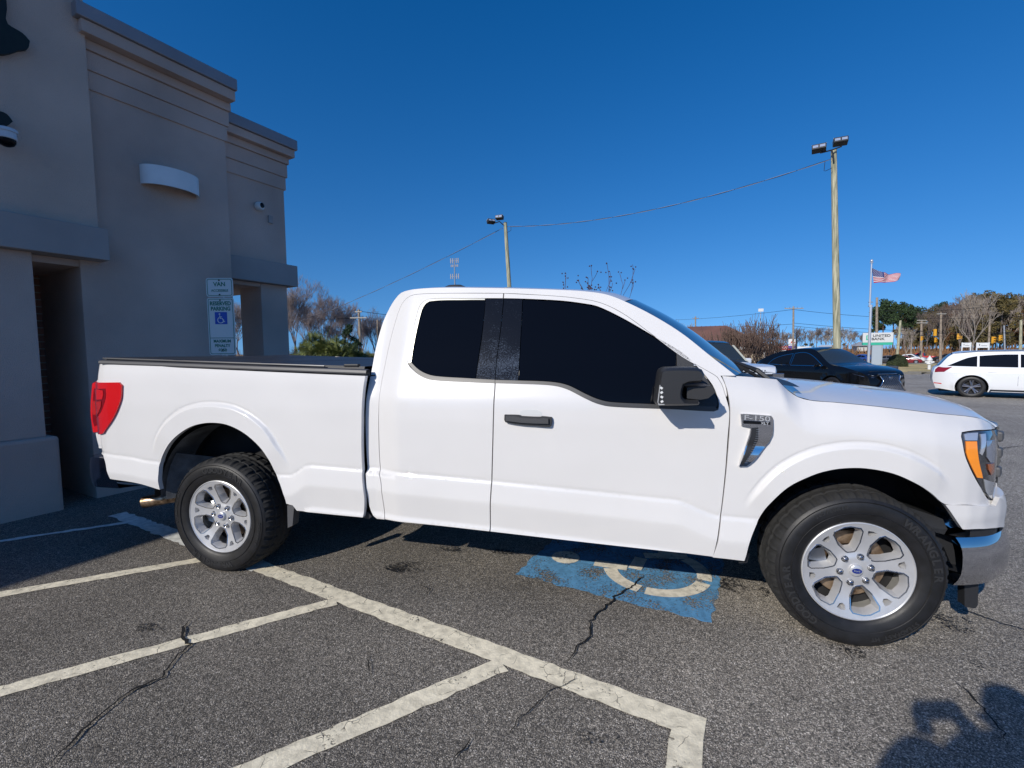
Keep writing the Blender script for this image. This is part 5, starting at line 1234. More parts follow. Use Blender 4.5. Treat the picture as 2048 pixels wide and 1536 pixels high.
sl2.build('door_seam', DARK, wg)
rr_ = MB(); rr_.tube([(x, -Ww(x, 1.44)+.0, z) for x, z in ((-1.75, 1.42), (-1.2, 1.495), (-.2, 1.51), (.1, 1.48))], .014, 6); rr_.build('roof_rail', SATIN, wg, smooth=60)

# white off-roader whose nose shows past the windscreen pillar
OFF_TOP = [(-2.42, .60, 'tail'), (-2.45, 1.05, 'tail'), (-2.38, 1.15, 'rear_glass'), (-2.15, 1.72, 'roof'), (-1.2, 1.84, 'roof'), (.2, 1.83, 'roof'), (.42, 1.78, 'windscreen'), (1.12, 1.24, 'bonnet'), (1.8, 1.21, 'bonnet'), (2.34, 1.13, 'bonnet'), (2.43, 1.02, 'nose'), (2.47, .6, 'nose'), (2.45, .35, 'nose')]
OFF = dict(W=2.0, belt=1.16, top=OFF_TOP, wheels=(-1.42, 1.48), r=.39, zb=.30, lean=.30, taper=(.4, .4), crown=.03,
           win=[[(-2.1, 1.22), (-1.95, 1.62), (-1.3, 1.70), (-1.3, 1.2)], [(-1.22, 1.2), (-1.22, 1.70), (-.4, 1.71), (-.4, 1.19)], [(-.3, 1.19), (-.3, 1.71), (.3, 1.68), (.92, 1.24)]])
fp, rz, h = heading(1497, 11.6, 83)
loc = (fp[0]-h[0]*2.45, fp[1]-h[1]*2.45, fp[2]-.06)
of, Wo, ob_, zto = make_car('off_roader', 'white off-roader with dark roof, nose showing behind the truck windscreen', 'SUV', WHITE2, OFF, loc, rz)
rf = MB(); rows = []
for x, z in ((-2.1, 1.755), (-1.2, 1.86), (.2, 1.85), (.43, 1.79)): rows.append([(x, Wo(x, z-.03)*t_*1.01, z+.032*(1-t_*t_)) for t_ in np.linspace(-1, 1, 11)])
rf.grid(rows); rf.build('dark_roof', BLACKP, of, smooth=40)
lt = MB(); text_on(lt, 'R A N G E   R O V E R', .060, (2.475+.03, 0, 1.065), (0, 1, 0), (.12, 0, 1), bold=.001, sx=1.6); lt.build('lettering', PLASTIC, of)
g2 = MB(); g2.box((2.53, 0, .90), (.06, 1.2, .17)); g2.build('grille', PLASTIC, of)
for s_ in (-1, 1):
    hb_ = MB(); hb_.box((2.44, s_*.80, .92), (.12, .30, .16), rz=-s_*.35); hb_.build('headlight', LENS, of, bevel=.02)
    mm = MB(); mm.box((0, 0, 0), (.12, .22, .17)); mo = mm.build('door_mirror', WHITE2, of, bevel=.05, seg=3); mo.location = (.78, s_*1.10, 1.27)
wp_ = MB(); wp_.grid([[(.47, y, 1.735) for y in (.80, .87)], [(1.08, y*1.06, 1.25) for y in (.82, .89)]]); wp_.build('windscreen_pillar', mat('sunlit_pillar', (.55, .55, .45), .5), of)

# far traffic
SED_TOP = [(-2.2, .5, 'tail'), (-2.25, .85, 'tail'), (-2.1, .98, 'rear_glass'), (-1.3, 1.38, 'roof'), (-.2, 1.43, 'roof'), (.2, 1.38, 'windscreen'), (.95, .96, 'bonnet'), (2.1, .78, 'bonnet'), (2.25, .6, 'nose'), (2.25, .3, 'nose')]
SED = dict(W=1.8, belt=.9, top=SED_TOP, wheels=(-1.35, 1.4), r=.33, zb=.2, win=[[(-1.6, 1.0), (-1.1, 1.3), (-.4, 1.34), (-.4, .96)], [(-.3, .96), (-.3, 1.34), (.1, 1.3), (.7, .97)]])
SVS = dict(SUVX); SVS['chrome'] = False
PU_TOP = [(-2.8, .6, 'tail'), (-2.82, 1.15, 'bed'), (-.9, 1.17, 'bed'), (-.86, 1.2, 'rear_glass'), (-.75, 1.8, 'roof'), (.4, 1.8, 'windscreen'), (1.1, 1.22, 'bonnet'), (2.6, 1.08, 'bonnet'), (2.75, .9, 'nose'), (2.75, .4, 'nose')]
PUS = dict(W=1.95, belt=1.18, top=PU_TOP, wheels=(-1.8, 1.8), r=.4, zb=.4, win=[[(-.65, 1.25), (-.6, 1.65), (-.1, 1.68), (-.1, 1.22)], [(0, 1.22), (0, 1.68), (.35, 1.65), (.9, 1.26)]])
for nm, lb, ct, pn, col, sp, u, Z, ang in (
    ('sedan', 'dark red car on the road left of the white hydrant', 'car', 'dark_red_paint', (.22, .015, .02), SED, 1813, 86, 40),
    ('sedan', 'white car on the far road just behind the dark red car', 'car', 'far_white_paint', (.7, .7, .7), SVS, 1823, 98, 60),
    ('far_pickup', 'bright red pickup truck at the head of the far traffic', 'pickup truck', 'red_paint', (.55, .03, .02), PUS, 1840, 104, 235),
    ('sedan', 'black car on the far road right of the white hydrant', 'car', 'far_black_paint', (.015, .016, .02), SVS, 1897, 98, 235),
    ('sedan', 'blue car beyond the bank sign, just right of the flagpole foot', 'car', 'blue_paint', (.03, .07, .28), SVS, 1726, 100, 262),
    ('sedan', 'dark grey car half hidden right of the bank sign base', 'car', 'dark_grey_paint', (.05, .055, .065), SED, 1771, 95, 230),
    ('sedan', 'dark car on the far road just left of the estate car roof', 'car', 'navy_paint', (.02, .025, .04), SED, 1917, 112, 200)):
    fp, rz, h = heading(u, Z, ang); make_car(nm, lb, ct, car_paint(pn, col), sp, (fp[0], fp[1], gz(fp[0], fp[1])-.03), rz, fine=False)

# ------------------------------------------------------------------ poles, wires, signs
def wood_pole(name, base, top, r0, r1, label, m=WOODP, cat='utility pole', group=None):
    e = empty(name, base, label, cat, group); b = np.array(base); t_ = np.array(top)-b
    mb = MB(); mb.tube([t_*k/6 for k in range(7)], [r0+(r1-r0)*k/6 for k in range(7)], 14); mb.build('pole', m, e, smooth=50); return e, t_
def flood(e, loc, rz, tilt, s=1.0):
    hd_ = empty('floodlight', loc, None, None); hd_.parent = e; hd_.rotation_euler = (tilt, 0, rz)
    b = MB(); b.box((0, 0, 0), (.46*s, .30*s, .20*s)); b.build('lamp_housing', PLASTIC, hd_, bevel=.015)
    t2 = MB(); t2.box((0, .02, .104*s), (.47*s, .27*s, .016*s)); t2.build('lamp_lid', SATINW, hd_, bevel=.004)
    g = MB()
    for x in (-.11*s, .11*s): g.box((x, -.152*s, 0), (.17*s, .01, .10*s))
    g.build('lamp_panel', LENSC, hd_); c = MB(); c.lathe([(0, .05), (.03, .045), (.04, 0)], 12); o = c.build('photocell', PLASTIC, hd_, smooth=50); o.location = (0, 0, .11*s)
SATINW = mat('pale_lamp_lid', (.6, .6, .56), .4)
ang_cam = YAW
b1 = floor_at(1679, 17.4); t1 = at(1667.5, 300, 17.4)
lp1, v1 = wood_pole('light_pole', b1, t1, .135, .095, 'tall wooden light pole with two floodlights rising behind the black crossover', cat='light pole')
def rl(u, v, Z, base): return tuple(at(u, v, Z)-np.array(base))
bkt = MB(); pL, pR = rl(1641, 306, 17.2, b1), rl(1683, 293, 17.2, b1); bkt.tube([pL, rl(1664, 300, 17.2, b1), pR], .025, 6); bkt.tube([rl(1663, 301, 17.2, b1), rl(1666, 308, 17.2, b1), rl(1667, 322, 17.25, b1)], .03, 6); bkt.build('bracket', PLASTIC, lp1, smooth=50)
flood(lp1, rl(1638, 297, 17.2, b1), ang_cam-.12, -.30, .98); flood(lp1, rl(1681, 283, 17.2, b1), ang_cam+.0, -.30, .98)
b2 = floor_at(1030, 27); t2_ = at(1010.5, 445, 27)
lp2, v2 = wood_pole('light_pole', b2, t2_, .15, .10, 'leaning wooden light pole with two floodlights rising above the cab roof', cat='light pole')
bkt = MB(); bkt.tube([rl(984, 448, 26.8, b2), rl(999, 443, 26.8, b2), rl(1007, 450, 26.9, b2)], .03, 6); bkt.build('bracket', PLASTIC, lp2, smooth=50)
flood(lp2, rl(982, 443, 26.8, b2), ang_cam+.9, -.35, .95); flood(lp2, rl(999, 435, 26.8, b2), ang_cam+.1, -.25, .95)
def wire(name, A, B, sag, r, label, n=40, twist=False, m=None):
    A, B = np.array(A, float), np.array(B, float); P = [A+(B-A)*t_-np.array([0, 0, 4*sag*t_*(1-t_)]) for t_ in np.linspace(0, 1, n+1)]
    mb = MB()
    if twist:
        n2 = n*6; Q = []; Q2 = []
        for i in range(n2+1):
            t_ = i/n2; p = A+(B-A)*t_-np.array([0, 0, 4*sag*t_*(1-t_)]); a = t_*n*1.1; Q.append(p+np.array([0, 0, r*1.0])*sin(a)); Q2.append(p-np.array([0, 0, r*1.0])*sin(a))
        mb.tube(Q, r*.9, 4); o = None
        mb.build  # dark strand
        e = empty(name, A, label, 'cable'); d_ = MB(); d_.tube([q-A for q in Q], r*.9, 4); d_.build('dark_strand', DARK, e); l_ = MB(); l_.tube([q-A for q in Q2], r*.8, 4); l_.build('pale_strand', WIREG, e); return e
    mb.tube(P, r, 4); o = mb.build(name, m or DARK); return tag(o, label, 'cable')
WIREG = mat('pale_wire', (.32, .34, .40), .5)
wire('overhead_cable', at(1663, 318, 17.3), at(1015, 453, 26.95), .62, .012, 'twisted overhead cable sagging between the two floodlight poles', twist=True)
wire('overhead_cable', at(1006, 456, 26.95), at(560, 655, 55), .5, .014, 'twisted overhead cable running down left behind the truck cab', twist=True)
lp = MB(); lp.tube([rl(1650, 322, 17.2, b1), rl(1648, 342, 17.2, b1), rl(1651, 342, 17.2, b1), rl(1664, 336, 17.25, b1)], .010, 5); lp.build('drop_loop', DARK, lp1)
lp = MB(); lp.tube([rl(1022, 452, 26.8, b2), rl(1022, 461, 26.8, b2), rl(1014, 465, 26.9, b2)], .012, 5); lp.build('drop_loop', DARK, lp2)
# cell tower
def cell_tower(u, v_top, v_bot, Z, label, s=1.0, lattice=True):
    b = floor_at(u, Z); top = at(u, v_top, Z); e = empty('cell_tower', b, label, 'cell tower'); H_ = top[2]-b[2]
    mb = MB(); mb.tube([(0, 0, 0), (0, 0, H_)], [.5*s, .22*s], 8); mb.build('mast', GALV, e)
    return e, H_
ct, Hc = cell_tower(912, 519, 0, 190, 'distant grey cell tower with antenna rings above the cab roof')
for zz, wd in ((Hc-1.0, 3.2), (Hc-3.0, 2.8), (Hc-7.2, 3.4)):
    an_ = MB()
    for x in np.linspace(-wd/2, wd/2, 5): an_.box((x, 0, zz), (.28, .3, 2.0 if zz != Hc-3 else 1.0))
    an_.box((0, 0, zz), (wd, .12, .12)); an_.build('antenna_array', mat('antenna_grey', (.36, .34, .34), .6) if 'antenna_grey' not in bpy.data.materials else bpy.data.materials['antenna_grey'], e if False else ct)
ct2, Hc2 = cell_tower(1519.5, 618, 0, 210, 'slim distant mast with white antennas above the bare bush', .55)
an_ = MB(); an_.box((0, 0, Hc2-.6), (2.1, .3, 1.3)); an_.build('antenna_array', WHITES, ct2)
# utility poles
def util(u, vt, Z, label, w0=.16, arms=(), m=WOODG, lean=0, base_u=None):
    b = floor_at(base_u or u, Z)
    if Z > 94: b[2] += bank(0, Z)
    t_ = at(u, vt, Z); e, v_ = wood_pole('utility_pole', b, t_, w0, w0*.7, label, m)
    for (va, la) in arms:
        p = np.array(rl(u, va, Z, b)); d_ = np.array([LATD[0], LATD[1], 0]); mb = MB(); mb.tube([p-d_*la/2-np.array([FWD[0], FWD[1], 0])*.15, p+d_*la/2-np.array([FWD[0], FWD[1], 0])*.15], .09, 6); mb.build('crossarm', mat('crossarm_wood', (.45, .42, .36), .8) if 'crossarm_wood' not in bpy.data.materials else bpy.data.materials['crossarm_wood'], e)
        ins = MB()
        for k in (-.45, -.2, .2, .45): q = p+d_*la*k; ins.tube([q+np.array([0, 0, .05]), q+np.array([0, 0, .28])], .035, 6)
        ins.build('insulators', GREYPL, e)
    return e
util(717.5, 619, 62, 'grey utility pole with a crossarm behind the palmettos', .22, ((636, 2.2), (624, .9)), base_u=722)
util(755, 640, 66, 'short utility pole with a lamp arm beside the cab, left of the roofline', .17)
util(1391, 633, 120, 'distant utility pole behind the brown metal roof', .22, ((637, 1.6),))
util(1587, 613, 85, 'tall dark utility pole left of the fuel station sign', .2, ((617, 3.4),))
util(1593, 667, 88, 'short pale pole just right of the fuel station sign', .2)
util(1754, 595, 78, 'tan utility pole just right of the flagpole', .24)
util(1801, 641, 82, 'grey leaning utility pole right of the bank sign', .24, m=WOODP, base_u=1794)
util(1843, 640, 96, 'utility pole with two crossarms above the far red pickup', .26, ((641, 2.0), (646, 2.2)))
util(1882, 625, 97, 'utility pole with one crossarm above the white hydrant', .25, ((628, 1.9),))
util(1980, 635, 100, 'thin brown utility pole left of the right-hand traffic signals', .22, base_u=1977)
util(2042, 640, 80, 'pale wooden utility pole cut by the right edge', .24, m=WOODP)
util(2008, 651, 84, 'silver leaning pole behind the estate car roof', .17, m=GALV, base_u=2012)
util(1823, 672, 100, 'short brown pole in the field below the bare trees', .2)
util(1665, 690, 90, 'small dark pole left of the tall light pole', .15)
for k, (u0, v0, Z0, u1, v1, Z1, sg, lb) in enumerate([(1300, 640, 150, 1587, 619, 85, .6, 'upper power line left of the dark utility pole'), (1300, 650, 150, 1587, 648, 85, .7, 'lower power line left of the dark utility pole'),
        (1587, 619, 85, 2100, 628, 80, 1.2, 'upper power line right of the dark utility pole'), (1587, 646, 85, 2100, 662, 84, .8, 'middle power line right of the dark utility pole'), (1587, 652, 85, 2100, 672, 84, .8, 'lower power line right of the dark utility pole'),
        (500, 630, 64, 717, 636, 62, .3, 'power line running left from the pole behind the palmettos'), (717, 622, 62, 1000, 640, 80, .5, 'power line running right from the pole behind the palmettos'),
        (1754, 620, 78, 2100, 596, 70, .8, 'power line crossing in front of the brown woods')]):
    wire('power_line', at(u0, v0, Z0), at(u1, v1, Z1), sg, .03, lb, 20)
# flagpole and flag
fb = floor_at(1738, 31); ft = at(1738.5, 528, 31); STEELW = mat('pale_steel', (.62, .63, .66), .3, metal=.5)
fpz = empty('flagpole', fb, 'white flagpole standing before the bank sign', 'flagpole'); hF = ft[2]-fb[2]
mb = MB(); mb.tube([(0, 0, 0), (0, 0, hF*.62)], [.085, .075], 12); mb.build('pole', STEELW, fpz, smooth=50); mb = MB(); mb.tube([(-.07, 0, hF*.60), (-.07, 0, hF)], [.06, .045], 12); mb.build('upper_pole', STEELW, fpz, smooth=50)
mb = MB(); mb.box((-.03, 0, hF*.61), (.24, .10, .05)); mb.box((-.03, 0, hF*.645), (.24, .10, .05)); mb.build('clamp', GALV, fpz)
mb = MB(); mb.lathe([(0, -.09), (.06, -.07), (.09, 0), (.06, .07), (0, .09)], 14); o = mb.build('ball', STEELW, fpz, smooth=60); o.location = (-.07, 0, hF+.14); mb = MB(); mb.lathe([(0, 0), (.1, 0), (.1, .04), (0, .04)], 12); o = mb.build('cap', STEELW, fpz); o.location = (-.07, 0, hF)
FR_ = mat('flag_red', (.42, .012, .02), .8); FW_ = mat('flag_white', (.62, .58, .60), .8); FB_ = mat('flag_blue', (.04, .05, .18), .8)
f0 = at(1743.5, 536, 31.0); f1 = at(1747.5, 566, 31.0); f2 = at(1799, 560, 30.6); f3 = at(1796, 551, 30.9)
mb = MB(); NX, NY = 28, 26
def flagp(i, j):
    s_, t_ = i/NX, j/NY
    a = np.array(f0)*(1-s_)+np.array(at(1797, 549, 30.8))*s_; b = np.array(f1)*(1-s_)+np.array(at(1799, 562, 30.7))*s_
    p = a*(1-t_)+b*t_+np.array([FWD[0], FWD[1], 0])*.16*sin(s_*11+t_*2)*s_+np.array([0, 0, 1])*(.06*sin(s_*7+1)*s_-.10*sin(pi*s_)*(1-t_)+.03*sin(s_*16+t_*5)*s_)
    return p
fl_o = np.array(f0); vs = [flagp(i, j)-fl_o for i in range(NX+1) for j in range(NY+1)]; fs = [(i*(NY+1)+j, (i+1)*(NY+1)+j, (i+1)*(NY+1)+j+1, i*(NY+1)+j+1) for i in range(NX) for j in range(NY)]
mb.add(vs, fs); mb.m = [2 if (k//NY) < NX*.40 and (k % NY) < 14 else (0 if ((k % NY)//2) % 2 == 0 else 1) for k in range(NX*NY)]
fl = mb.build('flag', [FR_, FW_, FB_], smooth=80, fix=False); fl.location = f0; tag(fl, 'striped red, white and blue flag with stars blowing from the flagpole', 'flag')
st_ = MB()
for r_ in range(9):
    for c_ in range(6 if r_ % 2 == 0 else 5):
        s_ = (.03+c_*.063+(.03 if r_ % 2 else 0))*NX; t_ = (.6+r_*1.45)
        p = flagp(s_, t_)-fl_o; n_ = -np.array([FWD[0], FWD[1], 0])*.012; k_ = .02
        st_.add([p+n_+np.array([0, 0, k_*1.2]), p+n_+np.array([LATD[0], LATD[1], 0])*k_, p+n_-np.array([0, 0, k_*1.2]), p+n_-np.array([LATD[0], LATD[1], 0])*k_], [(0, 1, 2, 3)])
st_.build('stars', FW_, fl)
# bank sign
def facing(u, Z, off=0): return floor_at(u, Z), YAW+off
SGN = mat('sign_face', (.62, .63, .63), .5); TEAL = mat('sign_teal', (.03, .42, .28), .5); DKTX = mat('sign_letters', (.04, .045, .05), .6)
Zs = 43; b, rz = facing(1754, Zs); bs = empty('bank_sign', b, 'white and teal bank sign board on a pale pylon', 'sign', rz=rz)
def mm_(px, Z=Zs): return px*Z/F_PX
zt_ = at(1754, 665.5, Zs)[2]-b[2]; zb_ = at(1754, 685, Zs)[2]-b[2]
mb = MB(); mb.span(-mm_(24.5), mm_(24.5), -.15, .15, zb_, zt_); bo_ = mb.build('board', SGN, bs, bevel=.02)
mb = MB(); mb.span(-mm_(24.5), mm_(23.5), -.17, .17, zb_-mm_(5), zb_-.005); mb.build('teal_band', TEAL, bs)
mb = MB(); mb.span(-mm_(8.5), mm_(6.5), -.13, .13, 0, zb_-mm_(5)-.005); mb.span(mm_(6.8), mm_(8.5), -.12, .12, 0, zb_-mm_(5)-.005); mb.build('pylon', mat('pylon_blue_grey', (.36, .42, .48), .5), bs)
tx = MB(); text_on(tx, 'UNITED', .32, (mm_(5.7), -.175, zt_-mm_(6.2)), (1, 0, 0), (0, 0, 1), bold=.006, sx=1.15); text_on(tx, 'BANK', .32, (mm_(0), -.175, zt_-mm_(12.6)), (1, 0, 0), (0, 0, 1), bold=.006, sx=1.15); tx.build('lettering', DKTX, bo_)
mb = MB(); x0_, x1_, z0_, z1_ = -mm_(19), -mm_(12), zt_-mm_(14.5), zt_-mm_(5); mb.span(x0_, x0_+.09, -.17, -.152, z0_, z1_); mb.span(x0_, x1_, -.168, -.153, z0_, z0_+.09); mb.span(x1_-.09, x1_, -.166, -.151, z0_, z1_); mb.span(x0_, x1_, -.164, -.149, z1_-.05, z1_); mb.build('logo', TEAL, bo_)
# fuel station: sign, canopy, building
b, rz = facing(1585, 100); fs_ = empty('fuel_sign', b, 'fuel station sign with a red triangle on white', 'sign', rz=rz); k_ = 100/F_PX
mb = MB(); z1_ = at(1585, 678, 100)[2]-b[2]; z0_ = at(1585, 691.5, 100)[2]-b[2]; mb.span(-7.5*k_, 7.5*k_, -.2, .2, z0_, z1_); bo_ = mb.build('board', WHITES, fs_)
mb = MB(); ctz = (z0_+z1_)/2+.15; mb.add([(-4.2*k_, -.21, ctz-.32), (0, -.21, ctz-.32), (0, -.21, ctz+.55)], [(0, 1, 2)]); mb.build('logo_left', mat('logo_orange_red', (.75, .10, .04), .5), bo_); mb = MB(); mb.add([(0, -.212, ctz-.32), (4.2*k_, -.212, ctz-.32), (0, -.212, ctz+.55)], [(0, 1, 2)]); mb.build('logo_right', mat('logo_red', (.45, .02, .02), .5), bo_)
tx = MB(); text_on(tx, 'CITGO', .32, (0, -.215, z0_+.24), (1, 0, 0), (0, 0, 1), bold=.01, sx=1.1); tx.build('lettering', FB_, bo_)
mb = MB(); mb.span(-7.5*k_, 7.5*k_, -.19, .19, z0_-5*k_, z0_-.02); mb.build('price_board', mat('sign_violet', (.10, .05, .28), .5), fs_); mb = MB(); mb.span(-.12, .12, -.12, .12, 0, z0_-5*k_-.01); mb.build('post', GALV, fs_)
b, rz = facing(1556, 104); fc_ = empty('fuel_canopy', b, 'red fuel station canopy behind the black crossover', 'canopy', rz=rz); k_ = 104/F_PX; z1_ = at(1556, 692, 104)[2]-b[2]; z0_ = at(1556, 700, 104)[2]-b[2]
mb = MB(); mb.span(-27*k_, 21*k_, -3, 3, z0_, z1_); bo_ = mb.build('canopy_roof', mat('canopy_red', (.62, .02, .02), .5), fc_)
mb = MB(); mb.span(-26*k_, 20*k_, -.3, .3, 0, z0_-1.0) if False else [mb.span(x, x+.3, -.2, .2, 0, z0_-.01) for x in (-2.2, .2, 1.8)]; mb.build('columns', WHITES, fc_)
tx = MB(); text_on(tx, 'CITGO', .62, (15*k_, -3.02, (z0_+z1_)/2), (1, 0, 0), (0, 0, 1), bold=.015, sx=1.15); tx.build('lettering', WHITES, bo_)
def small_building(nm, u, Z, wpx, vt, label, m, roofm=None, hroof=0, depth=8):
    b, rz = facing(u, Z); e = empty(nm, b, label, 'building', rz=rz); k_ = Z/F_PX; zt_ = at(u, vt, Z)[2]-b[2]
    mb = MB(); mb.span(-wpx/2*k_, wpx/2*k_, 0, depth, -.3, zt_); mb.build('wall', m, e)
    mb = MB()
    for x in np.linspace(-wpx/2*k_*.8, wpx/2*k_*.8, 4): mb.span(x-.5, x+.5, -.02, .05, .9, 2.1)
    mb.build('window', CGLASS, e)
    if roofm:
        mb = MB(); w = wpx/2*k_+.6; mb.add([(-w, -.6, zt_), (w, -.6, zt_), (w, depth+.6, zt_), (-w, depth+.6, zt_), (-w+hroof*1.3, depth/2, zt_+hroof), (w-hroof*1.3, depth/2, zt_+hroof)], [(0, 1, 5, 4), (1, 2, 5), (2, 3, 4, 5), (3, 0, 4)]); mb.build('roof', roofm, e)
    return e
small_building('station_shop', 1548, 112, 66, 699.5, 'low white shop under the red canopy', WHITES)
small_building('distant_house', 1724, 130, 16, 692, 'small pale house left of the bank sign', mat('house_siding', (.55, .55, .52), .8), mat('house_roof', (.35, .35, .36), .8), 1.2, 7)
small_building('distant_shop', 1607, 118, 26, 693, 'white shop just right of the fuel station sign', WHITES)
small_building('distant_shed', 1662, 125, 30, 693.5, 'long dark shed behind the black crossover roof', mat('shed_wall', (.2, .2, .22), .8), WHITES, .5, 6)
# brown metal roof restaurant
ROOFB = mat('brown_metal_roof', (.20, .10, .07), .55, var=(.8, .15), stretch=(1, 1, 1))
b, rz = facing(1452, 40, .12); rb_ = empty('brown_roof_building', b, 'low building with a brown standing-seam hipped roof behind the bare bush', 'building', rz=rz); k_ = 40/F_PX
ze = at(1452, 694, 40)[2]-b[2]; zr_ = at(1452, 657, 44)[2]-b[2]+.25
mb = MB(); mb.span(-8.5, 3.0, .6, 9, -.1, ze); mb.build('wall', mat('tan_wall', (.40, .33, .24), .85, var=(2, .1)), rb_)
mb = MB(); mb.add([(-9, 0, ze), (3.5, 0, ze), (3.5, 9.6, ze), (-9, 9.6, ze), (-5.0, 4.8, zr_), (.35, 4.0, zr_)], [(0, 1, 5, 4), (1, 2, 5), (2, 3, 4, 5), (3, 0, 4)]); rfo = mb.build('roof', ROOFB, rb_)
mb = MB()
for i in range(32):
    x = -9+i*.40; f_ = 1 if -5 <= x <= .35 else ((x+9)/4 if x < -5 else (3.5-x)/3.15)
    yt = (4.8+(x+5)/5.35*-.8)*f_ if f_ == 1 else 4.4*f_
    mb.tube([(x, 0, ze+.02), (x, yt, ze+(zr_-ze)*f_+.02)], .025, 4)
mb.build('seam', ROOFB, rfo)
mb = MB(); mb.span(-9.05, 3.55, -.06, -.005, ze-.22, ze+.02); mb.build('gutter', WHITES, rb_)
mb = MB(); mb.span(-6, -5.3, .56, .595, 1, 2.2); mb.span(-1.5, .5, .56, .595, .6, 2.2); mb.build('window', CGLASS, rb_)
mb = MB(); mb.lathe([(.35, 0), (.35, .35), (0, .45)], 12); o = mb.build('roof_vent', WHITES, rb_, smooth=50); o.location = (-4.0, 4.5, zr_-.1)
# traffic signals on their span wire
YEL = mat('signal_yellow', (.75, .36, .02), .5)
def signal(u, v, Z, s, yaw_, label, n=3):
    p = at(u, v, Z); e = empty('traffic_signal', p, label, 'traffic signal', 'traffic signals over the far road', YAW+yaw_)
    mb = MB(); mb.box((0, 0, 0), (.34*s, .24*s, 1.05*s)); mb.build('housing', YEL, e, bevel=.02)
    mb = MB(); g = MB()
    for k in range(3):
        z = (.34-.34*k)*s; mb.grid([[(.14*s*cos(a), -.12*s-dd, z+.14*s*sin(a)) for dd in (0, .2*s)] for a in np.linspace(-.3, pi+.3, 9)]); g.lathe([(0, -.125*s), (.13*s, -.122*s)], 12, org=(0, 0, z), axis='Y')
    mb.build('visor', YEL, e); g.build('lens', GLASS, e)
    mb = MB(); mb.tube([(0, 0, .5*s), (0, 0, 1.1*s)], .03, 5); mb.build('hanger', DARK, e)
for a in ((1870, 665, 68, .95, pi+.2, 'large traffic signal seen from behind, left of the bare trees'), (1871, 680, 90, .9, .6, 'small traffic signal directly under the large yellow one'), (1843, 677, 92, .8, .9, 'narrow traffic signal in front of the pole with two crossarms'),
          (1916, 673, 84, 1.0, 1.1, 'tilted traffic signal among bare branches'), (1922, 675, 92, .6, 1.4, 'smallest traffic signal at the right of the tilted one'), (1986, 680, 80, 1.1, .8, 'traffic signal above the estate car roof, left of a pair'), (2000, 676, 84, .95, .9, 'traffic signal above the estate car roof, right of a pair')): signal(*a)
wire('signal_span_wire', at(1800, 655, 84), at(2042, 662, 82), .9, .035, 'span wire carrying the traffic signals', 20)
# white field signs
for u, Z, w, h_, lb in ((1932, 78, 13, 9, 'white two-post sign left of the big bare tree, nearer the fork'), (1965, 76, 18, 10, 'white two-post sign with a short dark line, right of the big bare tree')):
    b, rz = facing(u, Z); e = empty('field_sign', b, lb, 'sign', rz=rz); k_ = Z/F_PX; z1_ = at(u, 685.5, Z)[2]-b[2]
    mb = MB(); mb.span(-w/2*k_, w/2*k_, -.05, .05, z1_-h_*k_, z1_); bo_ = mb.build('board', WHITES, e)
    for s_ in (-1, 1): mb = MB(); mb.span(s_*w/2*k_-.07, s_*w/2*k_+.07, -.08, .08, 0, z1_+.05); mb.build('post', WHITES, e)
    mb = MB(); mb.span(-w*.32*k_, -w*.25*k_, -.07, -.055, z1_-h_*k_*.6, z1_-h_*k_*.25); mb.span(-w*.15*k_, w*.35*k_, -.07, -.055, z1_-h_*k_*.62, z1_-h_*k_*.55); mb.build('lettering', GREYPL, bo_)
# hydrant
b = ground(1858, 741); hy = empty('fire_hydrant', b, 'white fire hydrant on the dry grass verge', 'hydrant'); k_ = 1.0
sc_h = (at(1858, 711, np.dot(b-CAM, AX_F))[2]-b[2])
mb = MB(); mb.lathe([(.0, 0), (.085, 0), (.085, .42), (.17, .43), (.17, .47), (.12, .49), (.13, .66), (.17, .68), (.16, .74), (.10, .86), (.045, .92), (.05, .97), (.0, 1.0)], 20); o = mb.build('barrel', WHITES, hy, smooth=35); o.scale = (sc_h, sc_h, sc_h)
mb = MB(); mb.tube([(-.24, 0, .56), (.24, 0, .56)], .06, 12); mb.tube([(0, 0, .56), (.07, -.22, .56)], .075, 12); o = mb.build('outlet', WHITES, hy, smooth=40); o.scale = (sc_h,)*3; o.rotation_euler = (0, 0, YAW)
# dark low stone behind the bush
mb = MB(); mb.box((0, 0, .35), (1.6, .5, .7)); o = mb.build('utility_box', mat('dark_box', (.03, .035, .05), .5), bevel=.05); o.location = floor_at(1757, 24.0); o.rotation_euler = (0, 0, YAW); tag(o, 'low dark utility box between the black crossover and the round bush', 'utility box')

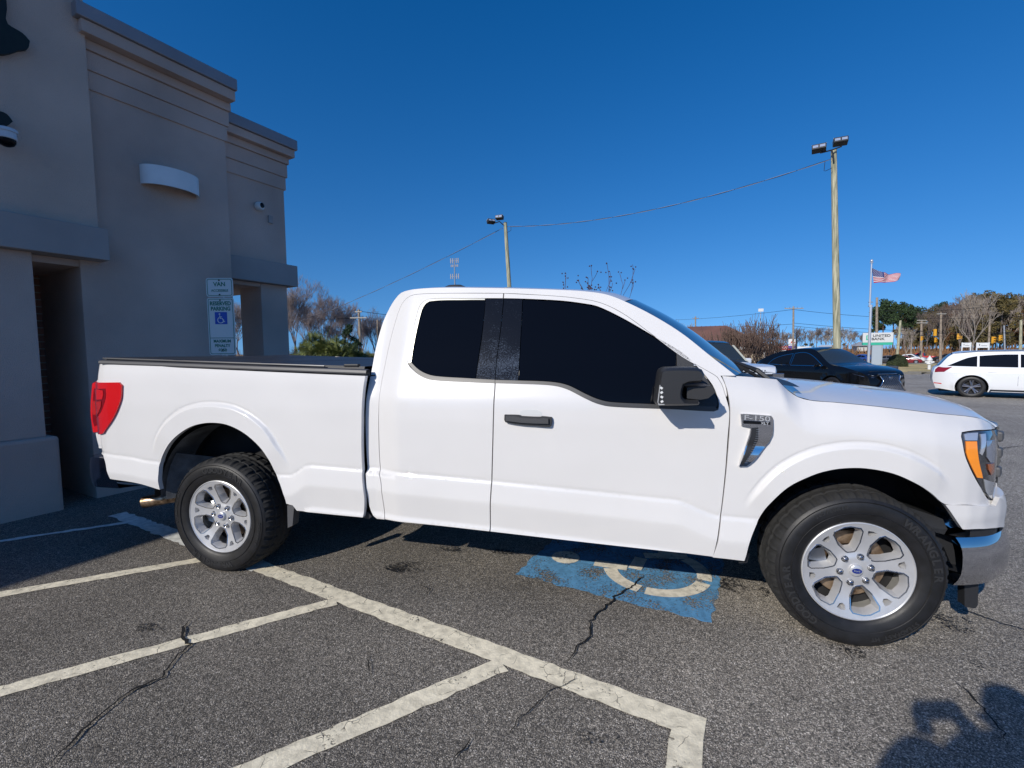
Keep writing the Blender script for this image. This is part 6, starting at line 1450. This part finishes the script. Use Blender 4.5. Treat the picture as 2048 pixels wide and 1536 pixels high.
# ------------------------------------------------------------------ vegetation
BARK = mat('grey_bark', (.17, .135, .115), .95, var=(3, .35)); BARKD = mat('brown_twig', (.13, .085, .065), .95, var=(3, .3)); BARKL = mat('pale_bark', (.33, .28, .23), .95, var=(2, .3))
TWIGP = mat('plum_twig', (.075, .035, .045), .9)
def branch(mb, p, d, L, r, lev, rnd, spread, nk, droop=0.0, minr=.006, sides=4, seg=3, tips=None, grow=.1):
    pts = [p]; rs = [r]; q = Vector(p); dd = Vector(d)
    for i in range(seg):
        dd = (dd+Vector((rnd.gauss(0, .12), rnd.gauss(0, .12), rnd.gauss(0, .08)+grow-droop))).normalized(); q = q+dd*L/seg; pts.append(q.copy()); rs.append(max(minr, r*(1-.45*(i+1)/seg)))
    mb.tube(pts, rs, sides if lev > 1 else 3, cap=False)
    if lev <= 0:
        if tips is not None: tips.append(pts[-1])
        return
    for k in range(nk[lev] if isinstance(nk, dict) else nk):
        t_ = .35+.65*rnd.random() if k else 1.0; i = min(int(t_*seg), seg-1); base = pts[i].lerp(pts[i+1], t_*seg-i)
        a = rnd.uniform(0, 2*pi); ax = Vector((cos(a), sin(a), 0)); nd = (dd+ax*spread*rnd.uniform(.5, 1.2)+Vector((0, 0, .15))).normalized()
        branch(mb, base, nd, L*rnd.uniform(.55, .8), rs[i]*.62, lev-1, rnd, spread, nk, droop, minr, sides, seg, tips, grow)
def tree_mesh(seed, H_, lev=5, nk=3, spread=.75, trunk=.3, r0=.22, minr=.012, m=BARK, tfrac=.28):
    rnd = random.Random(seed); tb = MB(); cb = MB()
    tb.tube([(0, 0, 0), (rnd.gauss(0, .1), rnd.gauss(0, .1), H_*tfrac*.5), (rnd.gauss(0, .15), rnd.gauss(0, .15), H_*tfrac)], [r0*1.2, r0, r0*.85], 8)
    top = tb.v[-1]; o_ = Vector((sum(v[0] for v in tb.v[-8:])/8, sum(v[1] for v in tb.v[-8:])/8, H_*tfrac))
    for k in range(4):
        a = 2*pi*k/4+rnd.random(); d = Vector((cos(a)*.45, sin(a)*.45, 1)).normalized() if k else Vector((0, 0, 1)); branch(cb, o_, d, H_*.30, r0*.6, lev-1, rnd, spread, nk, minr=minr)
    return tb, cb
def norm_h(mbs, H_):
    zm = max(v[2] for m_ in mbs for v in m_.v); k = H_/zm
    for m_ in mbs: m_.v = [(v[0]*k, v[1]*k, v[2]*k) for v in m_.v]
def place_tree(proto, loc, s, rz, label, group, cat='tree', name=None, sxy=None):
    r = proto.copy(); COL.objects.link(r); r.location = loc; sx_ = sxy or s; r.scale = (sx_, sx_, s); r.rotation_euler = (0, 0, rz); tag(r, label, cat, group)
    for ch in proto.children:
        c = ch.copy(); COL.objects.link(c); c.parent = r
    return r
def bare_proto(seed, H_, **kw):
    m = kw.pop('m', BARK); tb, cb = tree_mesh(seed, H_, **kw); norm_h((tb, cb), H_); e = empty('bare_tree', (0, 0, 0), 'bare tree', 'tree')
    tb.build('trunk', m, e, smooth=60, fix=False); cb.build('crown', m, e, fix=False); return e
used = set()
def use(proto, loc, s, rz, label, group, **kw):
    """first use moves the proto itself"""
    if proto.name in used: return place_tree(proto, loc, s, rz, label, group, **kw)
    used.add(proto.name); sx_ = kw.get('sxy') or s; proto.location = loc; proto.scale = (sx_, sx_, s); proto.rotation_euler = (0, 0, rz); return tag(proto, label, kw.get('cat', 'tree'), group)
def leaf_cloud(mb, c, R_, n, size, rnd, flatz=.75):
    for _ in range(n):
        while True:
            x, y, z = rnd.uniform(-1, 1), rnd.uniform(-1, 1), rnd.uniform(-1, 1); d2 = x*x+y*y+z*z
            if .12 < d2 < 1: break
        p = Vector((c[0]+x*R_, c[1]+y*R_, c[2]+z*R_*flatz)); a = Vector((rnd.gauss(0, 1), rnd.gauss(0, 1), rnd.gauss(0, 1))).normalized(); b_ = a.orthogonal().normalized(); cc = a.cross(b_); s_ = size*rnd.uniform(.5, 1.3)
        mb.add([p-b_*s_, p+cc*s_*.6, p+b_*s_, p-cc*s_*.5], [(0, 1, 2, 3)])
def leafy_proto(seed, H_, name, leafm, barkm, lumps, low=.3, width=.30, size=.16, n=240, trunk_r=.16):
    rnd = random.Random(seed); e = empty(name, (0, 0, 0), 'tree', 'tree'); tb = MB(); tb.tube([(0, 0, 0), (rnd.gauss(0, .2), rnd.gauss(0, .2), H_*.5), (0, 0, H_*.92)], [trunk_r*1.3, trunk_r, .04], 7)
    lf = MB(); lf.v
    for k in range(lumps):
        f_ = rnd.random(); z = H_*(low+(1-low)*f_*.93); rr2 = H_*width*sqrt(max(.08, 1-((f_-.42)/.62)**2))*rnd.uniform(.2, .85); a = rnd.uniform(0, 2*pi); c = (rr2*cos(a), rr2*sin(a), z)
        tb.tube([(0, 0, z-H_*.10), c], [.05, .02], 4); leaf_cloud(lf, c, H_*rnd.uniform(.07, .125), n, size, rnd)
    tb.build('trunk', barkm, e, smooth=50, fix=False); lf.build('crown', leafm, e, fix=False); return e
PINE = mat('pine_green', (.035, .065, .02), .85, var=(.5, .5, (.02, .04, .018))); OLIVE = mat('olive_brown_leaf', (.13, .10, .035), .9, var=(.4, .4, (.09, .08, .03))); RUSTL = mat('rust_leaf', (.20, .09, .035), .9, var=(.4, .4, (.13, .07, .035)))
# left-hand group behind the portico
BARKV = mat('violet_grey_bark', (.25, .20, .185), .95, var=(3, .3))
bpL = [bare_proto(11+i, 10, lev=6, nk=4, spread=.82+.05*i, minr=.009, r0=.16, m=BARKV) for i in range(3)]
for i, (u, vt, Z, lb) in enumerate([(590, 548, 46, 'bare tree close behind the portico pier, tallest at left'), (648, 562, 62, 'round bare tree rising above the palmettos'), (612, 610, 58, 'lower bare tree between the pier and the round one'), (690, 592, 66, 'bare tree right of the round one, under the cable'), (752, 610, 70, 'thin bare tree beside the truck cab'),
                                    (478, 600, 55, 'bare tree seen through the portico opening, right half'), (725, 628, 75, 'small bare tree behind the crossarm pole'), (560, 590, 60, 'bare tree mostly hidden by the portico pier'), (668, 640, 60, 'short bare tree right above the palmettos'), (770, 625, 80, 'distant bare tree partly hidden by the cab'), (455, 620, 60, 'bare tree seen through the portico opening, left half')]):
    b = floor_at(u, Z); Hh = at(u, vt, Z)[2]-b[2]; use(bpL[i % 3], b, Hh/10, i*1.3, lb, 'bare trees behind the bank', sxy=Hh/10*.9)
pj = leafy_proto(5, 4.2, 'young_pine', PINE, BARK, 16, .25, .22, .09, 130, .06); b = floor_at(700, 48); use(pj, b, (at(700, 650, 48)[2]-b[2])/4.1, 0, 'small green pine in front of the crossarm pole', None, sxy=.9)
b = floor_at(715, 50); place_tree(pj, b, .75, 1.0, 'lower dark pine at the right of the small green one', None)
# scrub at the tree feet
scr = MB(); rnd = random.Random(8)
for k in range(1500):
    u = rnd.uniform(440, 800); Z = rnd.uniform(36, 60); p = floor_at(u, Z); h_ = rnd.uniform(.6, 2.1); scr.tube([p, p+np.array([rnd.gauss(0, .25), rnd.gauss(0, .25), h_])], [.03, .012], 3, cap=False)
tag(scr.build('scrub', BARKD, fix=False), kind='stuff')['label'] = 'brown scrub under the bare trees behind the bank'
# palmettos
PALM = mat('palmetto_green', (.17, .19, .05), .55, var=(1.2, .35, (.10, .13, .04))); PALMD = mat('palmetto_dead', (.32, .22, .07), .7, var=(2, .35))
def palmetto(seed, n, label, loc, s):
    rnd = random.Random(seed); e = empty('palmetto', loc, label, 'palm', 'palmettos behind the truck bed'); g = MB(); y_ = MB(); tb = MB(); tb.lathe([(0, 0), (.16, 0), (.18, .5*s), (.12, .9*s), (0, .95*s)], 10)
    for k in range(n):
        a = rnd.uniform(0, 2*pi); el = rnd.uniform(-.35, 1.35); L = rnd.uniform(.4, .85)*s; base = Vector((0, 0, .75*s)); d = Vector((cos(a)*cos(el), sin(a)*cos(el), sin(el))); tip = base+d*L; mb = y_ if el < .0 else g
        mb.tube([base, base.lerp(tip, .5)+Vector((0, 0, .04)), tip], .010, 3, cap=False)
        side = d.cross(Vector((0, 0, 1))).normalized(); upv = side.cross(d).normalized(); R_ = rnd.uniform(.30, .44)*s; tw = rnd.uniform(-1.4, 1.4); side = (side*cos(tw)+upv*sin(tw)).normalized()
        for j in range(15):
            q = -1.25+2.5*j/14; f_ = d*cos(q)+side*sin(q); e1_ = tip+f_*R_*(1-.12*abs(q)); mid = tip+f_*R_*.5; w_ = upv.cross(f_).normalized()*.013*s; e1_ = e1_+Vector((0, 0, -.10*R_-rnd.random()*.08))
            mb.add([tip, mid-w_, e1_, mid+w_], [(0, 1, 2, 3)])
    tb.build('trunk', BARKD, e, smooth=40); g.build('fronds', PALM, e, fix=False); y_.build('dead_fronds', PALMD, e, fix=False)
for i, (u, Z, s, lb) in enumerate([(640, 21, 1.55, 'tallest palmetto clump, leftmost, with yellow lower fronds'), (612, 22, 1.2, 'yellowing palmetto low at the far left of the clump'), (672, 21, 1.35, 'palmetto second from left, just right of the tallest'), (694, 22, 1.15, 'palmetto in the middle of the row'), (716, 22.5, 1.1, 'palmetto below the crossarm pole'), (738, 22, .98, 'palmetto nearest the truck cab'), (655, 24, 1.3, 'palmetto behind the tallest one')]):
    b = floor_at(u, Z); palmetto(40+i, 75, lb, b, s)
gr2 = MB(); rnd = random.Random(2)
for k in range(1200):
    u = rnd.uniform(590, 760); Z = rnd.uniform(18.5, 20.5); p = floor_at(u, Z); gr2.tube([p, p+np.array([rnd.gauss(0, .12), rnd.gauss(0, .12), rnd.uniform(.5, 1.15)])], [.014, .006], 3, cap=False)
tag(gr2.build('tall_grass', PALMD, fix=False), kind='stuff')['label'] = 'pale dry grass in front of the palmettos'
# crape myrtles: one behind the roof, one before the brown roof
def myrtle(name, seed, H_, stems, spread, label, loc, m, lev=4, minr=.007, r0=.03, pods=True, podm=None, nk=3, lean=.5):
    rnd = random.Random(seed); e = empty(name, loc, label, 'shrub'); mb = MB(); tips = []
    for k in range(stems):
        a = rnd.uniform(0, 2*pi); l_ = rnd.uniform(.05, 1)*lean; branch(mb, Vector((cos(a)*.15, sin(a)*.15, 0)), Vector((cos(a)*l_, sin(a)*l_, 1)).normalized(), H_*.42, r0, lev-1, rnd, spread, nk, minr=minr, tips=tips, grow=.12)
    pd = MB()
    if pods:
        for t_ in tips:
            for q in range(2): p = t_+Vector((rnd.gauss(0, .04), rnd.gauss(0, .04), rnd.gauss(0, .04))); s_ = .022; pd.add([p+Vector((s_, 0, 0)), p+Vector((0, s_, 0)), p+Vector((-s_, 0, 0)), p+Vector((0, -s_, 0)), p+Vector((0, 0, s_)), p+Vector((0, 0, -s_))], [(0, 1, 4), (1, 2, 4), (2, 3, 4), (3, 0, 4), (1, 0, 5), (2, 1, 5), (3, 2, 5), (0, 3, 5)])
    mb.add(pd.v, pd.f); norm_h([mb], H_); mb.build('branches', m, e, fix=False)
    return e
b = floor_at(1176, 10); myrtle('crape_myrtle', 77, at(1150, 524, 10)[2]-b[2], 8, .45, 'bare crape myrtle tips with seed pods above the cab roof', b, TWIGP, lev=5, minr=.006, r0=.028, nk=2, lean=.20)
for i, (u, Z, vt, lb) in enumerate([(1452, 27, 645, 'bare twiggy shrub leftmost in front of the brown roof'), (1485, 26, 640, 'dense bare shrub in the middle before the brown roof'), (1528, 27, 626, 'tall bare shrub right of the brown roof'), (1545, 30, 668, 'low bare shrub right of the tall one')]):
    b = floor_at(u, Z); myrtle('bare_shrub', 90+i, at(u, vt, Z)[2]-b[2], 22, .5, lb, b, BARKD, lev=4, minr=.011, r0=.03, pods=False, nk=3, lean=.55)
# clipped round bush and low mulch
b = ground(1794, 735); rb2 = empty('round_bush', b, 'clipped dark green round bush beside the bank sign', 'bush'); mb = MB(); rnd = random.Random(3); kk = np.dot(b-CAM, AX_F)/F_PX
for _ in range(5200):
    a, c_ = rnd.uniform(0, 2*pi), rnd.uniform(-.1, 1); q = sqrt(max(0, 1-c_*c_)); p = Vector((cos(a)*q*17*kk, sin(a)*q*17*kk, c_*24*kk+2*kk))*rnd.uniform(.9, 1.03); n_ = Vector((rnd.gauss(0, 1), rnd.gauss(0, 1), rnd.gauss(0, 1))).normalized(); b_ = n_.orthogonal().normalized(); s_ = .035; mb.add([p-b_*s_, p+n_.cross(b_)*s_*.6, p+b_*s_, p-n_.cross(b_)*s_*.6], [(0, 1, 2, 3)])
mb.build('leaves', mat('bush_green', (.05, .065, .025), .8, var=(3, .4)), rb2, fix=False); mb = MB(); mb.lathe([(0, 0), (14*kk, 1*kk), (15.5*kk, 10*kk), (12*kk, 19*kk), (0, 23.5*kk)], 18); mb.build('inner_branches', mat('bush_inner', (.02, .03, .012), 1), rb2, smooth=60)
# woods along the right: pines, bare trees and brown-leaved trees, each a tree of its own
protoP = [leafy_proto(21+i, 20, 'tall_pine', PINE, BARKD, 17, .52, .24, .40, 200, .22) for i in range(2)]
protoO = [leafy_proto(31+i, 18, 'brown_leaved_tree', (OLIVE, RUSTL)[i % 2], BARK, 26, .12, .32, .34, 170, .2) for i in range(2)]
protoB = [bare_proto(61+i, 18, lev=6, nk=3, spread=.6, minr=.035, r0=.26, m=(BARK, BARKL)[i % 2]) for i in range(3)]
rnd = random.Random(12)
def wood(kind, u, vt, Z, lb, rz=None, wide=1.0):
    b = floor_at(u, Z); b[2] += bank(0, Z) if Z > 94 else 0; Hh = at(u, vt, Z)[2]-b[2]
    P_ = {'p': protoP, 'o': protoO, 'b': protoB}[kind[0]]; pr = P_[int(kind[1]) % len(P_)]; H0 = {'p': 20, 'o': 18, 'b': 18}[kind[0]]
    use(pr, b, Hh/H0, rz if rz is not None else rnd.uniform(0, 6), lb, {'p': 'pines at the wood edge', 'o': 'brown-leaved trees of the wood', 'b': 'bare trees of the wood'}[kind[0]], sxy=Hh/H0*wide)
WOODS = [('p0', 1765, 600, 128, 'dark green pine right behind the flagpole'), ('p1', 1785, 598, 132, 'broad dark pine, tallest of the pine group'), ('p0', 1806, 606, 130, 'dark pine right of the tallest pine'), ('p1', 1828, 607, 150, 'far pine top between the pines and brown trees'), ('p0', 1880, 606, 155, 'far pine top above the crossarm pole'), ('p1', 1752, 625, 140, 'short pine at the left end of the pine group')]
for w_ in WOODS: wood(*w_, wide=.82)
for i in range(40):
    u = 1800+i*6.6+rnd.uniform(-3, 3); vt = float(np.interp(u, [1800, 1830, 1860, 1900, 1920, 1950, 1990, 2030, 2060], [624, 612, 606, 600, 585, 576, 582, 580, 576]))+rnd.uniform(0, 26); Z = rnd.uniform(130, 165)
    kind = rnd.choice(['o0', 'o1', 'o0', 'b0', 'b1', 'b2']); nm = {'o': 'brown-leaved tree', 'b': 'bare tree'}[kind[0]]
    wood(kind, u, vt, Z, None or (nm+' within the right-hand wood, one of many alike'), wide=.85)
wood('b1', 1945, 576, 82, 'big pale-trunked bare tree forking above the estate car', 1.0, .8); wood('b1', 1812, 650, 88, 'small pale bare tree with a crooked limb right of the bank sign', 2.0, .9); wood('b0', 1919, 590, 100, 'slender bare tree left of the big pale-trunked one', 3.0, .6); wood('b2', 1938, 585, 120, 'twiggy bare tree behind the big pale-trunked one', 3.5, .8)
for i in range(26):
    u = 1545+i*8+rnd.uniform(-3, 3); wood(rnd.choice(['b0', 'b1', 'b2']), u, rnd.uniform(650, 672), rnd.uniform(190, 240), 'far bare tree on the low skyline left of the flagpole, one of many alike', wide=1.2)
wood('b0', 1352, 638, 150, 'far bare tree behind the windscreen'); wood('b1', 1375, 645, 160, 'far bare tree just right of the windscreen')
for i, u in enumerate((1558, 1576, 1610, 1622, 1690)): wood('o0', u, 686, 170, 'low dark tree on the skyline near the fuel station', wide=1.4)
# brush at the foot of the wood
br2 = MB(); rnd = random.Random(6)
for k in range(5200):
    a = rnd.uniform(60, 230); d_ = rnd.uniform(104, 140); x, y = lat(a, d_)
    if (a/d_) < .70 or (a/d_) > 1.22: continue
    z = gz(x, y)+bank(0, d_); h_ = rnd.uniform(.4, 1.6)*(1 if d_ < 128 else 1.7); br2.tube([(x, y, z), (x+rnd.gauss(0, .4), y+rnd.gauss(0, .4), z+h_)], [.10, .03], 3, cap=False)
tag(br2.build('brush', mat('orange_brush', (.25, .12, .05), .95, var=(.3, .4, (.14, .09, .05))), fix=False), kind='stuff')['label'] = 'orange-brown brush at the foot of the wood'

# ------------------------------------------------------------------ the photographer, whose shadow falls at lower right
SKIN = mat('skin', (.45, .28, .20), .55); JACKET = mat('dark_jacket', (.03, .035, .045), .85); JEANS = mat('jeans', (.04, .06, .11), .85); HAIR = mat('dark_hair', (.03, .02, .015), .7)
def skin_body(name, verts, edges, radii, m, parent, sub=2, root=0):
    me = bpy.data.meshes.new(name); me.from_pydata(verts, edges, []); o = bpy.data.objects.new(name, me); COL.objects.link(o); o.parent = parent; me.materials.append(m)
    sk = o.modifiers.new('skin', 'SKIN')
    if not me.skin_vertices: me.attributes  # layer made by the modifier
    bpy.context.view_layer.objects.active = o
    if not me.skin_vertices:
        import bmesh
        bm = bmesh.new(); bm.from_mesh(me); bm.verts.layers.skin.verify(); bm.to_mesh(me); bm.free()
    for i, r_ in enumerate(radii):
        d_ = me.skin_vertices[0].data[i]; d_.radius = (r_, r_) if not hasattr(r_, '__len__') else r_; d_.use_root = (i == root)
    s_ = o.modifiers.new('sub', 'SUBSURF'); s_.levels = sub; s_.render_levels = sub; sk.use_smooth_shade = True
    return o
cf = np.array([FWD[0], FWD[1]]); px_, py_ = CAM[0]-cf[0]*.42+.10, CAM[1]-cf[1]*.42-.13
per = empty('person', (px_, py_, 0), 'person in a dark jacket standing behind the camera with both hands raised to it', 'person', rz=atan2(cf[1], cf[0])-pi/2)
# local frame: +Y forward, X to the right
V_ = [(0, 0, .95), (0, .0, 1.12), (0, .0, 1.32), (0, 0, 1.46), (0, .02, 1.54), (0, .03, 1.63), (0, .035, 1.72),
      (.10, 0, .90), (.13, .01, .50), (.14, -.01, .10), (.14, .10, .04), (-.10, 0, .90), (-.13, .01, .50), (-.14, -.01, .10), (-.14, .10, .04),
      (.18, 0, 1.43), (.31, .14, 1.17), (.15, .30, 1.31), (.09, .33, 1.38), (-.22, 0, 1.42), (-.42, .06, 1.18), (-.17, .24, 1.30), (-.09, .33, 1.38)]
E_ = [(0, 1), (1, 2), (2, 3), (3, 4), (4, 5), (5, 6), (0, 7), (7, 8), (8, 9), (9, 10), (0, 11), (11, 12), (12, 13), (13, 14), (3, 15), (15, 16), (16, 17), (17, 18), (3, 19), (19, 20), (20, 21), (21, 22)]
Rd = [(.20, .15), (.20, .15), (.23, .16), (.19, .12), .07, (.083, .10), (.07, .085), .10, .065, .048, .04, .10, .065, .048, .04, .13, .12, .10, .05, .16, .16, .15, .08]
skin_body('body', V_, E_, Rd, JACKET, per)
hm = MB(); 
for th in np.linspace(0, pi, 14)[:-1]: pass
hm.lathe([(0, -.13), (.045, -.122), (.07, -.09), (.082, -.03), (.085, .03), (.075, .08), (.045, .112), (0, .12)], 24); hdo = hm.build('head', SKIN, per, smooth=80); hdo.location = (0, .035, 1.66); hdo.scale = (.95, 1.15, 1.0)
hr_ = MB(); hr_.lathe([(.088, -.03), (.096, .03), (.085, .085), (.05, .122), (0, .132)], 24); hro = hr_.build('hair', HAIR, per, smooth=80); hro.location = (0, .015, 1.665); hro.scale = (1, 1.15, 1)
fc2 = MB(); fc2.tube([(0, .125, 1.68), (0, .152, 1.645), (0, .13, 1.635)], [.008, .015, .008], 8); fc2.build('nose', SKIN, per, smooth=60)
for s_ in (-1, 1):
    ea = MB(); ea.lathe([(0, -.008), (.025, -.004), (.028, .006), (0, .008)], 12, axis='X'); o = ea.build('ear', SKIN, per, smooth=50); o.location = (s_*.083, .03, 1.655)
    ey = MB(); ey.lathe([(0, -.010), (.011, 0), (0, .010)], 10); o = ey.build('eye', DARK, per, smooth=60); o.location = (s_*.032, .127, 1.675)
    hv = [(s_*.09, .33, 1.38), (s_*.08, .37, 1.41)]; he = [(0, 1)]; hr3 = [.026, .030]
    for k, (dx, L) in enumerate(((.022, .03), (.008, .036), (-.006, .034), (-.020, .026))):
        i = len(hv); hv += [(s_*(.08+dx*.8), .385, 1.425+.004*k), (s_*(.074+dx*.6), .398, 1.425+L), (s_*(.055+dx*.4), .392, 1.43+L*1.3)]; he += [(1, i), (i, i+1), (i+1, i+2)]; hr3 += [.010, .009, .008]
    i = len(hv); hv += [(s_*.062, .365, 1.40), (s_*.045, .375, 1.425)]; he += [(0, i), (i, i+1)]; hr3 += [.011, .009]
    skin_body('hand', hv, he, hr3, SKIN, per, 1)
mo_ = MB(); mo_.box((0, .130, 1.612), (.045, .012, .010)); mo_.build('mouth', mat('lips', (.35, .15, .12), .5), per, bevel=.004)
ph = MB(); ph.box((0, 0, 0), (.16, .009, .078)); o = ph.build('phone', DARK, bevel=.004); o.location = (px_+cf[0]*.405, py_+cf[1]*.405, 1.43); o.rotation_euler = (0, 0, atan2(cf[1], cf[0])-pi/2); tag(o, 'dark phone held up in both hands of the person', 'phone')
